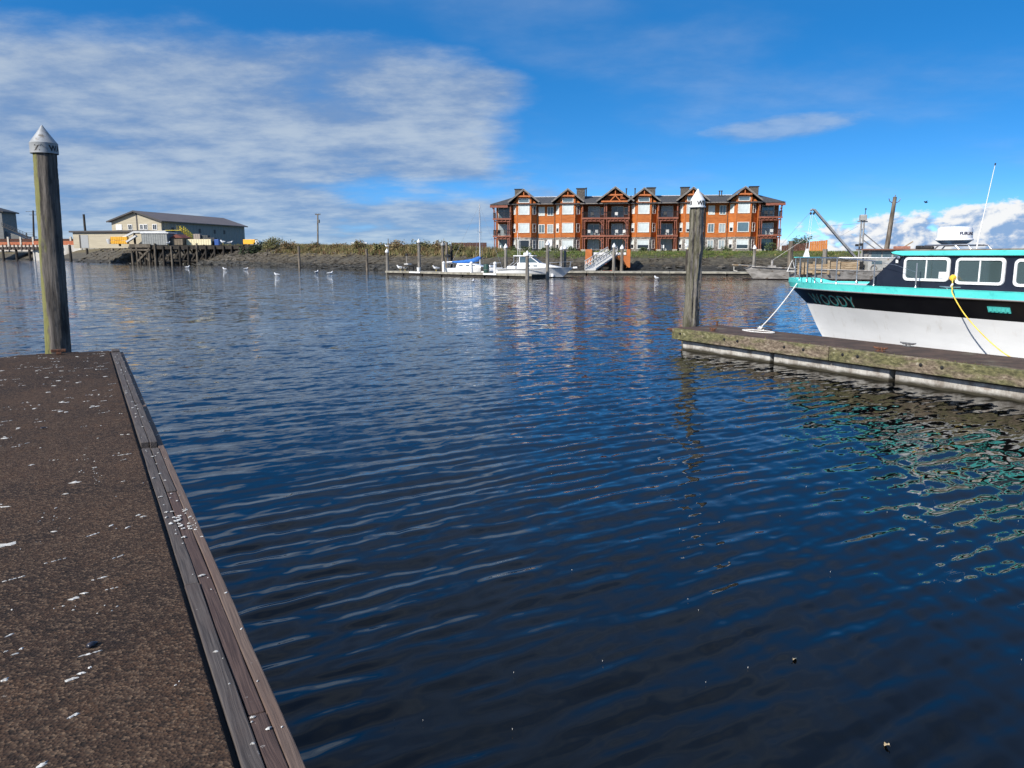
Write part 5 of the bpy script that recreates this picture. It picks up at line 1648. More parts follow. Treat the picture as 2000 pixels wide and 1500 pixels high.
for a in (("slim bare pile standing in the water off the scrubby bank, left of the others", -38.4, 138.6, 3.83, .22, M_PILE_F),
          ("bare brown pile in the water midway along the scrubby bank", -21.9, 115.9, 3.16, .20, M_PILE_F),
          ("white-capped pile with a thin pole at the far left end of the boat dock", -14.4, 88.6, 2.62, .17, M_PILE_G, M_CAP_WHITE, (0, 0), 4.07),
          ("tall white-capped pile behind the left part of the boat dock", -12.6, 104.2, 4.0, .21, M_PILE_G, M_CAP_WHITE),
          ("left pile of the close trio left of the sailboat", -9.3, 103.2, 3.6, .22, M_PILE_F, M_CAP_GREY),
          ("middle and tallest pile of the close trio left of the sailboat", -8.95, 105.4, 3.95, .20, M_PILE_F),
          ("right, darkest pile of the close trio left of the sailboat", -8.25, 104.6, 3.45, .21, M_PILE_K),
          ("white-capped pile behind the sailboat and the motor cruiser", -.77, 95.5, 3.2, .21, M_PILE_G, M_CAP_WHITE),
          ("stout white-capped pile in front of the motor cruiser's cabin", 1.40, 70.5, 2.25, .175, M_PILE_G, M_CAP_WHITE),
          ("tall white-capped pile in front of the motor cruiser's foredeck", 3.36, 72.6, 3.22, .17, M_PILE_G, M_CAP_WHITE),
          ("left of the two white-capped piles right of the cruiser's bow", 6.15, 95.8, 3.0, .17, M_PILE_G, M_CAP_WHITE),
          ("right of the two white-capped piles right of the cruiser's bow", 6.65, 96.4, 3.07, .19, M_PILE_G, M_CAP_WHITE),
          ("white-capped pile in front of the gangway landing, left one", 11.75, 88.6, 3.2, .19, M_PILE_G, M_CAP_WHITE),
          ("white-capped pile in front of the gangway landing, right one", 12.5, 87.4, 3.0, .19, M_PILE_F, M_CAP_WHITE),
          ("dark pile on the far float just left of the near gouged pile", 20.0, 87.6, 2.85, .22, M_PILE_K),
          ("thin white-capped pile behind the bow of the grey fishing boat", 27.4, 86.9, 3.0, .17, M_PILE_G, M_CAP_WHITE),
          ("stout brown pile rising behind the grey fishing boat's foredeck", 30.6, 84.5, 3.72, .28, M_PILE_F),
          ("grey pile behind the timber bin of the fishing boat", 34.4, 84.5, 2.85, .26, M_PILE_G),
          ("tall thin dark pole standing in the water left of the warehouse bank", -160.3, 290.2, 17.5, .42, M_PILE_K),
          ("short dark pile in the water near the pale retaining wall", -183.2, 319.0, 6.6, .55, M_PILE_K),
          ("short pile at the foot of the boulder bank left of the timber pier", -127.1, 245.0, 5.3, .42, M_PILE_F)):
    far_pile(*a)


def float_dock(name, label, a, b, w, z=.42, joints=3.0, seed=1):
    """far floating walkway from a to b (world xy), planked deck on dark floats"""
    a, b = Vector(a), Vector(b)
    L = (b - a).length; rz = math.atan2((b - a).y, (b - a).x)
    root = thing(name, label, 'dock', (a.x, a.y, 0), rz, 'floating docks on the far side')
    DK = mat('weathered_far_deck', (0.20, 0.185, 0.15), (0.34, 0.32, 0.26), (1.5, 6, 1), rough=.9, c3=(0.13, 0.115, 0.07), sc3=(.8, 2, 1))
    rng = random.Random(seed)
    n = max(1, int(L / joints))
    for k in range(n):
        x0, x1 = L * k / n + .02, L * (k + 1) / n - .02
        mb = MB((x0, 0, 0)); mb.box(x0, x1, 0, w, z - .10, z + rng.uniform(-.004, .004)); o = mb.build('deck_section', DK, root, bevel=.02); o.location = (x0, 0, 0)
        mb = MB((x0, 0, 0)); mb.box(x0 + .1, x1 - .1, .1, w - .1, -.4, z - .105); o = mb.build('float', M_DARKWOOD, root); o.location = (x0, 0, 0)
        mb = MB((x0, 0, 0)); mb.box(x0, x1, -.06, -.005, z - .20, z - .01); o = mb.build('rub_board', DK, root); o.location = (x0, 0, 0)
    return root, L, rz


dA, LA, rA = float_dock('floating_dock', 'weathered floating dock with the sailboat and cruiser alongside', (-14.6, 88.3), (1.9, 71.9), 2.3, seed=3)
dB, LB, rB = float_dock('floating_dock', 'long low float in front of the orange building, gangway foot on it', (5.4, 86.4), (44, 78.6), 2.2, seed=5)
WH = mat('white_paint', (0.66, 0.67, 0.66), (0.76, 0.76, 0.75), (4, 4, 4), rough=.5)
for k, x in enumerate((4.6, 16.6)):
    mb = MB((x, -.07, .3)); mb.box(x, x + 1.9, -.13, -.062, .24, .40); o = mb.build('fender_board', WH, dA, bevel=.02); o.location = (x, -.07, .3)


def on_dock(d, x, y, z=.42):
    r = d.rotation_euler.z
    return Vector((d.location.x + x * math.cos(r) - y * math.sin(r), d.location.y + x * math.sin(r) + y * math.cos(r), z))


# white power pedestals on the dock
for x, lab in ((9.7, 'white power pedestal on the dock at the stern of the sailboat'), (14.1, 'white power pedestal on the dock in front of the sailboat cabin'), (17.6, 'white power pedestal on the dock between sailboat and cruiser')):
    p = on_dock(dA, x, .6)
    r = thing('power_pedestal', lab, 'pedestal', p, rA, 'power pedestals on the dock')
    mb = MB(); mb.box(-.12, .12, -.10, .10, 0, .85); mb.build('post', WH, r, bevel=.02)
    mb = MB(); mb.lathe([(.10, .85), (.17, .88), (.17, 1.02), (.05, 1.12)], 10); mb.build('lamp_head', WH, r, smooth=True)
# small stuff on the dock: hoist with scale, buckets, crab floats, tarp heap
p = on_dock(dA, 2.6, 1.2); r = thing('fish_scale', 'small dark fish-weighing stand with a white tray at the left end of the boat dock', 'stand', p, rA)
mb = MB(); mb.box(-.55, .75, -.35, .35, .50, .56); mb.build('table', M_PILE_K, r)
for a in (-.5, .7):
    for c in (-.3, .3):
        mb = MB((a, c, 0)); mb.box(a - .04, a + .04, c - .04, c + .04, 0, .5); o = mb.build('leg', M_PILE_K, r); o.location = (a, c, 0)
mb = MB(); mb.tube([(-.1, 0, .56), (-.1, 0, 1.75)], .06, 8); mb.build('post', M_PILE_G, r)
mb = MB(); mb.lathe([(.14, 1.75), (.16, 1.85), (.14, 1.95)], 10, (-.1, 0, 0)); mb.build('dial', M_BLACK, r)
mb = MB(); mb.box(-.3, .45, -.25, .25, .74, .82); mb.build('tray', WH, r)


def gull(label, x, y, z, rz, s=1.0, standing=True, wings=False, group='gulls', dark=False):
    """gull: one smooth body with head, neck and tail; legs, bill and folded grey wings"""
    root = thing('gull', label, 'gull', (x, y, z), rz, group)
    bw = WHB if not dark else M_BLACK
    h = .16 if standing else .02
    mb = MB()
    mb.tube([(-.30 * s, 0, (h + .10) * s), (-.20 * s, 0, (h + .09) * s), (-.05 * s, 0, (h + .085) * s), (.10 * s, 0, (h + .10) * s), (.17 * s, 0, (h + .16) * s), (.19 * s, 0, (h + .22) * s), (.235 * s, 0, (h + .245) * s), (.27 * s, 0, (h + .24) * s)],
            [.02 * s, .06 * s, .095 * s, .085 * s, .055 * s, .045 * s, .048 * s, .015 * s], 10)
    mb.build('body', bw, root, smooth=True, angle=80)
    for sg in (-1, 1):
        mb = MB()
        if wings:
            mb.add([(.10 * s, sg * .05 * s, h + .15 * s), (.08 * s, sg * .35 * s, h + .30 * s), (-.06 * s, sg * .70 * s, h + .24 * s), (-.10 * s, sg * .34 * s, h + .27 * s), (-.10 * s, sg * .05 * s, h + .14 * s)], [(0, 1, 3, 4), (1, 2, 3)])
        else:
            mb.tube([(.08 * s, sg * .075 * s, (h + .12) * s), (-.08 * s, sg * .085 * s, (h + .12) * s), (-.33 * s, sg * .03 * s, (h + .10) * s)], [.035 * s, .045 * s, .008 * s], 6)
        mb.build('wing', GREYW if not dark else M_BLACK, root, smooth=True)
    mb = MB(); mb.tube([(.265 * s, 0, (h + .238) * s), (.32 * s, 0, (h + .225) * s)], [.014 * s, .004 * s], 6); mb.build('bill', M_YELLOW if not dark else M_BLACK, root)
    if standing:
        for sg in (-1, 1):
            mb = MB((0, sg * .035, 0)); mb.tube([(0, sg * .035 * s, 0), (0, sg * .035 * s, (h + .03) * s)], .008 * s, 5); o = mb.build('leg', M_YELLOW, root); o.location = (0, sg * .035, 0)
    return root


WHB = mat('gull_white', (0.72, 0.73, 0.74), rough=.8); GREYW = mat('gull_grey_wing', (0.32, 0.34, 0.37), rough=.8)
p = on_dock(dA, 1.5, 1.0); gull('left of two gulls standing close together at the left end of the boat dock', p.x, p.y, p.z, R(180), 1.5)
p = on_dock(dA, 2.0, 1.3); gull('right of two gulls standing close together at the left end of the boat dock', p.x, p.y, p.z, R(20), 1.3)
p = on_dock(dA, 7.2, 1.6); gull('gull with raised tail standing mid-dock left of the sailboat', p.x, p.y, p.z, R(200), 1.5)
p = on_dock(dA, 4.9, 1.0, .42); r = thing('bucket', 'pale bucket on the boat dock beside the tall capped pile', 'bucket', p, 0); mb = MB(); mb.lathe([(.17, 0), (.22, .42), (.20, .42), (.15, .04)], 14); mb.build('shell', WH, r, smooth=True); mb = MB(); mb.tube([(.2 * math.cos(a), 0, .42 + .16 * math.sin(a)) for a in [i * .3 for i in range(11)]], .012, 5); mb.build('handle', M_IRON, r)

# gulls: on the water, on piles, one flying dark bird
for x, y, rz, s, lab in ((-58, 137, 0, 1.6, 'white gull floating left of the others, under the warehouse pier'), (-43.5, 116, 2.6, 1.5, 'white gull floating on the water below the middle of the pier'), (-42, 121, .3, 1.3, 'smaller white gull floating beside the one below the pier'),
                         (-25.5, 83, 2.9, 1.2, 'white gull floating well out from the bank, right of the pier'), (-24.5, 96, 1.2, 1.3, 'white gull on the water below the slim bare pile'), (-21.4, 90, .2, 1.3, 'white gull on the water just right of its twin below the slim pile'),
                         (-3.2, 63, 1.6, .9, 'small gull swimming in front of the boat dock'), (13.4, 71, 2.0, 1.1, 'gull floating off the far float below the orange building')):
    gull(lab, x, y, -.03, rz, s, False, group='gulls on the water')
gull('gull perched on the dark pile beside the near gouged pile', 20.0, 87.6, 2.85, R(150), 1.5, group='perched gulls')
gull('gull perched on top of the white-capped pile with the thin pole', -14.4, 88.6, 2.98, R(160), 1.0, group='perched gulls')
fb = gull('dark bird flying in the blue sky right of the leaning pole', 33.0, 62, 6.25, R(180), .55, False, True, 'birds in the air', True)

# ------------------------------------------------------------------ motor cruiser
BOATW = mat('white_gelcoat', (0.74, 0.75, 0.75), (0.80, 0.80, 0.80), (2, 2, 2), rough=.3)
TINT = mat('tinted_boat_glass', (0.05, 0.08, 0.10), (0.09, 0.13, 0.15), (2, 2, 2), rough=.08)
RAILM = mat('bright_rail', (0.6, 0.6, 0.6), rough=.3, metal=.8)


def loft_hull(L, B, zs, rake, zg, keel=-.35, n=26, sheer=.0):
    """simple pointed hull, bow to +x, lofted over heights zs"""
    mb = MB(); rows = []
    for z in zs:
        f = (z - zs[0]) / (zs[-1] - zs[0])
        row = []
        xb = L - rake * (1 - f)
        for sg in (-1, 1):
            r = []
            for i in range(n + 1):
                u = i / n
                x = xb * u
                b = B / 2 * (.72 + .28 * f) * (1 - u ** (2.2 + 1.6 * f)) * (.93 + .07 * min(1, u * 4))
                zz = z + sheer * f * (u ** 2)
                r.append((x, sg * b, zz))
            row.append(r)
        rows.append(row)
    for s in (0, 1):
        vs = [p for row in rows for p in row[s]]; fs = []
        m = n + 1
        for j in range(len(zs) - 1):
            for i in range(n):
                a = j * m + i; fs.append((a, a + 1, a + m + 1, a + m))
        mb.add(vs, fs)
    for j in range(len(zs) - 1):
        a, b = rows[j], rows[j + 1]
        mb.add([a[0][0], a[1][0], b[1][0], b[0][0]], [(0, 1, 2, 3)])
    top = rows[-1]
    vs = [q for i in range(n + 1) for q in (top[0][i], top[1][i])]
    mb.add(vs, [(2 * i, 2 * i + 1, 2 * i + 3, 2 * i + 2) for i in range(n)])
    return mb


def make_cruiser():
    root = thing('motor_cruiser', 'white motor cruiser with hardtop and bow rail at the right end of the boat dock', 'boat', (-1.35, 77.2, 0), R(-12))
    loft_hull(7.6, 2.7, [-.3, 0, .3, .6, .85], 1.5, .85, sheer=.16).build('hull', BOATW, root, smooth=True, angle=50)
    loft_hull(7.62, 2.74, [-.31, -.1, .06], .9, .05).build('boot_stripe', mat('black_boot_stripe', (0.015, 0.015, 0.02)), root, smooth=True)
    mb = MB(); mb.bar((.1, -1.36, .80), (4.6, -1.34, .82), .03, .05); mb.build('rub_rail', M_IRON, root)
    mb = MB(); mb.prism([(2.1, .85), (6.4, .98), (5.6, 1.16), (4.3, 1.42), (3.9, 1.45), (2.1, 1.45)], 'y', -1.05, 1.05); mb.build('cabin', BOATW, root, bevel=.08)
    for x in (3.25, 3.95):
        mb = MB((x, -1.06, 1.1)); mb.box(x - .2, x + .2, -1.075, -1.05, 1.08, 1.20); o = mb.build('porthole', TINT, root, bevel=.03); o.location = (x, -1.06, 1.1)
    mb = MB(); mb.add([(2.35, -1.0, 1.45), (4.25, -.95, 1.43), (3.35, -.85, 2.05), (2.35, -.9, 2.05)], [(0, 1, 2, 3)]); mb.build('side_window', TINT, root)
    mb = MB(); mb.add([(2.35, 1.0, 1.45), (4.25, .95, 1.43), (3.35, .85, 2.05), (2.35, .9, 2.05)], [(0, 1, 2, 3)]); mb.build('side_window', TINT, root)
    mb = MB(); mb.add([(4.27, -.95, 1.43), (4.27, .95, 1.43), (3.37, .85, 2.05), (3.37, -.85, 2.05)], [(0, 1, 2, 3)]); mb.build('windscreen', TINT, root)
    for a, b in (((4.26, -.96, 1.43), (3.36, -.86, 2.07)), ((3.0, -.98, 1.44), (3.36, -.86, 2.07)), ((4.26, .96, 1.43), (3.36, .86, 2.07)), ((2.33, -.98, 1.43), (2.33, -.9, 2.07)), ((2.33, .98, 1.43), (2.33, .9, 2.07)), ((4.27, 0, 1.43), (3.37, 0, 2.07))):
        mb = MB(); mb.bar(a, b, .07, .07); mb.build('window_post', BOATW, root)
    mb = MB(); mb.box(1.7, 3.75, -1.0, 1.0, 2.06, 2.16); ht = mb.build('hardtop', BOATW, root, bevel=.04)
    mb = MB(); mb.box(2.6, 3.3, -.3, .3, 2.16, 2.42); mb.build('radar_box', BOATW, ht, bevel=.06)
    for y in (-.85, .85):
        mb = MB(); mb.tube([(1.75, y, 2.1), (1.75, y, 1.5), (1.0, y * 1.2, .95)], .03, 6); mb.build('hardtop_leg', RAILM, root, smooth=True)
    mb = MB(); mb.tube([(1.9, .4, 2.16), (1.85, .4, 4.6)], .02, 6); mb.build('antenna', BOATW, root)
    mb = MB(); mb.tube([(2.3, -.5, 2.16), (2.28, -.5, 4.0)], .016, 6); mb.build('antenna', BOATW, root)
    for sg in (-1, 1):
        pts = [(5.0, sg * .95, 1.45), (6.2, sg * .60, 1.5), (7.2, sg * .18, 1.55), (7.5, 0, 1.55)]
        mb = MB(); mb.tube(pts, .02, 6)
        for x, y, z in pts[:-1]: mb.tube([(x, y, .92), (x + .12, y, z)], .018, 6)
        mb.build('bow_rail', RAILM, root, smooth=True)
    mb = MB(); mb.box(-.5, .0, -1.0, 1.0, .15, .22); mb.build('swim_step', BOATW, root, bevel=.02)
    mb = MB(); mb.tube([(7.55, 0, .95), (7.95, 0, .97)], .10, 8); mb.build('pulpit', BOATW, root)
    mb = MB(); mb.lathe([(.02, .0), (.16, .12), (.16, .28), (.02, .4)], 12, (5.6, -.62, -.02)); mb.build('fender', BOATW, root, smooth=True)
    mb = MB(); mb.box(1.1, 1.9, -1.02, 1.02, .85, 1.12); mb.build('cockpit_coaming', BOATW, root, bevel=.05)


make_cruiser()


def make_sailboat():
    root = thing('sailboat', 'white sailboat with bare mast and blue sail cover behind the boat dock', 'boat', (-6.9, 83.2, 0), R(-26))
    loft_hull(6.6, 2.3, [-.3, 0, .3, .6, .82], .9, .82, sheer=.12).build('hull', BOATW, root, smooth=True, angle=50)
    mb = MB(); mb.prism([(1.3, .82), (4.6, .86), (4.2, 1.05), (3.3, 1.30), (1.5, 1.34)], 'y', -.75, .75); mb.build('cabin', BOATW, root, bevel=.06)
    for x in (2.0, 2.8, 3.5):
        mb = MB((x, -.76, 1.1)); mb.box(x - .22, x + .22, -.775, -.748, 1.05, 1.17); o = mb.build('porthole', TINT, root, bevel=.02); o.location = (x, -.76, 1.1)
    mb = MB(); mb.tube([(3.9, 0, 1.0), (3.88, 0, 7.5)], [.07, .05], 8); mast = mb.build('mast', mat('pale_aluminium', (0.55, 0.56, 0.57), rough=.4, metal=.3), root, smooth=True)
    mb = MB(); mb.bar((3.88, -.55, 4.6), (3.88, .55, 4.6), .04, .04); mb.build('spreader', RAILM, mast)
    for q in ((6.5, 0, .95), (.1, 0, .85), (3.8, 1.0, .8), (3.8, -1.0, .8)):
        mb = MB(); mb.tube([(3.88, 0, 7.4), q], .010, 4); mb.build('stay', RAILM, mast)
    # sail bundled on the boom under a blue cover
    mb = MB(); mb.tube([(3.95, 0, 1.98), (3.7, 0, 1.80), (3.0, 0, 1.60), (2.0, 0, 1.50), (1.0, 0, 1.46), (.5, 0, 1.48)], [.13, .26, .22, .18, .13, .07], 10); mb.build('sail_cover', mat('bright_blue_canvas', (0.015, 0.10, 0.36), (0.025, 0.16, 0.48), (3, 3, 3), rough=.8, bump=.4, bdist=.05), root, smooth=True)
    mb = MB(); mb.tube([(.5, 0, 1.48), (-.2, 0, 1.44)], .06, 8); mb.build('boom_end', BOATW, root)
    mb = MB(); mb.lathe([(.02, -.03), (.28, .0), (.30, .22), (.12, .34), (.02, .36)], 14, (-.25, .3, 1.95)); mb.build('kettle_grill', M_BLACK, root, smooth=True)
    mb = MB(); mb.tube([(-.25, .3, .85), (-.25, .3, 1.95)], .025, 6); mb.build('grill_post', RAILM, root)
    for sg in (-1, 1):
        mb = MB(); mb.tube([(.15, sg * .95, .8), (.15, sg * .95, 1.32), (1.2, sg * 1.05, 1.32), (1.2, sg * 1.05, .8)], .016, 6); mb.build('stern_rail', RAILM, root, smooth=True)
        mb = MB(); mb.tube([(5.3, sg * .55, .9), (5.4, sg * .5, 1.35), (6.4, 0, 1.42)], .016, 6); mb.build('bow_rail', RAILM, root, smooth=True)
    mb = MB(); mb.box(4.75, 5.35, -.4, .4, .95, 1.15); mb.build('hatch', BOATW, root, bevel=.04)


make_sailboat()


def make_skiff():
    root = thing('small_skiff', 'small white open skiff with outboard motor between sailboat and cruiser', 'boat', (-2.9, 79.9, 0), R(-30))
    loft_hull(2.6, 1.3, [-.15, .1, .35, .55], .5, .55, sheer=.1).build('hull', BOATW, root, smooth=True, angle=50)
    mb = MB(); mb.box(-.35, .02, -.18, .18, .45, 1.0); mb.build('outboard_cowl', M_BLACK, root, bevel=.06)
    mb = MB(); mb.box(.7, 1.0, -.55, .55, .56, .62); mb.build('thwart', BOATW, root)


make_skiff()
p = on_dock(dA, 15.6, 1.3); r = thing('barrel', 'dark green barrel on the dock right of the sailboat cabin', 'barrel', p, 0)
mb = MB(); mb.lathe([(.26, 0), (.30, .25), (.30, .6), (.26, .85), (.24, .86)], 14); mb.build('shell', mat('dark_green_plastic', (0.02, 0.06, 0.05), rough=.5), r, smooth=True)
mb = MB(); mb.lathe([(.305, .28), (.315, .30), (.305, .32)], 14); mb.build('hoop', M_IRON, r)

# ------------------------------------------------------------------ gangway, its orange landing, path edge, fences
def make_landing():
    OR = mat('orange_landing_wall', (0.40, 0.115, 0.025), (0.50, 0.155, 0.035), (1, 1, 2), rough=.7, c3=(0.42, 0.10, 0.02), sc3=(2, 2, 2))
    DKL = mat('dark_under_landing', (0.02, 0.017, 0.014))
    root = thing('gangway_landing', 'orange-walled landing built into the bank at the head of the gangway', 'landing', (9.5, 99.5, 0), R(-7))
    mb = MB(); mb.box(.0, .85, 0, 2.6, 1.0, 2.95); mb.build('left_wing_wall', OR, root, bevel=.03)
    mb = MB(); mb.prism([(3.3, 2.2), (4.4, 1.5), (5.6, .62), (5.75, .62), (5.75, 2.15), (3.6, 2.15)], 'y', -.3, .0); mb.build('right_wing_wall', OR, root)
    mb = MB(); mb.box(5.3, 5.78, .01, 2.6, .6, 2.95); mb.build('right_wing_wall', OR, root, bevel=.03)
    mb = MB(); mb.box(.86, 5.29, .3, 2.8, 2.02, 2.14); mb.build('deck', M_PILE_G, root)
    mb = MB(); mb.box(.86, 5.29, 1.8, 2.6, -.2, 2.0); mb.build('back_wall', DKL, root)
    for x0, x1 in ((.95, 2.6), (3.9, 5.25)):
        mb = MB((x0, .3, 2)); 
        for z in (2.55, 2.95): mb.bar((x0, .34, z), (x1, .34, z), .05, .06)
        n = 4
        for k in range(n + 1): mb.bar((x0 + (x1 - x0) * k / n, .34, 2.14), (x0 + (x1 - x0) * k / n, .34, 2.95), .05, .05)
        o = mb.build('guard_rail', M_PILE_G, root); o.location = (x0, .3, 2)
        mb = MB((x0, .3, 2)); mb.box(x0 + .05, x1 - .05, .30, .335, 2.25, 2.55); o = mb.build('guard_panel', WH, root); o.location = (x0, .3, 2)
    for x in (2.2, 3.6):
        mb = MB((x, .4, 0)); mb.box(x - .12, x + .12, .35, .6, -.5, 2.02); o = mb.build('post', M_PILE_F, root); o.location = (x, .4, 0)
    mb = MB(); mb.box(2.35, 3.5, .2, 1.2, .0, .25); mb.lathe([(.75, .85), (.74, .95), (.5, 1.25), (.05, 1.35)], 16, (2.1, -.1, .2)); mb.build('upturned_dinghy', mat('orange_red_hull', (0.45, 0.10, 0.04), rough=.5), root, smooth=True)

    g = thing('gangway', 'pale metal gangway with railings sloping from the orange landing down to the float', 'gangway', (0, 0, 0))
    AL = mat('pale_gangway_metal', (0.50, 0.49, 0.46), (0.62, 0.61, 0.58), (4, 4, 4), rough=.5)
    a0, b0 = Vector((9.0, 88.2, .5)), Vector((13.0, 99.4, 2.2))
    d = (b0 - a0); side = Vector((d.y, -d.x, 0)).normalized()
    mb = MB(); mb.bar(a0, b0, 1.2, .10); mb.build('tread_deck', AL, g)
    for sg, nm in ((-.62, 'railing'), (.62, 'railing')):
        o2 = side * sg
        mb = MB()
        for h in (.08, .55, 1.05): mb.bar(a0 + o2 + Vector((0, 0, h)), b0 + o2 + Vector((0, 0, h)), .07, .08 if h > .1 else .2)
        n = 16
        for k in range(n + 1):
            q = a0 + d * (k / n) + o2
            mb.bar(q, q + Vector((0, 0, 1.05)), .05, .05)
            if k < n and k % 2 == 0: mb.bar(q + Vector((0, 0, .08)), a0 + d * ((k + 1) / n) + o2 + Vector((0, 0, 1.05)), .035, .035)
        tag(mb.build(nm, AL, g), kind='stuff')


make_landing()

r = thing('path_edge', 'pale path edge along the lawn in front of the orange building', 'kerb', (0, 0, 0))
pts = [(-6, 117.0, 2.78), (2, 114.3, 2.76), (9.2, 112.6, 2.74)]
mb = MB(); mb.tube(pts, .09, 6); mb.build('kerb', mat('pale_concrete', (0.45, 0.43, 0.38), rough=.9), r)


def board_fence(name, label, a, b, z0, h, bw, m, cat='fence', taper=None):
    a, b = Vector(a), Vector(b); L = (b - a).length; rz = math.atan2((b - a).y, (b - a).x)
    root = thing(name, label, cat, (a.x, a.y, z0), rz)
    n = int(L / bw)
    rng = random.Random(int(L * 10))
    for k in range(n):
        x = k * L / n; hh = h if not taper else h + (taper - h) * k / n
        mb = MB((x, 0, 0)); mb.box(x + .012, x + L / n - .012, -.02, .02, 0, hh + rng.uniform(-.02, .02)); o = mb.build('board', m, root); o.location = (x, 0, 0)
    for z in (.3, h * .7):
        mb = MB(); mb.box(0, L, .02, .08, z, z + .1); mb.build('rail', m, root)
    return root


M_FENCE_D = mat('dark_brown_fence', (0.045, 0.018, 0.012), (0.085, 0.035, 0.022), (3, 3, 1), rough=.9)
M_FENCE_O = mat('orange_cedar_board', (0.34, 0.11, 0.02), (0.46, 0.17, 0.035), (3, 3, 1), rough=.8)
board_fence('board_fence', 'dark brown board fence left of the orange building behind the mast', (-10.4, 132), (-4.3, 130.5), 2.6, 1.75, .3, M_FENCE_D)
board_fence('timber_screen', 'tall orange timber screen on the bank right of the orange building, lit side', (44.9, 116.2), (47.0, 114.8), 2.5, 1.75, .3, M_FENCE_O, 'screen', 1.95)
board_fence('timber_screen', 'low dark-shaded timber screen joining the orange one right of the building', (41.6, 118.8), (44.85, 116.3), 2.5, 1.2, .35, M_FENCE_D, 'screen', 1.6)  # dark boards give this side of the screen its shade by colour alone


def utility_pole(label, base, top, r, arms, m=M_PILE_F):
    root = thing('utility_pole', label, 'pole', (base[0], base[1], base[2]), 0, 'utility poles')
    t = Vector(top) - Vector(base)
    mb = MB(); mb.tube([(0, 0, -1), t], [r * 1.15, r * .8], 10); mb.build('shaft', m, root, smooth=True)
    for z, w in arms:
        c = t * ((t.z - z) / t.z)
        mb = MB(); mb.bar(c + Vector((-w / 2, 0, 0)), c + Vector((w / 2, 0, 0)), .14, .16); o = mb.build('crossarm', m, root)
        for k in (-1, -.5, .5, 1):
            q = c + Vector((w / 2 * k * .92, 0, .08)); mb = MB(); mb.tube([q, q + Vector((0, 0, .25))], .06, 6); mb.build('insulator', M_IRON, o)
    return root


up1 = utility_pole('utility pole with crossarm beside the far-left building', (-260.6, 420, 9), (-259.2, 420, 26.4), .5, ((.6, 8.0), (2.4, 4.0)), M_PILE_K)
up2 = utility_pole('utility pole with crossarm behind the scrubby bank left of centre', (-47.95, 190, 4), (-47.6, 190, 12.3), .19, ((.2, 1.3),))
mb = MB(); mb.lathe([(.25, 0), (.25, .8)], 10, (.55, 0, 6.1)); mb.build('transformer', M_IRON, up2, smooth=True)
up3 = thing('leaning_pole', 'leaning bare pole with two curved top brackets behind the near boat cabin', 'pole', (36.7, 75.5, 0))
mb = MB(); mb.tube([(-.17, 0, -2), (.02, 0, 2.4), (.46, 0, 7.75)], [.27, .24, .17], 12); mb.build('shaft', M_PILE_F, up3, smooth=True)
for sg in (-1, 1):
    mb = MB(); mb.tube([(.43 + sg * .1, 0, 7.15), (.43 + sg * .46, 0, 7.34), (.43 + sg * .55, 0, 7.6)], .04, 6); mb.build('bracket', M_IRON, up3, smooth=True)
mb = MB(); mb.tube([(.46, 0, 7.75), (.48, 0, 7.95)], .045, 6); mb.build('tip', M_IRON, up3)


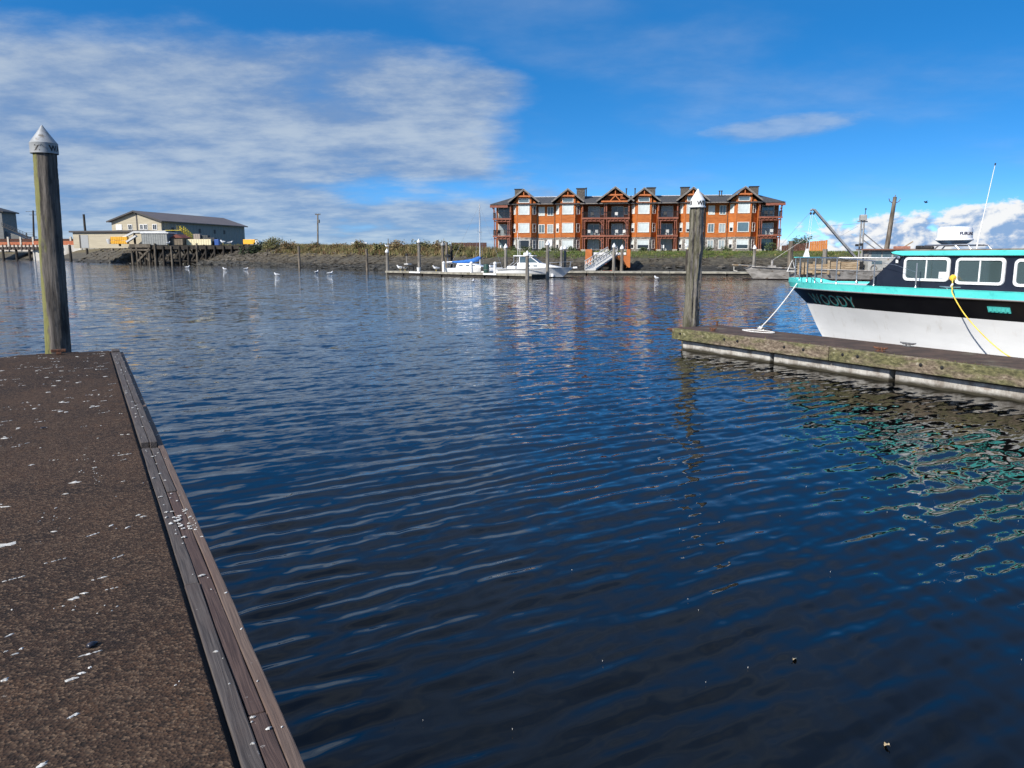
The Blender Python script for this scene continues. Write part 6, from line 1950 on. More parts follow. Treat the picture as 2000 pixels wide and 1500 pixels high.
# ------------------------------------------------------------------ grey wooden fishing boat on the right
def make_fishing_boat():
    root = thing('fishing_boat', 'weathered grey fishing boat with twin boom and mast behind the near cabin boat', 'boat', (36.2, 68.4, 0), R(180 - 8))
    GH = mat('weathered_grey_hull', (0.20, 0.19, 0.175), (0.42, 0.40, 0.375), (1.2, 1.2, 3), rough=.8, c3=(0.13, 0.10, 0.075), sc3=(2, 2, 3))
    GP = mat('grey_wheelhouse_paint', (0.27, 0.275, 0.26), (0.38, 0.38, 0.36), (2, 2, 2), rough=.7, c3=(0.20, 0.16, 0.12), sc3=(3, 3, 3))
    BIN = mat('weathered_bin_board', (0.24, 0.165, 0.09), (0.42, 0.33, 0.22), (.8, 3, 9), rough=.9, c3=(0.16, 0.11, 0.065), sc3=(1.5, 3, 6))
    ALU = mat('boom_aluminium', (0.24, 0.24, 0.235), (0.36, 0.36, 0.35), (2, 2, 2), rough=.5, metal=.5)
    loft_hull(15.2, 4.2, [-.6, -.2, .15, .5, .8], 1.6, .8, sheer=.45).build('hull', GH, root, smooth=True, angle=50)
    loft_hull(15.15, 4.22, [-.6, -.2, .07], .9, .07).build('boot_stripe', mat('dark_red_brown_bottom', (0.03, 0.02, 0.018)), root, smooth=True)
    # local x: stern 0 -> bow 15; +y faces the camera (boat lies bow to the left)
    mb = MB(); mb.tube([(x, 2.05 * (1 - (x / 15.2) ** 4) + .02, .80 + .40 * (x / 15.2) ** 2) for x in [i * .72 for i in range(21)]], .05, 6); mb.build('rub_rail', GH, root, smooth=True)
    mb = MB(); mb.bar((14.6, 0, 1.22), (16.0, 0, 1.30), .5, .10); mb.build('bowsprit', BIN, root)
    mb = MB(); mb.tube([(14.2, .5, 1.25), (15.2, .42, 1.28), (16.05, 0, 1.30), (15.2, -.42, 1.28), (14.2, -.5, 1.25)], .03, 6); mb.build('pulpit_rail', ALU, root)
    mb = MB(); mb.tube([(15.9, 0, 1.2), (15.9, 0, .78), (15.6, .22, .70)], .05, 6); mb.tube([(15.9, 0, .78), (15.6, -.22, .70)], .05, 6); mb.build('anchor', mat('pale_anchor', (0.45, 0.43, 0.38), rough=.7), root)
    mb = MB(); mb.tube([(12.6, .3, 1.1), (12.6, .3, 1.75)], .10, 8); mb.box(12.3, 12.9, .0, .6, 1.05, 1.25); mb.build('bitt', GH, root)
    mb = MB(); mb.tube([(12.6, .3, 1.7), (9.9, .3, 3.6)], .012, 5); mb.build('forestay_rope', M_ROPE_W, root)
    # plank bin on deck: individual boards between stakes
    for j in range(5):
        z = .62 + j * .20
        for x0, x1 in ((5.5, 8.05), (8.1, 10.0)):
            if j == 4 and x0 > 8: continue
            mb = MB((x0, 1.72, z)); mb.box(x0, x1, 1.70, 1.76, z, z + .18); o = mb.build('bin_board', BIN, root); o.location = (x0, 1.72, z)
    for x in (5.6, 7.2, 8.07, 9.3, 9.95, 10.25, 10.6):
        mb = MB((x, 1.8, .6)); mb.box(x - .09, x + .09, 1.77, 1.9, .5, 1.72 - abs(x - 8) * .08); o = mb.build('stake', BIN, root); o.location = (x, 1.8, .6)
    mb = MB(); mb.box(5.4, 10.2, -1.7, 1.68, .55, .62); mb.build('bin_floor', BIN, root)
    mb = MB(); mb.tube([(10.75, 1.5, .7), (11.1, 1.5, 1.75), (11.5, 1.5, .7)], .05, 6); mb.tube([(10.75, 1.5, .75), (11.5, 1.5, .75)], .05, 6); mb.build('a_frame', mat('white_frame', (0.6, 0.6, 0.58)), root)
    # wheelhouse
    mb = MB(); mb.box(.6, 4.6, -1.3, 1.3, .5, 2.35); wh = mb.build('wheelhouse', GP, root, bevel=.05)
    mb = MB(); mb.box(.3, 4.9, -1.55, 1.55, 2.6, 2.72); mb.build('house_roof', mat('rusty_roof_edge', (0.16, 0.10, 0.08), (0.26, 0.20, 0.17), (3, 3, 3), rough=.8), root, bevel=.03)
    mb = MB(); mb.box(.9, 4.5, -1.25, 1.25, 2.35, 2.6); mb.build('house_top', GP, root)
    for x, w, z0, z1 in ((4.0, .40, 1.92, 2.45), (3.1, .36, 1.92, 2.45), (2.2, .36, 1.92, 2.45), (3.9, .42, 1.40, 1.68)):
        mb = MB((x, 1.31, z0)); mb.box(x - w, x + w, 1.30, 1.33, z0, z1); o = mb.build('window', TINT, wh); o.location = (x, 1.31, z0)
    for x in (2.9, 3.25):
        mb = MB((x, 1.31, 1)); mb.box(x - .1, x + .1, 1.30, 1.33, .85, 1.1); o = mb.build('vent', M_BLACK, wh); o.location = (x, 1.31, 1)
    mb = MB(); mb.tube([(.25 * math.cos(a) + 4.15, 1.36, 1.05 + .25 * math.sin(a)) for a in [i * .449 for i in range(15)]], .04, 6); mb.build('hose_coil', M_PILE_G, root)
    # mast of twin uprights with crosstrees and lamp cluster
    for dx in (-.14, .14):
        mb = MB((5.0 + dx, .2, .6)); mb.tube([(5.0 + dx, .2, .6), (5.0 + dx * .8, .2, 5.45)], .075, 8); o = mb.build('mast_post', ALU, root, smooth=True); o.location = (5.0 + dx, .2, .6)
    for z in (1.6, 2.3, 3.0, 3.7, 4.4, 5.1):
        mb = MB((5, .2, z)); mb.bar((4.84, .2, z), (5.16, .2, z), .07, .07); o = mb.build('rung', ALU, root); o.location = (5, .2, z)
    mb = MB(); mb.box(4.72, 5.28, -.05, .45, 5.2, 5.72); mb.build('lamp_cluster', GP, root, bevel=.06)
    mb = MB(); mb.bar((4.6, .2, 5.12), (5.45, .2, 5.12), .12, .10); mb.build('crosstree', ALU, root)
    mb = MB(); mb.tube([(4.85, .2, 5.7), (4.83, .2, 6.2)], .03, 6); mb.tube([(4.83, .2, 6.15), (4.83, .2, 6.28)], .07, 6); mb.build('mast_light', M_BLACK, root)
    for x, z in ((5.45, 3.05), (5.1, 3.12)):
        mb = MB((x, .5, z)); mb.box(x - .14, x + .14, .45, .65, z - .1, z + .1); o = mb.build('deck_lamp', M_BLACK, root, bevel=.04); o.location = (x, .5, z)
    # twin boom swung out forward
    for dy in (-.16, .16):
        mb = MB((5.1, .3 + dy, 1.6)); mb.bar((5.1, .3 + dy, 1.6), (9.25, .3 + dy, 6.2), .13, .16); o = mb.build('boom_beam', ALU, root); o.location = (5.1, .3 + dy, 1.6)
    for k in range(1, 7):
        f = k / 7; x, z = 5.1 + 4.15 * f, 1.6 + 4.6 * f
        mb = MB((x, .3, z)); mb.bar((x, .14, z), (x, .46, z), .07, .07); o = mb.build('boom_spacer', ALU, root); o.location = (x, .3, z)
    mb = MB(); mb.tube([(9.15, .3, 6.1), (9.35, .3, 6.22), (9.55, .3, 6.12)], .09, 8); mb.build('boom_head', ALU, root, smooth=True)
    for x in (9.5, 9.25):
        mb = MB((x, .3, 5.8)); mb.lathe([(.02, -.12), (.10, -.05), (.10, .06), (.02, .12)], 8, (x, .3, 5.85)); o = mb.build('block', M_BLACK, root, smooth=True); o.location = (x, .3, 5.8)
    mb = MB(); mb.box(4.8, 5.5, -.1, .7, 1.0, 1.62); mb.build('winch', M_BLACK, root, bevel=.08)
    mb = MB((0, 0, 0)); mb.bar((5.55, 1.55, .3), (5.55, 1.55, 1.75), .2, .2); mb.build('gallows_post', BIN, root)
    for n, pts in (('topping_line', [(7.9, .3, 4.75), (5.35, .2, 4.95)]), ('boom_guy', [(9.4, .3, 6.15), (12.3, .3, 2.6)]), ('fall_line', [(9.5, .3, 5.75), (9.75, .3, 2.6)]), ('fall_line', [(9.35, .3, 5.75), (9.5, .3, 2.6)]), ('fall_line', [(9.25, .3, 5.75), (8.5, .3, 4.3)]),
                    ('topping_line', [(7.0, .3, 3.75), (5.35, .2, 4.75)]), ('mast_stay', [(4.85, .2, 4.1), (3.0, .2, 2.6)]), ('mast_stay', [(4.85, .2, 3.5), (3.6, .2, 2.6)])):
        mb = MB(pts[0]); mb.tube(pts, .014 if 'stay' not in n else .05, 5); o = mb.build(n, M_ROPE_W if n == 'fall_line' else ALU, root); o.location = pts[0]
    mb = MB(); mb.prism([(9.35, 2.0), (9.95, 2.0), (9.72, 2.75), (9.55, 2.75)], 'y', .27, .33); mb.build('white_net_bag', WH, root)
    # outrigger and roof clutter
    mb = MB(); mb.bar((1.9, 1.2, 2.75), (1.0, 1.2, 3.35), .09, .09); mb.build('davit', BIN, root)
    mb = MB(); mb.box(1.2, 2.4, .6, 1.3, 2.72, 2.95); mb.build('roof_tray', mat('rust_tray', (0.30, 0.12, 0.08), (0.40, 0.22, 0.16), (5, 5, 5), rough=.8), root, bevel=.03)
    mb = MB(); mb.bar((5.35, 1.7, 2.66), (.2, 1.7, 2.66), .08, .10); mb.build('fore_gallows_beam', mat('rust_brown_pipe', (0.20, 0.09, 0.06), rough=.8), root)


make_fishing_boat()

# ------------------------------------------------------------------ left shore: warehouse, wharf, far-left buildings
def make_warehouse():
    root = thing('warehouse', 'long beige metal warehouse, shaded side coloured grey, with a low gable roof behind the timber pier', 'building', (-97.3, 215, 5.2), math.atan2(.975, .22))
    # local x runs along the long side away from the camera, local y to the left (gable end lies in the plane x = 0)
    BEI = mat('beige_metal_siding', (0.36, 0.315, 0.225), (0.43, 0.38, 0.275), (.3, .3, 4), rough=.6)
    GRY = mat('shaded_grey_siding', (0.20, 0.21, 0.20), (0.25, 0.26, 0.245), (6, .3, .3), rough=.6)  # long side is in shade; that shade is put into this greyer colour
    RF = mat('brown_grey_metal_roof', (0.105, 0.085, 0.08), (0.15, 0.125, 0.115), (.3, 4, .3), rough=.6)
    TR = mat('dark_trim', (0.05, 0.045, 0.045), rough=.6)
    WHT = mat('white_window', (0.7, 0.7, 0.68), rough=.5); GL = mat('warehouse_glass', (0.05, 0.06, 0.07), rough=.1)
    W, L, E, P = 16.0, 41.0, 6.7, 9.0
    mb = MB(); mb.box(0, L, 0, .3, -1, E); mb.build('long_wall', GRY, root)
    mb = MB(); mb.box(0, L, W - .3, W, -1, E); mb.build('long_wall', GRY, root)
    mb = MB(); mb.prism([(.0, -1), (W, -1), (W, E), (W / 2, P), (0, E)], 'x', -.25, .05); mb.build('gable_wall', BEI, root)
    mb = MB(); mb.prism([(.3, -1), (W - .3, -1), (W - .3, E), (W / 2, P), (.3, E)], 'x', L - .3, L); mb.build('gable_wall', GRY, root)
    for a, b in (((-.9, E - .45), (W / 2, P + .1)), ((W + .9, E - .45), (W / 2, P + .1))):
        mb = MB(); mb.add([(-1.1, a[0], a[1]), (L + .8, a[0], a[1]), (L + .8, b[0], b[1]), (-1.1, b[0], b[1]), (-1.1, a[0], a[1] + .28), (L + .8, a[0], a[1] + .28), (L + .8, b[0], b[1] + .28), (-1.1, b[0], b[1] + .28)],
                          [(0, 1, 2, 3), (4, 5, 6, 7), (0, 1, 5, 4), (1, 2, 6, 5), (2, 3, 7, 6), (3, 0, 4, 7)])
        mb.build('roof', RF, root)
        mb = MB(); mb.bar((-1.16, a[0], a[1] + .1), (-1.16, b[0], b[1] + .1), .1, .4); mb.build('rake_board', TR, root)
    mb = MB(); mb.box(-.32, -.26, W / 2 - .5, W / 2 - .1, 3.6, P - .3); mb.build('flue', TR, root)
    for y, w in ((13.6, 1.7), (10.0, 1.2), (6.3, .9), (5.0, 1.0), (2.1, 1.2)):
        m2 = WHT if y > 13 else GL
        mb = MB((-.27, y, 4.2)); mb.box(-.36, -.26, y - w / 2 - .12, y + w / 2 + .12, 4.1, 5.65); o = mb.build('window', WHT, root); o.location = (-.27, y, 4.2)
        for k in (-1, 1):
            q = MB((-.27, y, 4.2)); q.box(-.40, -.37, y + k * w / 4 - w / 4 + .06, y + k * w / 4 + w / 4 - .06, 4.25, 5.5); q.build('pane', m2, o)
    for x in (17.0, 24.5, 29.5, 4.5):
        mb = MB((x, 0, 4.4)); mb.box(x - .55, x + .55, -.04, .0, 3.7, 4.9); o = mb.build('window', TR, root); o.location = (x, 0, 4.4)
    for k in range(27):
        x = .7 + k * 1.5
        mb = MB((x, 0, 0)); mb.box(x - .05, x + .05, -.05, -.002, -1, E - .4); o = mb.build('siding_rib', GRY, root); o.location = (x, 0, 0)
    # low flat-roofed annex across the gable end
    mb = MB(); mb.box(-6.5, -.28, -.5, 23.5, -1, 3.3); an = mb.build('annex', BEI, root)
    mb = MB(); mb.box(-7.1, -.2, -1.0, 24.2, 3.3, 3.75); mb.build('annex_roof', TR, root)
    mb = MB(); mb.box(-6.56, -6.51, 18.6, 21.0, -.9, 2.6); mb.build('roller_door', mat('grey_roller_door', (0.30, 0.31, 0.31), rough=.6), an)
    mb = MB(); mb.box(-6.56, -6.51, 21.1, 21.5, -.9, 2.7); mb.build('door_edge', TR, an)
    # yellow stair up the long side
    YEL = mat('yellow_safety_paint', (0.72, 0.56, 0.05), rough=.5)
    for y in (-4.2, -5.4):
        mb = MB()
        for h in (0, .55, 1.1): mb.bar((.6, y, 4.0 + h), (2.0, y, 4.0 + h), .12, .12); mb.bar((2.0, y, 4.0 + h), (7.5, y, .9 + h), .12, .14)
        for k in range(9):
            f = k / 8; mb.bar((2.0 + 5.5 * f, y, 4.0 - 3.1 * f), (2.0 + 5.5 * f, y, 5.1 - 3.1 * f), .11, .11)
        tag(mb.build('stair_railing', YEL, root), kind='stuff')
    for k in range(14):
        f = k / 13; mb = MB((2.0 + 5.5 * f, -4.8, 4 - 3.1 * f)); mb.box(1.8 + 5.5 * f, 2.2 + 5.5 * f, -5.4, -4.2, 3.95 - 3.1 * f, 4.02 - 3.1 * f); o = mb.build('stair_tread', YEL, root); o.location = (2.0 + 5.5 * f, -4.8, 4 - 3.1 * f)
    mb = MB(); mb.box(.5, 2.0, -5.4, -.01, 3.9, 4.0); mb.build('stair_landing', YEL, root)


make_warehouse()


def box_thing(name, label, cat, c, size, rz, m, roof=None, extra=None):
    """sheds, containers and tanks on the wharf: ribbed walls, roof, door"""
    root = thing(name, label, cat, c, rz)
    w, d, h = size
    mb = MB(); mb.box(-w / 2, w / 2, -d / 2, d / 2, 0, h); mb.build('body', m, root, bevel=.05)
    n = max(3, int(w / .6))
    for k in range(n + 1):
        x = -w / 2 + w * k / n
        mb = MB((x, -d / 2, 0)); mb.box(x - .04, x + .04, -d / 2 - .05, -d / 2 - .002, .05, h - .05); o = mb.build('rib', m, root); o.location = (x, -d / 2, 0)
    if roof == 'gable':
        mb = MB(); mb.prism([(-w / 2 - .3, h - .1), (0, h + w * .28), (w / 2 + .3, h - .1)], 'y', -d / 2 - .3, d / 2 + .3); mb.build('roof', extra, root)
    elif roof == 'flat':
        mb = MB(); mb.box(-w / 2 - .25, w / 2 + .6, -d / 2 - .25, d / 2 + .25, h, h + .22); mb.build('roof', extra, root, bevel=.03)
    return root


GRYC = mat('grey_container', (0.20, 0.21, 0.205), (0.26, 0.27, 0.26), (1, 1, 3), rough=.6)
CREAM = mat('cream_wall_paint', (0.66, 0.58, 0.36), (0.74, 0.66, 0.43), (1, 1, 1), rough=.7)
TOTE = mat('yellow_orange_tote', (0.74, 0.36, 0.02), (0.82, 0.44, 0.03), (1, 1, 1), rough=.5)
BRN = mat('brown_shed_wall', (0.13, 0.105, 0.075), (0.18, 0.145, 0.10), (1, 1, 3), rough=.8)
RED = mat('dark_red_roof', (0.14, 0.035, 0.022), rough=.7)
ZW = 4.85
box_thing('container', 'grey container with a pale overhanging roof on the left part of the timber pier', 'container', (-90.5, 197.5, ZW), (6.6, 4, 2.9), R(-4), GRYC, 'flat', WH)
box_thing('shed', 'small brown shed with a dark red gable roof on the timber pier', 'shed', (-85.2, 198.5, ZW), (2.9, 4.2, 1.9), R(-4), BRN, 'gable', RED)
box_thing('cream_wall', 'long low cream-painted wall block on the pier in front of the warehouse', 'wall', (-80.3, 198.0, ZW), (6.4, .8, 1.5), R(-4), CREAM)
box_thing('storage_bin', 'tan storage bin standing above the cream wall', 'bin', (-82.0, 201.5, ZW), (1.7, 1.5, 2.9), R(-4), mat('tan_bin', (0.30, 0.25, 0.21), rough=.7))
box_thing('storage_bin', 'dark grey storage bin beside the tan one above the cream wall', 'bin', (-80.1, 201.9, ZW), (1.6, 1.5, 2.6), R(-4), mat('slate_bin', (0.06, 0.065, 0.065), rough=.7))
box_thing('blue_bin', 'small blue bin right of the cream wall', 'bin', (-75.9, 198.5, ZW), (1.0, 1.0, 1.5), R(-4), mat('blue_plastic', (0.03, 0.10, 0.35), rough=.5))
box_thing('dumpster', 'dark dumpster between the cream wall and the blue bin', 'dumpster', (-77.6, 199.5, ZW), (2.0, 1.6, 1.9), R(-4), mat('black_steel', (0.03, 0.03, 0.035), rough=.6))
k = 0
for ix in range(3):
    for iz in range(1, 3):
        lab = '%s yellow fish tote in the stack left of the conveyor, %s row' % (('left', 'middle', 'right')[ix], ('', 'lower', 'upper')[iz])
        o = box_thing('fish_tote', lab, 'tote', (-106.6 + ix * 1.45, 206.8, 5.3 + (iz - 1) * .98), (1.36, 1.3, .90), 0, TOTE)
        tag(o, group='stack of yellow totes')


def make_conveyor():
    root = thing('conveyor', 'pale conveyor rising from the totes to the grey container', 'conveyor', (-106.5, 207, 5.2), R(-5))
    AL = mat('pale_conveyor_metal', (0.45, 0.46, 0.46), (0.58, 0.58, 0.57), (1, 1, 1), rough=.5)
    for a, b, nm in (((-1.0, 0, .3), (5.5, 0, 3.2), 'lower_run'), ((3.6, -.6, .6), (6.4, -.6, 2.2), 'side_run'), ((5.5, 0, 3.2), (14.5, 0, 3.35), 'upper_run')):
        mb = MB(a); mb.bar(a, b, .8, .45); o = mb.build(nm, AL, root); o.location = a
    for x, z in ((1.2, 1.1), (5.5, 3.0), (9.8, 3.1)):
        mb = MB((x, 0, 0)); mb.box(x - .15, x + .15, -.3, .3, -.5, z); o = mb.build('leg', M_PILE_K, root); o.location = (x, 0, 0)
    mb = MB(); mb.lathe([(.5, 0), (.8, .9), (.8, 1.3)], 12, (-1.6, 0, .1)); mb.build('hopper', AL, root, smooth=True)


make_conveyor()


def make_truck():
    root = thing('box_truck', 'orange-yellow box truck parked right of the warehouse', 'truck', (-66.3, 196.5, 4.5), R(-6))
    mb = MB(); mb.box(-1.9, 1.2, -1, 1, .55, 1.75); mb.build('cargo_box', TOTE, root, bevel=.05)
    mb = MB(); mb.prism([(1.25, .45), (2.3, .45), (2.3, 1.0), (1.9, 1.5), (1.25, 1.5)], 'y', -.9, .9); mb.build('cab', WH, root, bevel=.05)
    mb = MB(); mb.box(1.55, 1.9, -.92, -.9, 1.0, 1.38); mb.build('side_window', TINT, root)
    for x in (-1.2, 1.7):
        for y in (-.95, .95):
            mb = MB((x, y, .3)); mb.lathe([(.32, -.1), (.32, .1)], 12, (0, 0, 0)); mb.xform(Matrix.Translation((x, y, .32)) @ Matrix.Rotation(R(90), 4, 'X')); o = mb.build('wheel', M_BLACK, root); o.location = (x, y, .3)


make_truck()


# timber pier in front of the warehouse
def make_pier():
    M_PK = mat('creosoted_timber', (0.012, 0.010, 0.008), (0.042, 0.034, 0.026), (2, 2, .6), rough=.9)
    M_PG = mat('weathered_pier_timber', (0.055, 0.045, 0.032), (0.14, 0.118, 0.09), (2, 2, .6), rough=.9)
    root = thing('timber_pier', 'dark timber pier on cross-braced piles in front of the warehouse', 'pier', (-97.0, 196.5, 0), R(-9))
    L, z = 36.0, 4.75
    rng = random.Random(4)
    for k in range(36):
        x = k * 1.0; 
        mb = MB((x, 0, z)); mb.box(x + .02, x + .98, -.3, 6.5, z - .18, z + rng.uniform(-.05, .03)); o = mb.build('deck_plank', M_PK, root); o.location = (x, 0, z)
    for y in (-.1, 3):
        mb = MB((0, y, z)); mb.box(0, L, y - .2, y + .2, z - .95, z - .185); o = mb.build('stringer', M_PK, root); o.location = (0, y, z)
    mb = MB((0, -.6, z)); mb.box(-.3, 5.6, -.75, -.35, z - .55, z + .35); o = mb.build('fender_beam', M_PG, root, bevel=.05); o.location = (0, -.6, z)
    mb = MB((0, -.6, z)); mb.box(-.2, 5.5, -.75, -.4, z - 1.35, z - .9); o = mb.build('fender_beam', M_PG, root, bevel=.05); o.location = (0, -.6, z)
    xs = [.2, 1.6, 5.0, 6.7, 9.0, 11.2, 13.4, 15.8, 18.2, 20.6, 23.0, 25.4, 27.6, 29.6, 32.4, 35.4]
    for i, x in enumerate(xs):
        m = M_PG if i in (0, 1, 2, 3, 5, 8) else M_PK
        for j, y in enumerate((-.45, 2.8, 5.8)):
            mb = MB((x, y, 0)); mb.tube([(x + rng.uniform(-.15, .15), y, -3), (x, y, z - (.2 if i not in (3, 8) else -.5) - (.0 if j == 0 else .3))], [.30, .26], 8); o = mb.build('pile', m if j == 0 else M_PK, root, smooth=True); o.location = (x, y, 0)
    for i in range(2, len(xs) - 1):
        a, b = xs[i], xs[i + 1]
        for y, flip in ((-.1, False), (.25, True)):
            p, q = ((a, y, .4), (b, y, z - 1.0)); 
            if flip: p, q = ((b, y, .4), (a, y, z - 1.0))
            mb = MB(p); mb.bar(p, q, .34, .14, (0, 1, 0)); o = mb.build('brace', M_PK, root); o.location = p
    for p, q in (((1.9, -.8, .8), (5.0, -.8, z - 1.3)), ((1.9, -.35, z - 1.4), (5.0, -.35, .8))):
        mb = MB(p); mb.bar(p, q, .45, .16, (0, 1, 0)); o = mb.build('brace', M_PG, root); o.location = p
    mb = MB((0, -.2, 1.0)); mb.box(5.0, L - 1, -.3, -.1, .75, 1.0); o = mb.build('waler', M_PK, root); o.location = (0, -.2, 1.0)
    # dark overgrowth under the right end of the pier
    shrub('dark_shrub', 'dark overhanging bush at the right foot of the timber pier', -62.0, 186.5, 1.0, 3.6, 3.2, [M_BLKLEAF, M_LEAF_D], 91, 1600, .28)


M_BLKLEAF = mat('very_dark_leaf', (0.008, 0.010, 0.006), (0.02, 0.024, 0.012), (2, 2, 2), rough=.9)
make_pier()
for x, y, rz, s, lab in ((-72.6, 193.5, 2.8, 2.6, 'large pale gull at the right part of the pier deck'), (-70.6, 193.0, .3, 2.4, 'gull on the post near the right end of the pier'), (-87.0, 195.0, 1.0, 2.2, 'gull standing on the pier below the red-roofed shed')):
    gull(lab, x, y, 4.8 if s < 2.5 else 4.95, rz, s, True, group='perched gulls')

# scrub bushes on the middle bank
rng = random.Random(77)
bush_m = {'tan': [M_TAN, M_RUS], 'olive': [M_OLV, M_OLV, M_TAN], 'rust': [M_RUS, M_OLV]}
for i, (x, y, z, r, h, k, lab) in enumerate(((-57.5, 182, 4.1, 2.2, 1.9, 'olive', 'olive bush at the left end of the scrubby bank, right of the pier'), (-52.8, 172, 4.1, 2.6, 2.3, 'olive', 'broad tallest olive bush on the left part of the scrubby bank'),
                                   (-47.0, 163, 3.8, 2.0, 1.5, 'tan', 'straw-coloured bush on the left part of the scrubby bank'), (-40.0, 155, 3.7, 1.6, 1.2, 'rust', 'low reddish bush below the utility pole on the bank'),
                                   (-33.0, 147, 3.5, 1.5, 1.1, 'tan', 'low straw-coloured bush right of the utility pole'), (-27.6, 138, 3.4, 1.6, 1.6, 'rust', 'rust-brown rounded bush near the middle of the bank'),
                                   (-22.5, 131, 3.3, 1.5, 1.2, 'olive', 'low olive bush behind the bare brown pile'), (-19.4, 127, 3.2, 2.0, 1.5, 'tan', 'straw-coloured scrub right of the white-capped pile with pole'),
                                   (-14.5, 122, 3.0, 1.9, 1.7, 'olive', 'olive bush behind the tall white-capped pile'), (-11.0, 119, 2.9, 1.3, 1.9, 'tan', 'thin pale bush behind the close trio of piles'),
                                   (-8.5, 117, 2.8, 1.6, 1.2, 'olive', 'low olive bush left of the dark brown fence'))):
    shrub('bank_bush', lab, x, y, z - .2, r, h * .72, bush_m[k], 100 + i, int(420 * r), .13, 'bush', 'scrub bushes on the middle bank', 7)

# small pale roofs and cars far behind the bank
for x, y, w, h, lab in ((-47.5, 240, 5, 2.3, 'tiny white vehicle roof showing over the bank right of the utility pole'), (-34.5, 240, 4, 1.6, 'tiny dark van roof showing over the middle of the bank')):
    r = thing('far_van', lab, 'van', (x, y, 4.0), R(5))
    mb = MB(); mb.box(-w / 2, w / 2, -1, 1, .3, h); mb.build('body', WH if 'white' in lab else GRYC, r, bevel=.3)
    mb = MB(); mb.box(-w / 2 + .3, w / 2 - .3, -1.03, -1.0, h - .9, h - .4); mb.build('window_band', TINT, r)
    for a in (-w / 3, w / 3):
        mb = MB((a, -1, .3)); mb.lathe([(.35, -.1), (.35, .1)], 12); mb.xform(Matrix.Translation((a, -.95, .3)) @ Matrix.Rotation(R(90), 4, 'X')); o = mb.build('wheel', M_BLACK, r); o.location = (a, -1, .3)


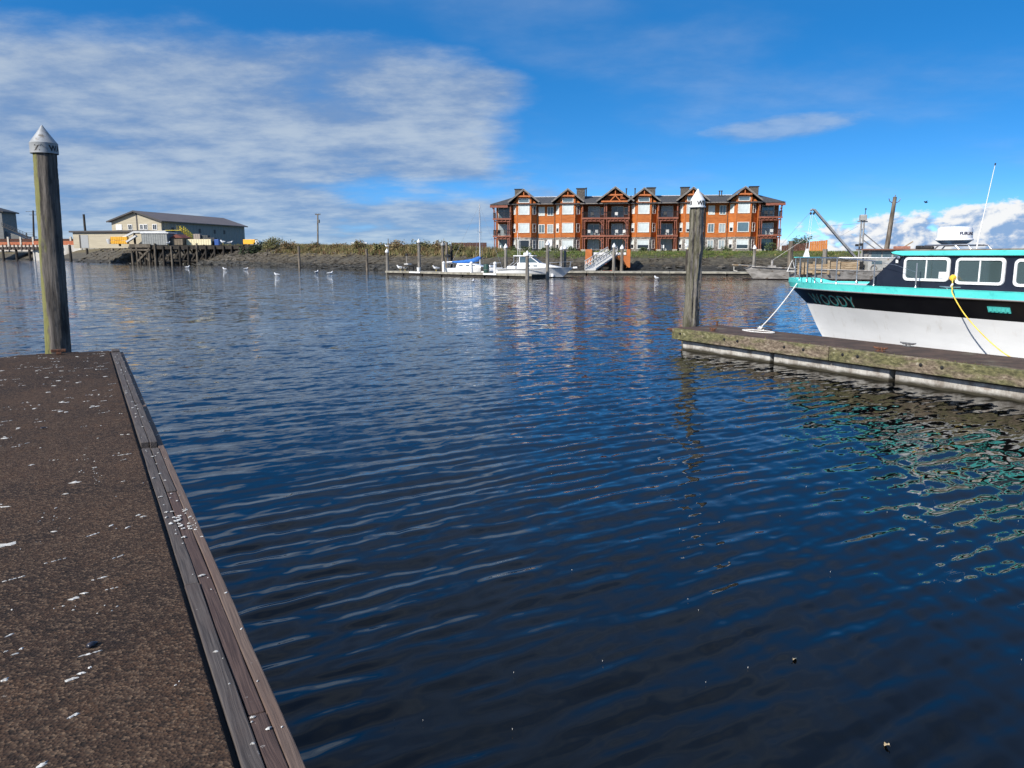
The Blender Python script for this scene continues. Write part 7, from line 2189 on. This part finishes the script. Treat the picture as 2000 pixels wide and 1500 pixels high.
# ------------------------------------------------------------------ far left: grey building, boardwalk, retaining wall
def make_far_left():
    GW = mat('grey_shingle_wall', (0.15, 0.155, 0.15), (0.20, 0.205, 0.20), (.5, .5, 2), rough=.8)
    DK = mat('dark_roof_edge', (0.04, 0.04, 0.042), rough=.7)
    root = thing('grey_building', 'tall grey building at the far left edge with outside stairs on its right side', 'building', (-296, 428, 5.2), R(8))
    mb = MB(); mb.prism([(-14, -1), (13.2, -1), (13.2, 21.0), (2, 24.2), (-14, 24.2)], 'y', 0, 16); mb.build('wall', GW, root)
    mb = MB(); mb.prism([(14.6, 20.7), (14.6, 21.4), (1.8, 25.0), (1.8, 24.3)], 'y', -1.2, 17); mb.build('roof', DK, root)
    mb = MB(); mb.prism([(13.21, -1), (24.0, -1), (24.0, 6.5), (13.21, 10.5)], 'y', 2, 14); mb.build('lean_to', GW, root)
    for x0, z0 in ((16.0, .9), ):
        mb = MB((x0, 1.9, z0)); mb.box(x0, x0 + 2.4, 1.86, 1.99, z0, z0 + 3.6); o = mb.build('door', WH, root); o.location = (x0, 1.9, z0)
    mb = MB((-2, -.1, 8)); mb.box(-3, -1, -.15, -.01, 8, 11); o = mb.build('window', TINT, root); o.location = (-2, -.1, 8)
    # outside stair with railings
    mb = MB(); mb.bar((13.4, -.6, 13.2), (25.2, -.6, 7.6), 1.6, .5); st = mb.build('stair', DK, root)
    for h in (1.0, 2.0):
        mb = MB(); mb.bar((13.4, -1.4, 13.2 + h), (25.2, -1.4, 7.6 + h), .18, .18); mb.bar((25.2, -1.4, 7.6 + h), (29.5, -1.4, 7.6 + h), .18, .18); mb.build('hand_rail', DK, st)
    for k in range(9):
        f = k / 8; mb = MB(); mb.bar((13.4 + 11.8 * f, -1.4, 13.2 - 5.6 * f), (13.4 + 11.8 * f, -1.4, 15.2 - 5.6 * f), .16, .16); mb.build('baluster', DK, st)
    mb = MB(); mb.box(25.2, 29.5, -1.5, 2, 7.2, 7.6); mb.build('landing', DK, root)
    for x in (25.6, 29.2):
        mb = MB((x, -1.3, 0)); mb.box(x - .2, x + .2, -1.5, -1.1, -1, 9.8); o = mb.build('post', DK, root); o.location = (x, -1.3, 0)

    # boardwalk on piles
    root = thing('boardwalk', 'dark boardwalk on short piles below the grey building at the far left', 'boardwalk', (-290, 392, 1.3), R(-3))
    BK = mat('dark_boardwalk_timber', (0.04, 0.03, 0.025), (0.08, 0.06, 0.05), (1, 1, 1), rough=.9)
    mb = MB(); mb.box(0, 63, 0, 6, 4.0, 5.3); mb.build('deck_beam', BK, root)
    for k in range(32):
        x = k * 2.0; mb = MB((x, 0, 5)); mb.box(x - .28, x + .28, -.3, .1, 3.8, 6.6); o = mb.build('fender_post', BK, root); o.location = (x, 0, 5)
    for k in range(9):
        x = 3 + k * 7.0; mb = MB((x, 1, 0)); mb.tube([(x, 1, -4), (x, 1, 4)], .6, 8); o = mb.build('pile', M_PILE_K, root); o.location = (x, 1, 0)
    # pale wall with posts and orange mesh between
    root = thing('mesh_fence', 'fence of pale posts with orange-red mesh along the far-left shore', 'fence', (-305, 416, 7.6), R(-4))
    OM = mat('orange_red_mesh', (0.34, 0.085, 0.035), (0.42, 0.14, 0.06), (1, 1, 1), rough=.8); PP = mat('pale_concrete_post', (0.50, 0.45, 0.38), rough=.9)
    for k in range(15):
        x = k * 7.0
        mb = MB((x, 0, 0)); mb.box(x - .45, x + .45, -.4, .4, -.5, 4.6); o = mb.build('post', PP, root); o.location = (x, 0, 0)
        if k < 14:
            mb = MB((x, 0, 0)); mb.box(x + .45, x + 6.55, -.06, .06, .2, 1.9); o = mb.build('mesh_panel', OM, root); o.location = (x, 0, 0)
            mb = MB((x, 0, 0)); mb.box(x + .45, x + 6.55, -.06, .06, 2.0, 3.6); o = mb.build('upper_panel', M_FENCE_D, root); o.location = (x, 0, 0)
            mb = MB((x, 0, 0)); mb.box(x + .45, x + 6.55, -.12, .12, -3.0, .15); o = mb.build('base_board', PP, root); o.location = (x, 0, 0)
    # retaining wall
    root = thing('retaining_wall', 'pale concrete retaining wall at the water left of the boulder bank', 'wall', (-243, 391, 0), R(-6))
    RW = mat('pale_stained_concrete', (0.42, 0.40, 0.36), (0.58, 0.56, 0.51), (.3, .3, .15), rough=.9, c3=(0.30, 0.27, 0.23), sc3=(.2, .2, .08))
    for k in range(6):
        x = k * 6.5; mb = MB((x, 0, 0)); mb.box(x + .03, x + 6.47, 0, 1.2, -1, 7.6); o = mb.build('wall_panel', RW, root); o.location = (x, 0, 0)
        mb = MB((x, 0, 0)); mb.box(x - .35, x + .35, -.4, -.005, -1, 7.9); o = mb.build('buttress', RW, root); o.location = (x, 0, 0)
        mb = MB((x, 0, 0)); mb.box(x, x + 6.5, .3, .5, 7.65, 9.6); o = mb.build('mesh_panel', OM, root); o.location = (x, 0, 0)
    # distant sheds
    for (x, y, w, h, m, lab, roof) in ((-229, 440, 14, 9.5, GRYC, 'dark flat-roofed shed with a stack behind the left pile', 'flat'), (-213, 470, 34, 12.0, WH, 'long white shed roof in the distance behind the pale retaining wall', 'flat'), (-192, 430, 11, 10.2, mat('tan_grey_shed', (0.28, 0.26, 0.23), rough=.8), 'tan-grey boxy shed beside the tall thin pole', 'flat'), (-181, 415, 8, 9.0, mat('dark_shed', (0.05, 0.05, 0.05), rough=.8), 'small dark shed next to the warehouse annex', 'flat')):
        o = box_thing('far_shed', lab, 'shed', (x, y, 5.0), (w, 10, h - 3), R(5), m, roof, DK if m is not WH else WH)
    s = [o for o in bpy.data.objects if o.name.startswith('far_shed')][0]
    mb = MB(); mb.tube([(3, 0, 6.0), (3, 0, 12.0)], .7, 8); mb.lathe([(.7, 12), (1.5, 13.2), (1.4, 13.6)], 10, (3, 0, 0)); mb.build('stack', DK, s)


make_far_left()
